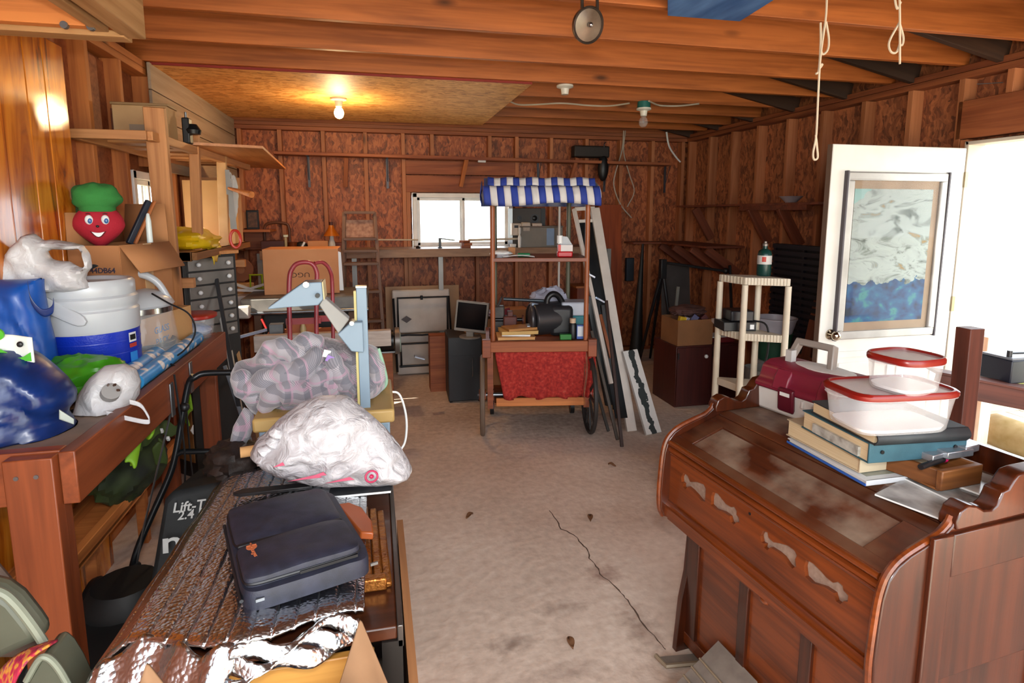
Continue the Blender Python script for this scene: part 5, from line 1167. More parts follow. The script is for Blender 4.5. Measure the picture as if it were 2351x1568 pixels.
# ------------------------------------------------------------------ things leaning right of the cart
def lean(name, lab, cat, p0, p1, wd, th, m, up=(1, 0, 0), g=None):
    p0, p1 = Vector(p0), Vector(p1); x = (p1 - p0); L = x.length; x.normalize()
    u = Vector(up); u = (u - x * u.dot(x)).normalized(); y = u.cross(x); M = Matrix((x, y, u)).transposed()
    return tag(build(name, MB().box((0, 0, 0), (L, th, wd)), m, None, (p0 + p1) / 2, M, bev=.003), lab, cat, g)
CREAM = mat('#c9bdb2', .5, col2='#b8aca2')
a, c_ = Zp(1450, 990, .0), Yp(1365, 478, 4.45)
o = thing('screen_door_frame', 'tall white framed screen door leaning behind the right side of the cart', 'screen door', (a + c_) / 2)
d = c_ - a
def rail(off, wd, m, n='rail', s=1, t0=0, t1=1): return beam(n, a + off + d * t0, a + off + d * t1, .03, wd, m, o, up=(1, 0, 0))
rail(Vector((.0, 0, .0)), .075, CREAM); 
w2 = Yp(1318, 480, 4.45) - c_
a2 = a + Vector((-.16, .02, .06)); beam('rail', a2 + Vector((0, 0, .3)), c_ + w2, .025, .03, CREAM, o, up=(1, 0, 0))
beam('cross_rail', c_ + w2 * .95 + (a - c_) * .06, c_ + (a - c_) * .06, .02, .025, CREAM, o, up=(0, 0, 1))
beam('cross_rail', c_ + w2 * .95, c_, .02, .03, CREAM, o, up=(0, 0, 1))
MESH = mat('#17181a', .5, col2='#24272a')
pm = MB(); q0, q1, q2, q3 = a + Vector((-.12, .015, .1)), a + Vector((-.03, .01, .1)), c_ + (a - c_) * .06 + Vector((-.03, .01, 0)), c_ + w2 * .93 + (a - c_) * .06 + Vector((.01, .01, 0))
build('mesh_panel', MB().add([q0, q1, q2, q3], [(0, 1, 2, 3)]), MESH, o, world=True, solid=.006)
for k, (px, py, px2, py2) in enumerate(((1353, 630, 1366, 637), (1368, 683, 1388, 694), (1363, 707, 1371, 713), (1380, 717, 1391, 724))): beam('glint_strip', Yp(px, py, 4.1), Yp(px2, py2, 4.1), .015, .016, mat('#a9bcd6', .2, .5), o)  # pale blue strips stand in for glints of light on the door
DKP = mat('#2a2422', .5); BRP = mat('#5a3a2a', .5)
for k, (b0, t0, y0, y1, wd, m_, lab) in enumerate((((1428, 1030), (1392, 690), 3.47, 4.0, .022, mat('#38241e', .5), 'dark brown pole nearest the camera leaning right of the cart'),
        ((1418, 1010), (1358, 760), 3.55, 3.95, .022, mat('#4a4038', .5), 'grey brown pole leaning against the cart wheel'),
        ((1397, 990), (1352, 830), 3.7, 4.0, .02, mat('#3a3632', .5), 'short dark pole leaning lowest beside the cart wheel'),
        ((1412, 940), (1383, 700), 3.9, 4.1, .03, MESH, 'flat black metal bar leaning among the poles'),
        ((1398, 930), (1350, 680), 3.95, 4.1, .05, mat('#2b2c2c', .55), 'wide dark grey slat leaning behind the poles'),
        ((1403, 822), (1378, 722), 3.9, 4.02, .024, mat('#8a4a24', .4), 'short orange wooden handle leaning among the dark poles'))):
    p0 = Yp(*b0, y0); p0.z = max(p0.z, .012)
    lean('leaning_pole', lab, 'pole', p0, Yp(*t0, y1), wd, wd * .8, m_, g='poles leaning beside the cart')
t = NT('foam_strip'); co = t.obj(); sy = t.n('SeparateXYZ', Vector=co); nz = t.n('TexNoise', Vector=co, Scale=14.0, Detail=4.0)
dd_ = t.math('ABSOLUTE', t.math('ADD', sy.outputs[2], t.math('MULTIPLY', t.math('SUBTRACT', nz.outputs[0], .5), .09)))
t.set(t.b.inputs['Base Color'], t.mix(t.math('LESS_THAN', dd_, .02), '#c4beb8', '#1e2322')); FOAM = t.p(Roughness=.7)
lean('foam_board', 'white board with a ragged dark stripe leaning low right of the cart', 'board', Zp(1500, 996, .01), Yp(1445, 805, 3.95), .12, .03, FOAM)
lean('wardrobe_door', 'tall reddish plywood door leaning on the back wall right of the cart', 'door panel', (2.53, 5.95, .0), (2.53, 6.08, 1.66), .27, .02, wood('#a04a22', '#7c3214', .4, ax=0, knots=False, rv=.05))
o = thing('small_cabinet', 'reddish wooden cabinet door edge low on the back wall beside the tall plywood door', 'cabinet', (2.3, 5.95, 0)); build('body', MB().bb(-.22, .1, -.12, .14, 0, .78), wood('#8a3f1e', '#6b2a10', .45, ax=2, knots=False), o, bev=.003); build('top', MB().bb(-.24, .12, -.14, .14, .78, .80), PINE, o)

# ------------------------------------------------------------------ black cabinet, monitor, folding table, grinder
q = Zp(1072, 925, 0)
o = thing('black_cabinet', 'black upright equipment cabinet standing left of the cart', 'cabinet', (q.x + .0, q.y + .18, 0), -.05)
CBK = mat('#232326', .5, col2='#1d1d20')
build('body', MB().bb(-.14, .14, -.16, .2, .012, .555), CBK, o, bev=.006); build('handle', MB().tube([(.06, -.16, .22), (.06, -.175, .24), (.06, -.175, .36), (.06, -.16, .38)], .004), STEEL, o); build('door_seam', MB().bb(-.135, .135, -.1612, -.16, .4, .402), BLACK, o)
for x in (-.12, .12):
    for y in (-.14, .18): build('foot', MB().cyl((x, y, 0), (x, y, .013), .012), BLACK, o)
build('latch', MB().bb(.1, .115, -.166, -.16, .05, .065), STEEL, o)
o = thing('monitor', 'flat computer monitor with beige bezel tilted on top of the black cabinet', 'monitor', (.73, 4.63, .556), -.35, None)
BEZ = mat('#8c8378', .45); tl = (.0, .12, 0)
sc_ = build('screen_housing', MB().bb(-.135, .135, -.012, .03, .05, .30), BEZ, o, rot=(-.08, .09, 0), bev=.006)
build('screen', MB().bb(-.118, .118, -.0135, -.012, .075, .285), mat('#0a0a0c', .12), sc_); build('stand_neck', MB().bb(-.03, .03, .0, .05, .01, .12), BEZ, o, bev=.004); build('stand_foot', MB().cyl((0, .03, 0), (0, .03, .012), .09, n=24), BEZ, o)
q0, q1 = Yp(905, 858, 5.62), Yp(1035, 858, 5.62)
o = thing('folding_table', 'white folding table stood on end with black tube legs against the back bench', 'table', ((q0.x + q1.x) / 2, 5.6, .0))
TBW_ = mat('#b9aea4', .5, col2='#a99c90'); hw = (q1.x - q0.x) / 2
build('tabletop', MB().bb(-hw, hw, 0, .04, .42, .84), TBW_, o, (0, 0, 0), (-.03, 0, 0), bev=.015); build('tabletop', MB().bb(-hw + .03, hw - .02, .01, .045, .01, .41), TBW_, o, bev=.012)
build('lip', MB().tube([(-hw, -.01, .40), (-hw * .5, -.012, .408), (0, -.01, .40), (hw * .5, -.012, .408), (hw, -.01, .402)], .01), BLACKM, o)
FR = lambda pts: build('leg_frame', MB().tube(pts, .011, 8), BLACKM, o)
FR([(-hw + .05, -.03, .40), (-hw + .05, -.03, .77), (hw - .03, -.03, .77), (hw - .03, -.03, .40)]); FR([(-hw + .07, -.05, .02 + .08), (-hw + .07, -.05, .33), (hw - .05, -.05, .33)]); FR([(-hw + .05, -.05, .11), (hw - .03, -.05, .11)]); FR([(-hw + .01, -.04, .77), (-hw + .03, -.06, .06)]); FR([(hw - .02, -.04, .78), (hw - .0, -.06, .38), (hw - .05, -.06, .0)])
build('diamond_sticker', MB().prism([(-.05, 0), (0, .035), (.05, 0), (0, -.035)], -.004, -.002, 'xz'), mat('#3d2f2e', .5), o, (-hw + .13, -.012, .56)); build('hook', MB().cyl((0, -.04, .75), (0, -.04, .79), .012), BLACKM, o)
lean('backing_board', 'beige hardboard sheet standing behind the white folding table', 'board', (q0.x - .03 + .33, 5.71, 0), (q0.x - .03 + .33, 5.75, .86), .72, .01, mat('#a07a58', .7))
q = Zp(895, 880, 0)
o = thing('bench_grinder', 'black bench grinder with grey guards on a wooden pedestal', 'grinder', (.05, 4.62, 0))
build('pedestal', MB().bb(-.06, .06, -.05, .05, 0, .48), PINED, o, bev=.004)
build('motor', MB().cyl((-.12, 0, .57), (.07, 0, .57), .085, n=22), BLACKM, o); build('motor_cap', MB().sph((-.12, 0, .57), (.04, .085, .085), 18, 10), BLACKM, o)
build('wheel_guard', MB().cyl((.08, -.02, .57), (.115, -.02, .57), .105, n=24), mat('#77706a', .4, .5), o); build('grinding_wheel', MB().cyl((.1, -.03, .56), (.125, -.03, .56), .08, n=24), mat('#8f9a8c', .8), o); build('tool_rest', MB().bb(.08, .16, -.14, -.08, .5, .51), mat('#a9b2c4', .3, .7), o, (0, 0, 0), (0, .3, 0))
build('top_plate', MB().bb(-.07, .09, -.05, .05, .48, .492), STEEL, o)
# ------------------------------------------------------------------ table saw, carton, hand truck, ladder
SAWC = mat('#6d6862', .45, .3, col2='#56524d', vs=10)
zs = Yp(545, 687, 4.45).z
o = thing('table_saw', 'grey cast iron table saw with fence rail behind the desk', 'table saw', (-.5, 4.7, 0))
xl, xr = Yp(553, 690, 4.45).x + .5, Yp(845, 690, 4.45).x + .5
build('table', MB().bb(xl, xr, -.25, .3, zs - .05, zs), SAWC, o, bev=.004); build('front_apron', MB().bb(xl, xr, -.262, -.25, zs - .11, zs - .005), SAWC, o, bev=.003)
build('cabinet', MB().bb(xl + .12, xr - .14, -.08, .25, zs - .3, zs - .05), mat('#2c2a28', .6), o); 
for x in (xl + .1, xr - .12):
    for y in (-.2, .24): build('leg', MB().bb(x - .025, x + .025, y - .025, y + .025, 0, zs - .1), mat('#5a3a22', .6), o)
build('fence_rail', MB().cyl((xl - .06, -.29, zs - .1), (xr + .0, -.29, zs - .1), .014), STEEL, o)
build('fence_clamp', MB().bb(xl - .02, xl + .07, -.34, -.27, zs - .13, zs - .04), mat('#c9c3ba', .35, .4), o, bev=.012); build('fence_knob', MB().sph((xl - .04, -.33, zs - .12), .022, 12, 8), mat('#d6cfc4', .4), o); build('red_lever', MB().cyl((xl + .14, -.3, zs - .14), (xl + .17, -.31, zs - .21), .008), mat('#a8201c', .5), o)
p0, p1, p2 = Yp(608, 688, 4.62), Yp(790, 688, 4.62), Yp(608, 573, 4.62)
o = thing('shoe_carton', 'large plain tan carton with upside down lettering standing on the table saw', 'box', ((p0.x + p1.x) / 2, 4.8, zs + .001), .0)
cw, chh = p1.x - p0.x, p2.z - zs
CARDO = mat('#c98a5a', .75, col2='#bb7a4a', vs=3)
build('body', MB().bb(-cw / 2, cw / 2 - .03, -.18, .18, 0, chh), CARDO, o, bev=.003); build('white_flap', MB().prism([(cw / 2 - .045, chh - .015), (cw / 2 - .01, chh - .03), (cw / 2, .02), (cw / 2 - .03, .02)], -.175, -.165, 'xz'), WHITE, o)
q = Yp(690, 631, 4.62)
text('lettering', 'UGG', .05, mat('#4a2c1c', .7), o, (q.x - (p0.x + p1.x) / 2 + .0, -.1815, q.z - zs), (math.pi / 2, math.pi, 0), sx=1.25)
HT = mat('#a03a40', .35, col2='#8c2e34')
o = thing('hand_truck', 'red tubular hand truck with double arched handle in front of the tan carton', 'hand truck', (-.4, 3.5, 0))
W3 = lambda px, py, y: Yp(px, py, y) - Vector((-.4, 3.5, 0))
f0 = [W3(668, 900, 3.40), W3(666, 780, 3.44), W3(664, 650, 3.49), W3(672, 615, 3.5), W3(690, 603, 3.5), W3(715, 605, 3.5), W3(727, 625, 3.5), W3(727, 660, 3.49), W3(727, 790, 3.44), W3(728, 900, 3.40)]
f0 = bez([Vector((f0[0].x, -.15, .05))] + f0[1:-1] + [Vector((f0[-1].x, -.15, .05))], 6)
build('frame', MB().tube(f0, .013, 10), HT, o)
f1 = bez([W3(722, 604, 3.5), W3(742, 603, 3.53), W3(758, 622, 3.55), W3(763, 660, 3.56), W3(765, 790, 3.52), W3(766, 900, 3.48)], 6)
build('rear_handle', MB().tube(f1, .011, 10), HT, o)
for za, xb in ((736, 727), (736, 762)): pass
build('cross_bar', MB().box((W3(697, 737, 3.47).x, W3(697, 737, 3.47).y - .0, W3(697, 737, 3.47).z), (.19, .016, .034)), HT, o); build('cross_bar', MB().box((W3(748, 731, 3.5).x, W3(748, 731, 3.5).y, W3(748, 731, 3.5).z), (.12, .016, .034)), HT, o)
build('toe_plate', MB().bb(f0[0].x - .06, f0[-1].x + .06, -.3, -.13, 0, .008), HT, o)
for x in (f0[0].x - .05, f0[-1].x + .06): build('wheel', MB().cyl((x - .025, .0, .12), (x + .025, .0, .12), .12, n=22), BLACK, o)
a0, a1 = Yp(790, 488, 5.3), Yp(860, 488, 5.3); LW_ = wood('#6b4a34', '#4f3324', .6, knots=False)
o = thing('stepladder', 'old wooden stepladder with paint spattered steps standing before the back wall', 'ladder', ((a0.x + a1.x) / 2, 5.25, 0))
zt = a0.z; bx0, bx1 = -.2, .19
for s, tx, bx in ((-1, a0.x, bx0), (1, a1.x, bx1)):
    tx -= (a0.x + a1.x) / 2; beam('side_rail', (tx, .05, zt), (bx, -.25, 0), .03, .055, LW_, o, up=(0, 1, 0), world=False); beam('rear_leg', (tx * .95, .1, zt - .02), (bx, .42, 0), .022, .03, LW_, o, up=(0, 1, 0), world=False)
for k, py in enumerate((488, 549, 577, 607, 672, 740)):
    z = Yp(825, py, 5.25 - .04 * k).z; f = (zt - z) / zt; hw_ = .13 + .06 * f; y = .05 - .3 * f
    build('step', MB().bb(-hw_, hw_, y - .05, y + .05, z - .012, z + .012), LW_, o, bev=.002)
build('painted_board', MB().bb(-.125, .125, .06, .075, Yp(825, 546, 5.3).z, Yp(825, 505, 5.3).z), mat('#a97a5c', .6, col2='#7a4a30', vs=30), o)
# ================================================================== BACK WALL SHELVES AND LEFT REAR CORNER
o = thing('wall_shelf', 'long narrow wooden shelf high on the back wall with grey and wooden brackets', 'shelf', (1.1, YB, 2.12))
beam('shelf_board', (-.9, YB - .08, 2.13), (3.2, YB - .08, 2.10), .15, .03, PINED, o)
GB_ = mat('#4c4a50', .45, .5)
for px, y1, y2 in ((707, 350, 430), (888, 355, 430), (1235, 365, 430), (1388, 372, 440), (1527, 375, 470)):
    p = Yp(px, y1, YB); b = MB(); b.bb(-.012, .012, -.008, 0, -.30, 0); b.bb(-.012, .012, -.13, 0, -.008, 0); b.add([(-.004, -.12, -.004), (.004, -.12, -.004), (.004, -.004, -.24), (-.004, -.004, -.24)], [(0, 1, 2, 3)])
    build('metal_bracket', b, GB_, o, (p.x - 1.1, -.001, 2.115 - 2.12 - .006 * p.x), (0, 0, 0))
for px, pb in ((795, 793), (1072, 1058), (1325, 1305)):
    a = Yp(px, 362, YB - .13); c_ = Yp(pb, 428, YB - .02); beam('wood_brace', a, c_, .035, .04, PINE if px == 1072 else PINED, o, up=(1, 0, 0))
o = thing('white_label_reel', 'small white plastic tape reel hanging under the high back shelf', 'reel', Yp(1106, 369, YB - .1)); build('reel', MB().cyl((-.04, 0, 0), (.04, 0, 0), .018, n=16), WHITE, o)
single('black_machine', 'black boxy machine on the right end of the high back shelf', 'machine', MB().bb(-.2, .2, -.06, .06, 0, .12), mat('#2a211d', .6), Yp(1355, 362, YB - .08) + Vector((0, 0, .0)), bev=.015)
o = thing('black_bag', 'dark bag hanging from the right end of the high back shelf', 'bag', Yp(1385, 375, YB - .12)); build('body', MB().sph((0, 0, -.05), (.06, .05, .14), 16, 12), BLACK, o); build('strap', MB().tube([(0, 0, .08), (0, -.02, .2), (.02, 0, .22)], .006), BLACK, o)
# work shelf under the window
SZ = 1.225; SY0 = 5.62
o = thing('work_shelf', 'long shallow work shelf under the back window on grey slotted metal posts', 'shelf', (.5, 5.85, 0))
xL, xR = Yp(596, 575, SY0).x, Yp(1385, 590, SY0).x
build('shelf_top', MB().bb(xL, xR, SY0, YB - .004, SZ - .015, SZ), mat('#9a8a7c', .35, col2='#86766a', vs=6), o, world=True); build('front_edge', MB().bb(xL, xR, SY0 - .02, SY0, SZ - .075, SZ + .004), mat('#8f6d52', .6, col2='#7a5a42', stretch=(1, 6, 6)), o, world=True, bev=.003)
for px in (1012, 1395, 815, 600):
    p = Yp(px, 640, SY0 + .03); build('metal_post', MB().bb(p.x - .022, p.x + .022, SY0 + .005, SY0 + .045, 0, SZ - .02), mat('#8d8a86', .45, .4), o, world=True)
build('guide_rail', MB().cyl((Yp(865, 547, 5.75).x, 5.75, SZ + .09), (Yp(960, 550, 5.75).x, 5.75, SZ + .085), .008), mat('#b9a68e', .5), o, world=True)
build('guide_rail', MB().cyl((Yp(1075, 556, 5.8).x, 5.8, SZ + .075), (Yp(1200, 553, 5.8).x, 5.8, SZ + .085), .011), mat('#c9bba8', .5), o, world=True)
SH = lambda px, y=5.78: Vector((Yp(px, 560, y).x, y, SZ))
for k, (dx, dz, w_) in enumerate(((0, 0, .09), (.012, .025, .085), (-.01, .05, .08), (0.02, .0, .03))):
    if k < 3: single('wood_block', ('brown wood block at the bottom of the little pile on the window shelf', 'middle brown wood block of the pile on the window shelf', 'top brown wood block of the pile against the back window')[k], 'block', MB().bb(-w_ / 2, w_ / 2, -.04, .04, 0, .024), PINED, SH(1069) + Vector((dx, 0, dz)), (0, 0, .2 * k), group='wood blocks on the window shelf', bev=.002)
o = thing('bar_clamp', 'small black bar clamp standing on the window shelf', 'clamp', SH(1010)); build('screw_post', MB().bb(-.012, .012, -.01, .01, 0, .10), BLACKM, o); build('arm', MB().cyl((0, 0, .095), (.15, .02, .075), .005), BLACKM, o); build('foot', MB().bb(-.02, .02, -.02, .02, 0, .01), BLACKM, o)
o = thing('oil_cup', 'small dark oil cup on the window shelf left of the clamp', 'cup', SH(960)); build('knob', MB().lathe([(.02, 0), (.025, .01), (.012, .025), (0, .028)], 14), BLACK, o)
o = thing('amber_lantern', 'amber coned lantern with white bottle base on the back shelf left of the stepladder', 'lantern', SH(762)); AMB = mat('#b5600e', .3, col2='#8a4206')
build('bottle', MB().lathe([(0, 0), (.03, 0), (.032, .05), (.02, .1), (.02, .13)], 16), mat('#c9c0b4', .35), o); build('shade', MB().lathe([(.075, .13), (.07, .14), (.03, .2), (.02, .23), (0, .23)], 20), AMB, o); build('cap', MB().cyl((0, 0, .23), (0, 0, .26), .018), mat('#4a1c0c', .5), o)
o = thing('pipe_clamp', 'brass coloured pipe clamp standing upright on the back shelf', 'clamp', SH(657)); build('bar', MB().bb(-.01, .01, -.01, .01, 0, .12), mat('#a98b5c', .35, .6), o); build('head', MB().bb(-.022, .022, -.015, .015, .12, .145), mat('#cdbf9c', .35, .6), o, bev=.004); build('foot', MB().bb(-.02, .02, -.02, .02, 0, .012), BLACKM, o)
single('tan_box', 'long tan cardboard box on the back shelf beside the lantern', 'box', MB().bb(-.09, .09, -.05, .05, 0, .085), CARDO, SH(731), bev=.003)
o = thing('power_sander', 'black and white handheld power tool lying on the back shelf', 'power tool', SH(692)); build('body', MB().sph((0, 0, .04), (.055, .04, .04), 18, 12), BLACK, o); build('white_grip', MB().box((.02, -.035, .05), (.02, .02, .06), (0, .5, 0)), WHITE, o, bev=.006)
single('dark_crate', 'dark red brown crate at the left end of the back shelf', 'crate', MB().bb(-.1, .1, -.06, .06, 0, .09), mat('#4a1e14', .6), SH(628), bev=.004)
o = thing('copper_pot', 'copper coloured round pot on the back shelf beside the pipe clamp', 'pot', SH(672)); build('pot', MB().lathe([(0, 0), (.04, 0), (.05, .03), (.045, .07), (.048, .075)], 20), mat('#8a4420', .35, .6), o)
o = thing('wood_frame_rack', 'upright arched wooden frame standing at the left end of the back shelf', 'frame', SH(640, 5.95)); build('frame', MB().tube(bez([(-.12, 0, 0), (-.12, 0, .2), (-.06, 0, .25), (.06, 0, .245), (.1, 0, .2), (.1, 0, 0)], 5), .014), mat('#5c3018', .6), o); build('panel', MB().bb(-.3, -.08, 0, .012, .0, .2), PINED, o)
single('red_shelf_box', 'reddish wooden box on the back shelf right of the lantern', 'box', MB().bb(-.05, .05, -.05, .05, 0, .06), mat('#7c3416', .6), SH(782, 5.95), bev=.003)
# speaker cabinet, cream radio and grey case at the right of the window
o = thing('stereo_cabinet', 'dark stereo speaker cabinet standing right of the back window', 'speaker', (Yp(1207, 520, 5.85).x, 5.9, 1.31)); q = Yp(1207, 480, 5.75)
zb, zt_ = SZ - 1.31, Yp(1207, 478, 5.8).z - 1.31
build('body', MB().bb(-.15, .15, -.1, .12, .0 + zb, zt_), mat('#3f3a35', .5), o, bev=.004); build('side', MB().bb(.15, .2, -.08, .12, zb, zt_), BLACK, o); build('speaker_cone', MB().lathe([(.045, 0), (.04, -.008), (.015, .008), (0, .008)], 22), BLACKM, o, (.08, -.103, zt_ - .1), (math.pi / 2, 0, 0)); build('tweeter', MB().lathe([(.025, 0), (.02, -.006), (0, .004)], 18), BLACKM, o, (-.08, -.103, zt_ - .1), (math.pi / 2, 0, 0))
o = thing('cream_radio', 'cream cassette radio set with round dial in front of the stereo cabinet', 'radio', (Yp(1207, 540, 5.72).x, 5.72, Yp(1207, 540, 5.72).z)); CRM = mat('#c9bcae', .45)
build('left_unit', MB().bb(-.15, -.05, -.03, .04, 0, .12), CRM, o, bev=.006); build('middle_unit', MB().bb(-.05, .045, -.04, .03, .03, .13), CRM, o, bev=.014); build('right_unit', MB().bb(.06, .165, -.03, .04, 0, .12), CRM, o, bev=.008); build('dial', MB().cyl((.115, -.03, .07), (.115, -.036, .07), .025), BLACKM, o); build('display', MB().bb(-.125, -.085, -.032, -.029, .075, .1), BLACKM, o)
o = thing('grey_case', 'grey metal cash case with pale blue panel behind the cart shelf', 'case', (Yp(1245, 588, 5.66).x, 5.78, SZ)); build('body', MB().bb(-.22, .22, -.1, .1, .0, .2), mat('#7d766c', .5), o, bev=.004); build('lid', MB().bb(-.225, .225, -.105, .105, .2, .215), mat('#6a5e54', .5), o, bev=.003); build('blue_panel', MB().bb(.05, .13, -.102, -.1, .02, .19), mat('#7f97b8', .5), o)
single('white_spray_bottle', 'slim white spray bottle standing left of the grey case', 'bottle', MB().lathe([(0, 0), (.016, 0), (.018, .1), (.008, .13), (.014, .15), (.014, .2), (.0, .205)], 14), WHITE, SH(1193, 5.66), )
single('white_cup', 'small white cup on the shelf beside the cream radio', 'cup', MB().lathe([(0, 0), (.025, 0), (.032, .03), (.03, .035), (0, .03)], 16), WHITE, (Yp(1178, 545, 5.7).x, 5.7, SZ))
for px, h in ((1290, .0), ): lean('white_pipe', 'thin white pipe standing upright behind the cart canopy', 'pipe', (Yp(1284, 540, 5.5).x, 5.5, .0), (Yp(1288, 475, 5.55).x, 5.6, 1.68), .02, .02, WHITE)
# cartons and papers below the window shelf, behind the cart
for k, (px, y, sx, sy, sz, m_, lab, zb) in enumerate(((1010, 5.1, .2, .15, .5, PINED, 'orange wooden chair-like box standing between folding table and monitor', 0), (1190, 4.9, .34, .3, .62, CARD, 'brown carton behind the cart with papers on top', 0), (1105, 4.9, .3, .25, .68, CARD, 'brown carton behind the monitor heaped with papers', 0), (1180, 4.9, .22, .18, .12, CARD, 'small brown carton stacked on the carton behind the cart', .625))):
    q = Yp(px, 700, y); o = thing('carton', lab, 'box', (q.x, y, zb), 0, 'cartons behind the cart'); carton(o, sx, sy, sz, m_)
o = single('paper_pile', 'loose white papers heaped on the carton behind the monitor', 'paper', crumple((0, 0, .02), (.1, .1, .035), .5, 2.4, 3, -.0), mat('#b9b9cf', .7), (Yp(1102, 680, 4.9).x, 4.9, .682))
single('white_cup', 'white paper cup standing on the heap of papers', 'cup', MB().lathe([(0, 0), (.025, 0), (.03, .07), (0, .068)], 14), WHITE, (Yp(1106, 665, 4.9).x, 4.88, .735))
single('red_folder', 'dark red folder leaning on the small carton behind the cart', 'folder', MB().bb(-.09, .09, -.006, .006, 0, .1), mat('#8a1f2c', .5), (Yp(1152, 670, 4.75).x, 4.72, .66), (-.1, -.25, .1))
# crate and planks below the saw
o = thing('white_plank', 'weathered white painted plank lying across the crate before the table saw', 'plank', (-.42, 4.05, .62)); zz_ = Yp(700, 765, 4.05).z
o.location = (Yp(745, 780, 4.05).x, 4.05, zz_); build('plank', MB().bb(-.44, .44, -.03, .03, -.11, 0), mat('#c2b3a6', .6, col2='#a8988c', vs=7, stretch=(1, 6, 6)), o, bev=.004)
o = thing('tool_crate', 'dark wooden crate of brass and cardboard odds under the table saw', 'crate', (Yp(690, 760, 4.2).x, 4.22, 0)); zc_ = Yp(690, 764, 4.2).z
build('crate', MB().bb(-.22, .28, -.12, .15, 0, zc_), PINED, o); build('orange_box', MB().bb(-.08, .1, -.1, -.02, zc_, zc_ + .085), mat('#c06a3a', .5), o, bev=.003); build('tin', MB().bb(-.19, -.1, -.1, -.03, zc_, zc_ + .08), STEEL, o, bev=.003); build('bottle', MB().lathe([(0, 0), (.018, 0), (.02, .05), (.01, .08), (.0, .085)], 14, c=(.03, -.12, zc_)), mat('#d6c08a', .3), o)
for k, (px, py) in enumerate(((575, 830), (575, 800))): pass
# rods leaning at the end of the workbench
ROD = [mat('#b4b2ae', .4), mat('#2a2a2c', .5), mat('#b58a5c', .6), mat('#8c98a4', .4), mat('#7a5a3c', .6), mat('#c3b8a6', .5)]
for k, (t0, b0, yt, yb, m_, lab) in enumerate((((497, 640), (560, 1000), 3.75, 3.35, 1, 'black rod leaning past the corner of the workbench'), ((502, 700), (548, 935), 3.8, 3.5, 0, 'pale grey trim strip leaning past the corner of the workbench'),
        ((527, 790), (556, 960), 3.85, 3.55, 5, 'cream trim strip leaning beside the black rod'), ((540, 785), (580, 950), 3.9, 3.6, 2, 'tan wood strip leaning nearest the blanket'), ((516, 840), (570, 1000), 3.6, 3.3, 3, 'bluish metal strip leaning lowest beside the workbench leg'))):
    p0 = Yp(*b0, yb); d = Yp(*t0, yt) - p0; p1 = p0 + d; k_ = p0.z / max(1e-3, -(-d.z)) if d.z else 0
    p0 = p0 - d * (p0.z / d.z) * .98
    lean('trim_strip', lab, 'trim strip', p0, p1, .022, .012, ROD[m_], g='strips leaning by the workbench')
lean('blue_strip', 'long bluish white metal strip slanting from the floor toward the table saw', 'strip', Yp(545, 775, 3.9), Yp(612, 757, 4.1), .02, .012, mat('#a9b4cc', .35, .3), up=(0, 0, 1))
# ------------------------------------------------------------------ storage rack over the bench
o = thing('storage_rack', 'rough timber storage rack on posts above the far end of the workbench', 'rack', (-1.05, 3.6, 0))
LUM = wood('#c08450', '#9a6236', .6)
pa0, pa1 = Zp(405, 772, BZ - .012), Yp(354, 246, 3.0)
beam('post', pa0, pa1, .038, .085, LUM, o, up=(1, 0, 0))
beam('post', Yp(456, 592, 3.62), Yp(445, 302, 3.55), .04, .05, LUM, o, up=(1, 0, 0))
pc0 = Yp(518, 800, 4.1); pc1 = Yp(508, 346, 4.1); pc0.z = 0; beam('post', pc0, pc1, .04, .055, mat('#d8a874', .6, col2='#c69458'), o, up=(1, 0, 0))  # this post paler than the others: sunlight put into its colour
Zs = 1.9
beam('front_rail', (-1.26, 2.93, Zs), (-.955, 2.93, Zs), .038, .04, LUM, o); beam('side_rail', (-.955, 2.93, Zs), (-.90, 4.75, Zs), .04, .04, LUM, o); beam('back_rail', (-1.25, 2.93, Zs), (-1.25, 4.75, Zs), .03, .04, LUM, o)
for k in range(7): build('shelf_slat', MB().bb(-1.26, -.96, 3.0 + .25 * k, 3.13 + .25 * k, Zs + .0, Zs + .018), LUM, o, world=True, bev=.002)
pl = [Zp(468, 337, Zs + .02), Zp(603, 341, Zs + .02), Zp(656, 389, Zs + .02), Zp(520, 388, Zs + .02)]
build('plywood_sheet', MB().add([Vector((-1.2, 3.36, Zs + .02)), pl[1], pl[2], Vector((-1.2, 4.86, Zs + .02))] + [q + Vector((0, 0, .014)) for q in (Vector((-1.2, 3.36, Zs + .02)), pl[1], pl[2], Vector((-1.2, 4.86, Zs + .02)))], [(3, 2, 1, 0), (4, 5, 6, 7), (0, 1, 5, 4), (1, 2, 6, 5), (2, 3, 7, 6), (3, 0, 4, 7)]), wood('#c07a40', '#a05f2a', .5, ax=1, knots=False, rv=0), o, world=True)
Z2 = 1.36
for y0, y1 in ((3.35, 3.6), (3.61, 4.02), (4.105, 4.15), (4.235, 4.6)): build('middle_board', MB().bb(-1.25, -.92, y0, y1, Z2 - .02, Z2), LUM, o, world=True); beam('middle_rail', (-1.25, 3.34, Z2 - .02), (-.93, 3.34, Z2 - .02), .03, .05, LUM, o); beam('middle_rail', (-.92, 3.34, Z2 - .02), (-.90, 4.6, Z2 - .02), .03, .04, LUM, o)  # gaps and narrow divider shaped to let sun patches reach the floor
Z3 = 2.08 - .9
for y in (3.3, 4.55): build('lower_bearer', MB().bb(-1.25, -.92, y, y + .04, Z3, Z3 + .05), LUM, o, world=True)
single('hardboard_sheet', 'tan hardboard sheet standing at the back of the storage rack beside the window', 'panel', MB().bb(-.16, .16, -.004, .004, 0, .45), mat('#c98e58', .6, col2='#bd7f48'), (-1.07, 4.5, Z2 + .001), (-.03, 0, 0))
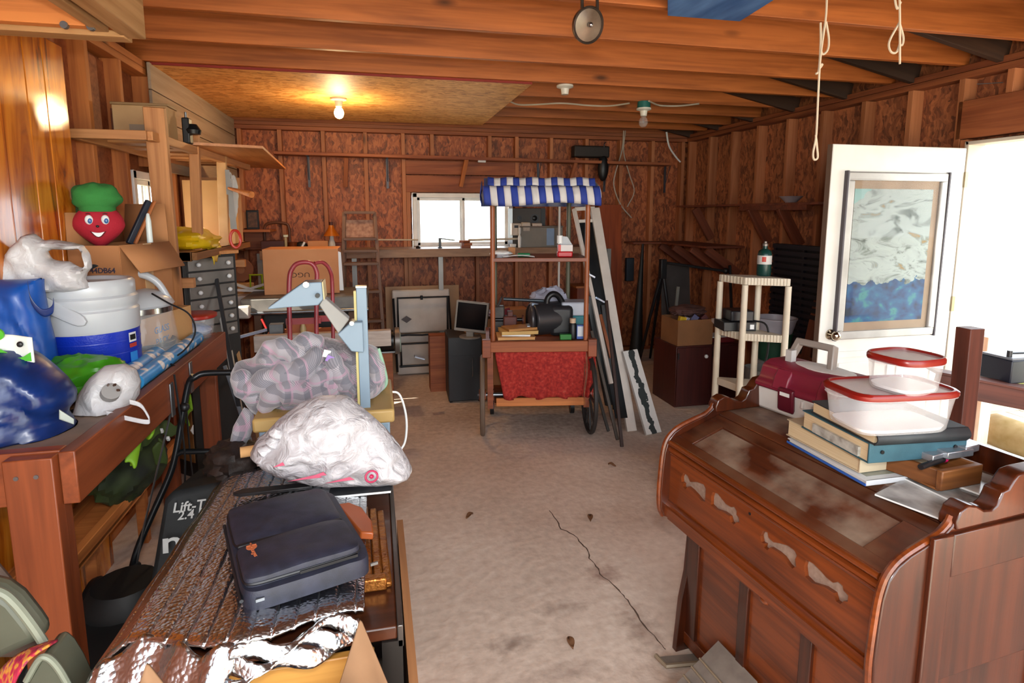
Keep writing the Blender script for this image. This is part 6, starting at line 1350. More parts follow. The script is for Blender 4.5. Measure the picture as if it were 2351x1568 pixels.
o = thing('pale_carton', 'pale tan carton standing on the middle shelf of the rack', 'box', (-1.07, 4.36, Z2)); carton(o, .3, .12, .42, CARDL)
YEL = mat('#d8b810', .4, col2='#c79a08', vs=7)
o = thing('yellow_bag', 'bright yellow plastic bag with black lettering drooping off the middle rack shelf', 'bag', (-1.06, 3.74, Z2))
def yb(d): return 1 + .22 * ridge(d, 1.7, 41, 3)
b = MB().sph((0, 0, .045), (.14, .2, .065), 36, 22, yb); b.v = [Vector((v.x, v.y, max(v.z, .003))) for v in b.v]
build('body', b, YEL, o); build('droop', MB().grid(lambda u, v: Vector((.1 + .06 * math.sin(v * 1.6), -.1 + .2 * u, .05 - .14 * v * (1 - .5 * u) + .01 * math.sin(u * 14))), 14, 8), YEL, o, solid=.003)
for k in range(5): build('black_print', MB().bb(-.008, .008, -.001, .001, -.025, .02), BLACK, o, (-.07 + .03 * k, -.192 + .003 * (k - 2) ** 2, .045), (-.2, .3 * math.sin(k * 5), 0), bev=.001)
o = thing('shelf_box', 'plain wooden box with old paper on the top rack shelf', 'box', (-1.085, 3.32, Zs + .019)); build('body', MB().bb(-.12, .12, -.07, .07, 0, .16), mat('#b79064', .7, col2='#a57e52'), o, bev=.003); build('lid', MB().bb(-.125, .125, -.075, .075, .16, .172), mat('#8f6e48', .6), o, bev=.002); build('metal_corner', MB().bb(-.124, -.116, -.076, .0, 0, .14), CHROME, o); build('faded_print', MB().bb(-.05, .03, -.0715, -.07, .03, .07), mat('#8f7a66', .7), o)
o = thing('black_clamp_lamp', 'black clip lamp standing on the top rack shelf beside the box', 'lamp', (-.93, 3.42, Zs + .02)); build('body', MB().bb(-.015, .02, -.03, .03, 0, .13), BLACK, o, bev=.006); build('head', MB().lathe([(.035, 0), (.04, .02), (.02, .05), (0, .05)], 16, c=(.03, 0, .05)), BLACKM, o); build('stem', MB().cyl((0, 0, .0), (0, 0, .16), .006), STEEL, o)
# cabinet of small drawers
dc = Yp(428, 592, 3.55); dz0 = BZ
o = thing('drawer_cabinet', 'tall dark metal cabinet of six small drawers with white knobs behind the workbench', 'cabinet', (-1.03, 3.72, 0), -.72)
zt_ = Yp(430, 592, 3.5).z; hh = zt_ - .84
build('body', MB().bb(-.14, .05, -.1, .24, 0, zt_), mat('#2a2826', .5), o, bev=.003); build('side_skin', MB().bb(-.13, .03, -.104, -.1, .1, zt_ - .02), mat('#a0703f', .6, col2='#8f6032'), o); build('top', MB().bb(-.15, .07, -.11, .25, zt_, zt_ + .018), LUM, o)
DM = mat('#8a847e', .35, .4, col2='#6b6660', vs=5)
for k in range(6):
    z1 = zt_ - .012 - k * hh / 6; dr = build('drawer', MB().box((.056, .07, z1 - hh / 12), (.016, .29, hh / 6 - .01)), DM, o, bev=.002)
    for y in (-.02, .17): build('knob', MB().sph((.078, y, z1 - hh / 12), (.014, .013, .013), 12, 8), WHITE, dr)
# hand saws and tools on the sunlit post
for k, (px, py, L_, rz, lab) in enumerate(((517, 470, .3, .05, 'hand saw with grey blade and red handle hanging from the sunlit rack post'), (511, 440, .16, -.05, 'short grey saw blade hanging above the red handled saw'))):
    q = Yp(px, py - 50, 4.04); o = thing('hand_saw', lab, 'saw', (q.x + .03, 4.02, q.z), .3, 'saws on the rack post')
    build('blade', MB().prism([(-.012, 0), (.012, 0), (.026, -L_), (-.012, -L_ * .95)], -.001, .001, 'xz'), mat('#7d766e', .5, .2), o)
    if not k: build('handle', MB().tube([(.012 + .03 * math.cos(a), 0, -L_ - .05 + .055 * math.sin(a)) for a in [2 * math.pi * i / 18 for i in range(18)]], .009, 8, closed=True), mat('#c8301a', .35), o)
single('white_paper_bag', 'pale crumpled paper hanging beside the saws on the rack post', 'paper', crumple((0, 0, 0), (.03, .02, .12), .4, 2, 14), mat('#c9c6bf', .7), Yp(533, 450, 4.15))
o = thing('spray_bottle', 'small green and white bottle on the back corner shelf beside the saws', 'bottle', Yp(535, 528, 4.6)); build('bottle', MB().lathe([(0, 0), (.02, 0), (.022, .07), (.01, .1), (.01, .13), (0, .135)], 14), mat('#cfd6cf', .4), o); build('green_label', MB().lathe([(.0225, .02), (.0228, .06)], 14), mat('#1f7a4a', .5), o)
o = thing('wooden_cone', 'tapered turned wooden cone pointing out from the rack post', 'dowel', Yp(525, 432, 4.0)); d = Yp(578, 447, 3.85) - Yp(525, 432, 4.0); build('cone', MB().tube([(0, 0, 0), d], [.008, .02], 14), PINE, o)
# back left corner shelf and clutter
o = thing('corner_shelf', 'small wooden shelf on the back wall at the left corner', 'shelf', (-1.1, 5.9, Yp(560, 527, 5.9).z)); build('board', MB().bb(-.16, .17, -.15, .2, -.02, 0), PINE, o); build('support', MB().bb(-.15, -.12, .1, .2, -.2, -.02), PINE, o)
zc_ = Yp(560, 527, 5.9).z
o = thing('framed_print', 'small dark framed picture standing on the corner shelf', 'frame', (Yp(580, 520, 5.9).x, 5.92, zc_)); build('frame', MB().bb(-.055, .055, 0, .015, 0, .18), BLACK, o, bev=.004); build('picture', MB().bb(-.04, .04, -.002, 0, .02, .16), mat('#6a4a36', .6, col2='#3a2a22', vs=30), o)
o = thing('paper_card', 'tan card propped on the corner shelf beside the framed picture', 'card', (Yp(552, 520, 5.9).x, 5.95, zc_)); build('card', MB().bb(-.07, .06, 0, .004, 0, .16), CARD, o)
o = thing('rear_bench', 'low wooden bench in the back left corner carrying clutter', 'bench', (-.95, 5.0, 0)); zr = Yp(580, 700, 5.0).z; build('top', MB().bb(-.3, .22, -.3, .6, zr - .03, zr), PINED, o)
for x in (-.28, .18):
    for y in (-.28, .55): build('leg', MB().bb(x, x + .05, y, y + .05, 0, zr - .03), PINED, o)
RB = lambda px, py, y=5.0: (Yp(px, py, y).x, y, zr)
o = thing('round_disc', 'large round tan disc standing upright in the back left clutter', 'disc', (Yp(553, 620, 5.2).x, 5.2, Yp(553, 620, 5.2).z)); build('disc', MB().cyl((0, 0, 0), (0, .02, 0), .095, n=32), mat('#8a5230', .6), o); build('hub', MB().cyl((0, -.004, 0), (0, 0, 0), .03, n=20), mat('#a06a44', .5), o)
lean('disc_stand', 'wooden upright carrying the round tan disc', 'stand', (Yp(553, 620, 5.2).x, 5.24, zr), (Yp(553, 620, 5.2).x, 5.24, Yp(553, 600, 5.2).z), .04, .03, PINED)
o = thing('lime_frame', 'small lime green square frame in the back left clutter', 'frame', (Yp(590, 650, 5.1).x, 5.1, Yp(590, 648, 5.1).z)); build('frame', MB().tube([(-.05, 0, -.05), (.04, 0, -.05), (.04, 0, .06), (-.05, 0, .06)], .011, 4, closed=True), mat('#93a81c', .5), o)
for k, (px, y, s, m_, lab) in enumerate(((558, 4.9, (.09, .07, .06), 'd9cfc6', 'white plastic tub in the clutter on the rear bench'), (575, 4.85, (.06, .05, .04), 'b51c18', 'red box in the clutter on the rear bench'), (590, 5.0, (.08, .06, .05), 'c9b7a6', 'pale box at the right of the rear bench clutter'), (548, 5.2, (.08, .1, .1), 'b48a60', 'tan box at the back of the rear bench clutter'))):
    single('clutter_box', lab, 'box', MB().bb(-s[0], s[0], -s[1], s[1], 0, s[2] * 1.6), mat('#' + m_, .5), RB(px, 690, y), (0, 0, .3 * k), group='boxes on the rear bench', bev=.006)
single('scrap_bundle', 'bundle of white trim scraps lying on the clutter boxes', 'scraps', MB().box((0, 0, 0), (.22, .03, .02), (0, .1, .2)).box((.03, .03, .02), (.18, .03, .02), (0, -.3, -.3)).box((-.04, .0, .03), (.15, .025, .02), (.2, .4, .6)), mat('#cfc4ba', .6), Vector(RB(575, 690, 4.9)) + Vector((0, 0, .13)))
# ================================================================== RIGHT REAR: SHELVES, TRIPOD, PLASTIC SHELF UNIT
SB = wood('#7c3f26', '#5a2a18', .6, knots=False)
o = thing('wall_shelf', 'wooden shelf along the right wall carried by diagonal timber braces', 'shelf', (3.3, 4.6, 1.64))
build('shelf_board', MB().bb(3.24, 3.455, 3.35, 5.9, 1.63, 1.65), SB, o, world=True, bev=.002); build('front_cleat', MB().bb(3.24, 3.27, 3.9, 4.75, 1.59, 1.63), SB, o, world=True)
for y in (5.55, 4.62, 4.22, 3.6): beam('brace', (3.26, y, 1.615), (3.45, y - .02, 1.30), .035, .085, SB, o, up=(1, 0, 0))
o = thing('low_wall_shelf', 'lower dark wooden shelf in the back right corner on timber braces', 'shelf', (3.2, 5.6, 1.25))
build('shelf_board', MB().bb(3.05, 3.455, 4.95, 6.1, 1.235, 1.255), SB, o, world=True, bev=.002); build('shelf_board', MB().bb(2.72, 3.05, 5.85, 6.1, 1.235, 1.255), SB, o, world=True, bev=.002)
for y in (5.95, 5.65, 5.3, 5.02): beam('brace', (3.09, y, 1.22), (3.45, y, .98), .035, .08, SB, o, up=(0, 0, 1))
q = Xp(1818, 463, 3.36)
single('white_bowl', 'shallow white bowl on the right wall shelf near the open door', 'bowl', MB().lathe([(0, .005), (.04, 0), (.045, .006), (.09, .05), (.094, .052), (.086, .05), (.04, .012), (0, .012)], 28), mat('#b9aeb2', .4), (3.35, q.y, 1.651))
q = Xp(1856, 658, 3.44)
o = thing('wall_telephone', 'small white and black device mounted on the right wall beside the door edge', 'device', q); build('body', MB().bb(-.03, .01, -.04, .05, -.07, .07), BLACK, o, bev=.008); build('face', MB().bb(-.036, -.03, -.035, .045, -.02, .06), mat('#b9b4b0', .4), o, bev=.004)
o = thing('slatted_rack', 'black slatted panel leaning on the right wall behind the plastic shelf unit', 'rack', (3.36, 4.05, .45)); BKR = mat('#191722', .5)
for y in (-.33, -.02, .33): build('upright', MB().bb(-.012, .012, y - .012, y + .012, 0, .86), BKR, o)
for k in range(16): build('slat', MB().bb(-.022, -.01, -.345, .345, .012 + .054 * k, .047 + .054 * k), BKR, o)
build('backing', MB().bb(.012, .018, -.34, .34, 0, .86), mat('#0f0e14', .7), o)
o = thing('rack_base', 'dark wooden base carrying the slatted panel on the right wall', 'base', (3.36, 4.05, 0)); build('box', MB().bb(-.08, .09, -.36, .36, 0, .45), SB, o)
# shelf unit: three visible tiers on five tapered legs
M0 = Yp(1711, 637, 3.0); A0_, B0_ = Zp(1651, 629, M0.z), Zp(1816, 640, M0.z)
C0_ = A0_ + (B0_ - M0) * .95; C0_.z = M0.z
o = thing('plastic_shelf_unit', 'cream plastic shelf unit with round legs standing left of the open door', 'shelf unit', (M0.x, M0.y, 0))
base = Vector((M0.x, M0.y, 0)); cor = [p - base for p in (A0_, M0, B0_, C0_)]
PLC = mat('#cfc3ae', .45, col2='#c2b59e')
cen = sum(cor, Vector()) / 4
for py in (637, 765, 884, None):
    z = Yp(1711, py, 3.0).z if py else .06
    tr = MB(); P = [(p.x, p.y) for p in cor]; tr.prism(P, z - .045, z, 'xy'); ti = build('tier', tr, PLC, o, bev=.004)
    n = 14
    for i in (0, 1):
        a, c_ = cor[i], cor[i + 1]
        for k in range(1, n if i else 8):
            f = k / (n if i else 8); p = a + (c_ - a) * f; out = Vector(((c_ - a).y, -(c_ - a).x, 0)).normalized()
            q = p + out * .002; build('rib', MB().box((q.x, q.y, z - .022), (.004, .004, .04)), PLC, ti) if py in (637, 765) else None
zt_ = M0.z - .045
for p in cor:
    ins = p + (cen - p) * .05; build('leg', MB().tube([(ins.x, ins.y, 0), (ins.x, ins.y, zt_)], [.021, .018], 14), PLC, o)
tz = [Yp(1711, py, 3.0).z for py in (637, 765, 884)]
q = Zp(1753, 633, tz[0])
o = thing('propane_bottle', 'small green propane bottle with white label on top of the plastic shelf unit', 'bottle', (q.x, q.y, tz[0] + .001))
build('bottle', MB().lathe([(0, 0), (.038, .0), (.041, .008), (.041, .125), (.035, .148), (.018, .16), (.013, .162), (.013, .18), (.0, .182)], 24), mat('#0f3a34', .3), o)
build('label', MB().lathe([(.0415, .07), (.0415, .122)], 24), mat('#c9c4be', .5), o)
lp = MB().grid(lambda u, v: Vector((.0422 * math.cos(3.75 + .55 * u), .0422 * math.sin(3.75 + .55 * u), .085 + .03 * v)), 6, 2); build('red_label_mark', lp, mat('#b53424', .5), o)
build('valve', MB().lathe([(.016, .178), (.016, .19), (.009, .195), (.009, .205), (0, .207)], 14), mat('#8a8078', .4, .5), o)
q = Zp(1735, 768, tz[1] + .0)
o = thing('set_top_box', 'black electronic box with cables on the middle tier of the plastic shelf unit', 'electronics', (q.x - .02, q.y + .18, tz[1] + .001), -.2); build('box', MB().bb(-.1, .1, -.08, .08, 0, .055), BLACK, o, bev=.004); build('upper_box', MB().bb(-.05, .09, -.06, .08, .056, .12), mat('#16161c', .4), o, bev=.006); build('white_port', MB().bb(.06, .085, -.0815, -.08, .012, .04), WHITE, o); build('cable', MB().tube(bez([(.08, -.04, .06), (.15, -.1, .04), (.16, -.12, -.1), (.14, -.1, -.3), (.15, -.11, -.38)], 6), .006, 6), BLACK, o)
o = single('paper_stack', 'low stack of white papers on the middle tier of the plastic shelf unit', 'papers', MB().bb(-.09, .09, -.07, .07, 0, .022), WHITE, (Zp(1690, 752, tz[1]).x + .02, Zp(1690, 752, tz[1]).y + .12, tz[1] + .001), (0, 0, -.4), bev=.002)
# red-brown cabinet with open carton
q0, q1 = Zp(1550, 937, 0), Zp(1735, 945, 0); RBC = wood('#4a1c16', '#361210', .4, ax=2, knots=False, rv=.05)
ch = Yp(1560, 797, q0.y).z
o = thing('red_cabinet', 'dark red brown cabinet with white knob behind the plastic shelf unit', 'cabinet', (q0.x, q0.y, 0), .0)
build('body', MB().bb(0, .62, .016, .4, 0, ch), RBC, o, bev=.003)
for x0, x1 in ((.005, .30), (.32, .615)): dd = build('door', MB().bb(x0, x1, 0, .016, .02, ch - .012), RBC, o, bev=.002); build('hinge', MB().bb(x0 - .002, x0 + .012, -.004, .0, ch - .1, ch - .05), BLACK, dd); build('knob', MB().sph((x1 - .05, -.016, ch - .085), .016, 14, 10), WHITE, dd)
o = thing('parts_carton', 'open cardboard box crammed with odds and ends on the dark red cabinet', 'box', (q0.x + .17, q0.y + .17, ch + .001)); hh = Yp(1560, 738, q0.y).z - ch
carton(o, .31, .28, hh, mat('#8a5c36', .8), True)
for k, (x, y, s, c_) in enumerate(((-.1, -.1, .04, '#c9a214'), (-.06, -.1, .03, '#b9b4c0'), (.02, -.09, .05, '#2a2a5c'), (.1, -.08, .045, '#5a2a2a'), (-.05, .05, .06, '#6b4a3a'), (.08, .06, .06, '#7a5a50'))): build('contents', MB().box((x, y, hh + .0), (s * 1.4, s, s * 1.2), (.3 * k, .2, .5 * k)), mat(c_, .5), o, bev=.003)
o = single('dark_rag', 'dusty brown cloth lying over the box of odds', 'cloth', crumple((0, 0, .0), (.13, .1, .035), .4, 2.2, 8), mat('#5a3a34', .8), (q0.x + .19, q0.y + .2, ch + hh + .05))
single('red_book_box', 'small red box on the dark cabinet inside the plastic shelf unit legs', 'box', MB().bb(-.09, .09, -.05, .05, 0, .05), mat('#7d2024', .5), (q0.x + .47, q0.y + .12, ch + .001), bev=.003)
single('flat_white_tray', 'flat white tray lying on the dark cabinet under the red box', 'tray', MB().bb(-.14, .14, -.08, .08, 0, .008), WHITE, (q0.x + .47, q0.y + .12, ch - .0 + .051), bev=.002)
q = Yp(1805, 745, 3.5)
o = thing('stacked_buckets', 'white plastic tub nested on a green bucket at the right wall', 'bucket', (q.x, 3.62, 0)); zb = Yp(1805, 762, 3.6).z; zt_ = Yp(1805, 728, 3.6).z
build('tub', MB().lathe([(.0, zb), (.12, zb), (.145, zt_ - .01), (.15, zt_ - .01), (.15, zt_), (.135, zt_), (.11, zb + .01), (0, zb + .01)], 28), mat('#b4b0b8', .4), o); build('green_bucket', MB().lathe([(.1, zb - .2), (.128, zb - .002), (0, zb - .002)], 28), mat('#1c4a34', .5), o); build('lower_bucket', MB().lathe([(.1, 0), (.125, zb - .2), (0, zb - .2)], 28), mat('#8b8780', .5), o)
single('grey_bin', 'grey plastic bin standing low between plastic shelf unit and buckets', 'bin', MB().lathe([(0, 0), (.1, 0), (.12, .5), (.115, .5), (.09, .02), (0, .02)], 24, sq=.4), mat('#6f6c66', .5), (2.62, 3.45, 0))
for k, (b0, t0, lab) in enumerate((((1852, 840), (1880, 690), 'brown board leaning on the right wall beside the door edge'), ((1838, 850), (1862, 760), 'narrow dark board leaning lower beside the door edge'))):
    p1 = Xp(*t0, 3.38); p0 = Vector((3.2 - .06 * k, p1.y - .02, .01)); lean('leaning_board', lab, 'board', p0, p1, .09 - .04 * k, .02, SB if not k else BLACKM, up=(0, 1, 0), g='boards beside the door')
# tripod
o = thing('tripod', 'black tripod stand with a long horizontal boom in the back right corner', 'tripod', (2.74, 5.2, 0)); ap = Yp(1522, 602, 5.2) - Vector((2.74, 5.2, 0)); TB = mat('#121114', .45)
l1 = Zp(1466, 838, 0) - Vector((2.74, 5.2, 0)); l2 = Zp(1550, 850, 0) - Vector((2.74, 5.2, 0)); l3 = Vector((ap.x + .15, .5, 0))
for l in (l1, l2, l3): build('leg', MB().tube([ap - Vector((0, 0, .08)), (ap + l) / 2, l], [.018, .016, .013], 8), TB, o)
build('head', MB().bb(ap.x - .03, ap.x + .03, ap.y - .03, ap.y + .03, ap.z - .16, ap.z + .03), TB, o, bev=.006)
bo_ = Yp(1662, 622, 4.9) - Vector((2.74, 5.2, 0)); build('boom', MB().tube([ap + Vector((0, 0, .0)), bo_], .013, 8), TB, o); build('boom_clamp', MB().sph(bo_ + Vector((.02, 0, 0)), .03, 10, 8), TB, o); build('drop_leg', MB().tube([bo_ + Vector((.06, 0, .05)), bo_ + Vector((.14, .05, -.42))], .014, 8), TB, o)
lean('grey_sheet', 'tall grey sheet leaning in the back right corner behind the tripod', 'sheet', (3.1, 5.5, 0.005), (3.18, 5.78, 1.02), .34, .012, mat('#4a4442', .7, col2='#3d3836'))
p1 = Yp(1557, 658, 5.35); p0 = Yp(1537, 838, 5.25); p0.z = .01; lean('pale_strip', 'pale narrow strip leaning against the grey sheet', 'strip', p0, p1, .03, .02, mat('#8f8c82', .6))
o = thing('closed_umbrella', 'furled black umbrella hanging in the back right corner', 'umbrella', (2.9, 5.9, 0)); u0, u1 = Yp(1458, 835, 5.6) - Vector((2.9, 5.9, 0)), Yp(1476, 560, 5.8) - Vector((2.9, 5.9, 0)); build('canopy', MB().tube([u1, (u0 + u1) / 2, u0 + (u1 - u0) * .1, u0], [.012, .04, .07, .03], 12), mat('#171513', .6), o); build('spike', MB().tube([u0, u0 + Vector((0, 0, -.12))], .008), TB, o)
single('switch_box', 'dark grey electrical box on the back wall near the right corner', 'electrical box', MB().bb(-.045, .045, -.05, .0, -.13, .13), mat('#262c33', .5), Yp(1443, 618, YB), bev=.004)
# flattened carton behind the organ
q = Zp(1590, 955, .35)
o = thing('torn_carton', 'torn brown carton with flaps open on the floor behind the reed organ', 'box', (1.86, 2.72, 0), .5); carton(o, .34, .3, .22, CARD, True, (('f', -30, .14), ('l', 20, .16), ('b', 50, .12)))
o = single('silver_wrap', 'crumpled translucent wrap in the torn carton', 'wrap', crumple((0, 0, .03), (.06, .06, .05), .5, 2.2, 4), mat('#a9a6b4', .3), (1.86, 2.66, .2))
# ================================================================== HANGING FROM THE CEILING
PORC = mat('#e2ddd2', .35)
def bulb_fix(name, lab, loc, lit, teal=False):
    o = thing(name, lab, 'light fixture', loc); z = 0
    if teal: build('junction_box', MB().lathe([(.05, 0), (.052, -.05), (0, -.05)], 18), mat('#1d6a62', .5), o); z = -.05
    build('base', MB().lathe([(.058, z), (.058, z - .012), (.03, z - .022), (.024, z - .06), (0, z - .06)], 22), PORC, o)
    if lit is not None:
        if lit: t = NT('lit_bulb'); t.p(Base_Color='#fff2d8', Emission_Color='#ffd08a', Emission_Strength=40.0); m_ = t.m
        else: m_ = CLEAR
        build('bulb', MB().lathe([(.014, z - .055), (.016, z - .066), (.028, z - .078), (.036, z - .10), (.036, z - .115), (.028, z - .136), (.014, z - .146), (0, z - .149)], 22), m_, o)
        if not lit: build('filament', MB().tube([(-.008, 0, z - .08), (0, 0, z - .12), (.008, 0, z - .08)], .0016, 5), STEEL, o)
    return o
q = Zp(777, 226, ZT - .014); bulb_fix('ceiling_bulb', 'lit bare bulb in white porcelain holder on the plywood ceiling sheet', (q.x, q.y, ZT - .014), True)
lamp('bulb_light', 'POINT', (q.x, q.y, ZT - .21), 16, (1, .72, .38), shadow_soft_size=.04)
q = Zp(1463, 240, ZT); bulb_fix('ceiling_bulb', 'unlit clear bulb in white holder on a teal box under the joists', (q.x, JY[8], ZT), False, True)
q = Zp(1302, 193, ZT); bulb_fix('lamp_holder', 'empty white porcelain lamp holder under a joist', (q.x, JY[7] + .06, ZT + .0), None)
WIRE = mat('#b9aa98', .6)
p = [Zp(x, y, ZT - .006) for x, y in ((1165, 230), (1190, 240), (1230, 240), (1290, 237), (1350, 242), (1400, 243), (1445, 237))]; single('wiring_cable', 'grey wiring cable stapled under the joists left of the teal box', 'cable', MB().tube(bez(p, 5), .007, 6), WIRE)
p = [Zp(x, y, ZT - .006) for x, y in ((1490, 232), (1515, 242), (1560, 243), (1605, 238))]; single('wiring_cable', 'short grey wiring cable under the joists right of the teal box', 'cable', MB().tube(bez(p, 5), .007, 6), WIRE)
p = [Yp(x, y, YB - .02) for x, y in ((1432, 300), (1428, 345), (1412, 400), (1410, 430), (1425, 470), (1450, 500))]; single('hanging_cable', 'thin pale cable looping down the back wall right of the cart canopy', 'cable', MB().tube(bez(p, 5), .007, 6), WIRE)
p = [Yp(x, y, YB - .02) for x, y in ((1436, 300), (1432, 350), (1445, 400), (1456, 440), (1440, 475))]; single('hanging_cable', 'second pale cable hanging beside the loop on the back wall', 'cable', MB().tube(bez(p, 5), .006, 6), WIRE)
p = [Yp(x, y, YB - .03) for x, y in ((1530, 303), (1536, 335), (1550, 358), (1562, 372))]; single('conduit_cable', 'short white cable at the top of the back right corner', 'cable', MB().tube(bez(p, 5), .01, 6), WHITE)
# round metal lamp housing on a bracket
q = Yp(1352, 58, 2.3)
o = thing('floodlight_housing', 'round grey metal lamp housing hanging from the joists on a bracket', 'lamp', q); FM = mat('#5c5048', .35, .7, col2='#443a34', vs=14)
build('shell', MB().lathe([(0, .05), (.04, .045), (.066, .02), (.07, 0), (.066, -.004), (.06, .004), (.0, .012)], 32), FM, o, rot=(-1.25, 0, .25)); build('lens', MB().lathe([(.06, .003), (.03, -.004), (0, -.006)], 32), mat('#7a6a5c', .3, .3, col2='#5a4a3e', vs=12), o, rot=(-1.25, 0, .25)); build('centre_boss', MB().sph((.002, -.014, -.002), .01, 12, 8), CHROME, o)
for x in (-.022, .042): build('bracket_arm', MB().tube([(x, .02, .06), (x + .002, .03, .16)], .007, 8), FM, o)
build('bracket_top', MB().bb(-.03, .05, .0, .06, .155, .17), FM, o)
# cords
CORD = mat('#cdb9a0', .8)
def cord(lab, paths, y):
    c0 = Yp(*paths[0][0], y); o = thing('rope', lab, 'rope', c0)
    for k, p in enumerate(paths): build('strand', MB().tube([q - c0 for q in bez([Yp(px, py, y + .004 * k) for px, py in p], 6)], .0042 if k < 9 else .003, 6), CORD, o)
    return o
cord('longer knotted white cord hanging in front of the door top', [[(1898, -60), (1897, 30), (1885, 120), (1881, 170), (1878, 230), (1874, 310), (1867, 350), (1869, 366), (1877, 362), (1876, 340), (1873, 310)], [(1884, 52), (1884, 100), (1880, 160), (1873, 170)], [(1897, 50), (1903, 90), (1900, 115), (1888, 124), (1885, 100), (1895, 50)], [(1880, 150), (1888, 148), (1880, 160)]], 2.05)
cord('shorter looped white cord hanging at the upper right', [[(2064, -60), (2066, 40), (2066, 147)], [(2068, 5), (2060, 20), (2055, 0), (2056, -20)], [(2066, 50), (2042, 95), (2045, 118), (2058, 120), (2066, 100)], [(2066, 55), (2074, 85), (2072, 102), (2066, 104)]], 1.9)
# boards stored up among the joists
o = thing('blue_sheet', 'dark blue painted panel lying across the joists overhead', 'panel', (1.45, 2.2, ZT - .0))
pts = [Zp(1533, -40, ZT - .012), Zp(1840, -40, ZT - .012), Zp(1698, 49, ZT - .012), Zp(1533, 36, ZT - .012)]
build('sheet', MB().add([p - o.location for p in pts] + [p - o.location + Vector((0, 0, .01)) for p in pts], [(3, 2, 1, 0), (4, 5, 6, 7), (0, 1, 5, 4), (1, 2, 6, 5), (2, 3, 7, 6), (3, 0, 4, 7)]), mat('#33568c', .3, col2='#5f86bd', vs=4, stretch=(3, .6, 1)), o)
for k, (px, py, L_) in enumerate(((600, 30, .5), (430, 20, .4))): pass
o = single('trim_bundle', 'bundle of white slatted trim lying on the joists at upper left', 'trim strip', MB().bb(-.25, .25, -.05, .05, 0, .02).bb(-.2, .25, -.05, .06, .021, .04), mat('#a9a49e', .6), (-.55, 2.72, ZT + .185))
o = single('stored_ducting', 'grey sheet metal lying over the joists behind the lamp housing', 'sheet metal', MB().bb(-.3, .35, -.1, .12, 0, .03), mat('#4f5258', .4, .6), (1.05, 2.72, ZT + .185), (0, 0, .06), bev=.004)
# timber frame hung at the near left
o = thing('hanging_rack', 'rough sawn timber frame end hanging from the ceiling at the near upper left', 'rack', (-.95, 2.2, 2.2))
LUM2 = wood('#b3885a', '#8f6234', .7)
pe = Zp(322, 108, 2.13)
beam('long_beam', (pe.x + .02, .9, 2.225), (pe.x + .02, pe.y - .1, 2.225), .065, .19, LUM2, o); beam('inner_beam', (pe.x - .06, .9, 2.23), (pe.x - .06, pe.y - .14, 2.23), .04, .19, LUM2, o)
beam('cross_beam', (-1.3, pe.y - .16, 2.235), (pe.x - .09, pe.y - .16, 2.235), .04, .19, PINE, o)
beam('lower_batten', (-1.2, pe.y - .1, 2.135), (pe.x, pe.y - .1, 2.135), .07, .02, LUM2, o)
for px, py in ((147, 57), (208, 62)): b_ = Yp(px, py, pe.y - .183); build('bolt', MB().cyl((b_.x, b_.y - .004, b_.z), (b_.x, b_.y + .01, b_.z), .011, n=12), STEEL, o, world=True)
for y in (1.2, pe.y - .2): build('hanger', MB().bb(pe.x - .03, pe.x + .04, y - .02, y + .02, 2.3, 2.46), LUM2, o, world=True)
# ================================================================== OUTSIDE THE DOORWAY
gr = structure(build('ground', MB().bb(-30, 40, -30, 40, -.3, -.13), mat('#b9b5a0', .9, col2='#a3a488', vs=.4)))
DECK = wood('#d6cdbd', '#bfb4a0', .7, ax=1, knots=True); RAILW = wood('#6b3526', '#4d2318', .55, rv=.1)
o = thing('deck', 'weathered wooden deck boards just outside the doorway', 'deck', (4.5, 2.2, 0))
for k in range(14): build('deck_board', MB().box((0, 0, 0), (.135, 3.2, .035)), DECK, o, (-.93 + .145 * k, 0, -.05), bev=.003)
o = thing('railing', 'dark red brown deck railing with a tall notched post outside the doorway', 'railing', (3.9, 2.2, 0))
yR = 2.15; pt, pb_ = Yp(2228, 752, yR), Yp(2205, 1000, yR)
beam('post', (pb_.x, yR, -.03), (pt.x, yR, pt.z), .075, .085, RAILW, o, up=(1, 0, 0), bev=.004)
r0, r1 = Yp(2172, 885, 2.3), Yp(2351, 920, 2.15); dr = (r1 - r0)
beam('rail', r0 + Vector((0, .06, 0)), r0 + dr * 3.2 + Vector((0, .06, 0)), .04, .10, RAILW, o, up=(0, 0, 1)); beam('rail_cap', r0 + Vector((0, .09, .058)), r0 + dr * 3.2 + Vector((0, .09, .058)), .12, .014, RAILW, o)
LT = wood('#d8cdb8', '#b9aa90', .7)
p = Yp(2240, 1000, 2.9); beam('pale_post', (p.x, 2.9, -.03), (p.x, 2.9, .78), .09, .09, LT, o, up=(1, 0, 0))
for z in (.62, .3): beam('pale_rail', (p.x, 2.92, z), (p.x + 2.5, 3.1, z), .04, .12, LT, o)
ba = Yp(2268, 872, 2.35)
o = thing('car_battery', 'dark blue black car battery standing on the deck rail', 'battery', (ba.x + .13, 2.32, r0.z + dr.z * .6 + .064)); hb_ = Yp(2268, 812, 2.3).z - o.location.z
o.location.z -= .03
build('case', MB().bb(-.13, .15, -.08, .09, 0, hb_), mat('#20222e', .4), o, bev=.006); build('top', MB().bb(-.125, .145, -.075, .085, hb_, hb_ + .012), mat('#7b7d84', .4), o, bev=.003); build('label', MB().bb(.05, .15, -.082, -.08, .01, hb_ - .01), mat('#1d4f8f', .4), o)
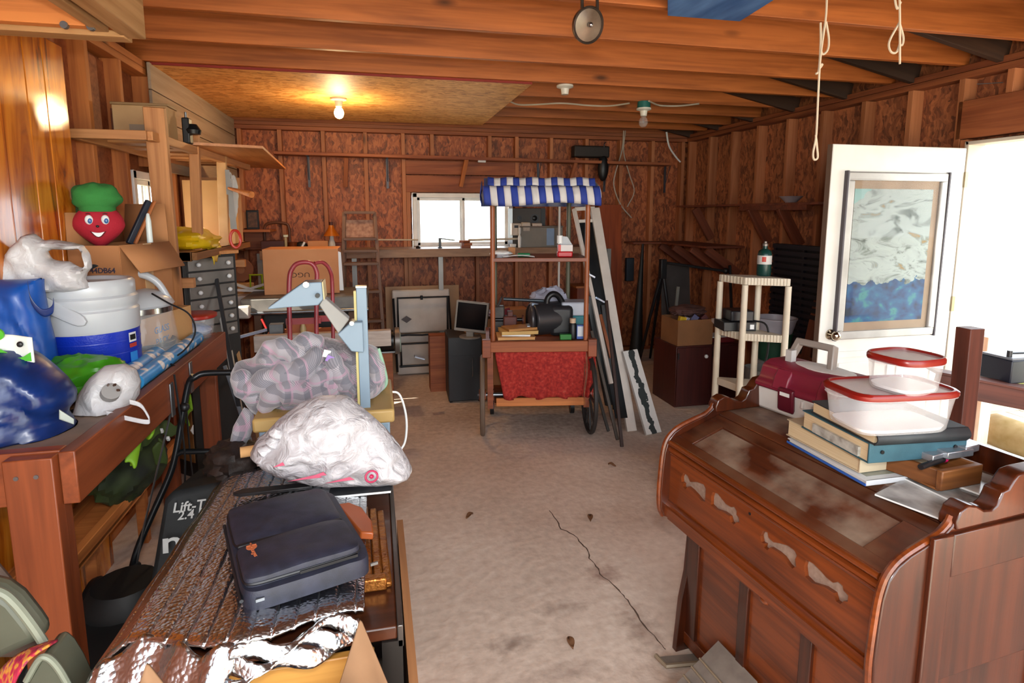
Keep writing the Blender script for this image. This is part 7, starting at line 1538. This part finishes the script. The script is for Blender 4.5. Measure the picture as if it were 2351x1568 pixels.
for x in (-.1, .1): build('terminal', MB().cyl((x, -.04, hb_ + .01), (x, -.04, hb_ + .045), .012, n=12), mat('#4a4a4c', .4, .7), o)
build('carry_strap', MB().tube(bez([(-.1, -.04, hb_ + .03), (0, -.05, hb_ + .03), (.1, -.04, hb_ + .03)], 5), .006, 6), BLACKM, o)
lg = thing('log', 'cut pale log lying on the ground outside beyond the deck', 'log', (4.05, 2.6, .0)); build('trunk', MB().cyl((0, -.18, .1), (.05, .5, .1), .11, n=20), mat('#a89268', .8, col2='#87703f', vs=9), lg); build('cut_face', MB().cyl((-.001, -.19, .1), (0, -.18, .1), .1, n=20), mat('#c2ac80', .8), lg)
for k, (x, y, s) in enumerate(((.3, -.25, .07), (.42, -.1, .05), (.2, -.38, .05), (.5, -.3, .06))): single('stone', ('larger grey stone beside the log', 'smaller stone beyond the log', 'flat stone nearest the doorway', 'dark stone at the right of the log')[k], 'stone', crumple((0, 0, 0), (s, s * .8, s * .6), .3, 1.5, k + 3, None, 14, 10), mat('#8a8478', .8), lg.location + Vector((x, y, .02)), group='stones outside')
def leafmass(name, lab, loc, r, seed, n=2600):
    rnd = random.Random(seed); o = thing(name, lab, 'shrub', loc)
    b = MB()
    for i in range(n):
        d = Vector((rnd.gauss(0, 1), rnd.gauss(0, 1), rnd.gauss(0, 1))).normalized() * rnd.random() ** .4; c_ = Vector((d.x * r[0], d.y * r[1], r[2] + d.z * r[2])); a = Vector((rnd.uniform(-1, 1), rnd.uniform(-1, 1), rnd.uniform(-1, 1))).normalized(); e = a.orthogonal().normalized(); s = .05
        b.add([c_ - a * s, c_ + e * s * .4, c_ + a * s, c_ - e * s * .4], [(0, 1, 2, 3)])
    lf_ = build('foliage', b, mat('#6d7a3a', .7, col2='#8f8a4a', vs=2), o); lf_['kind'] = 'stuff'; build('stem', MB().cyl((0, 0, 0), (0, 0, r[2]), .03), PINED, o)
leafmass('shrub', 'olive green shrub growing low behind the pale deck rails', (5.0, 3.9, -.13), (.6, .4, .22), 4)
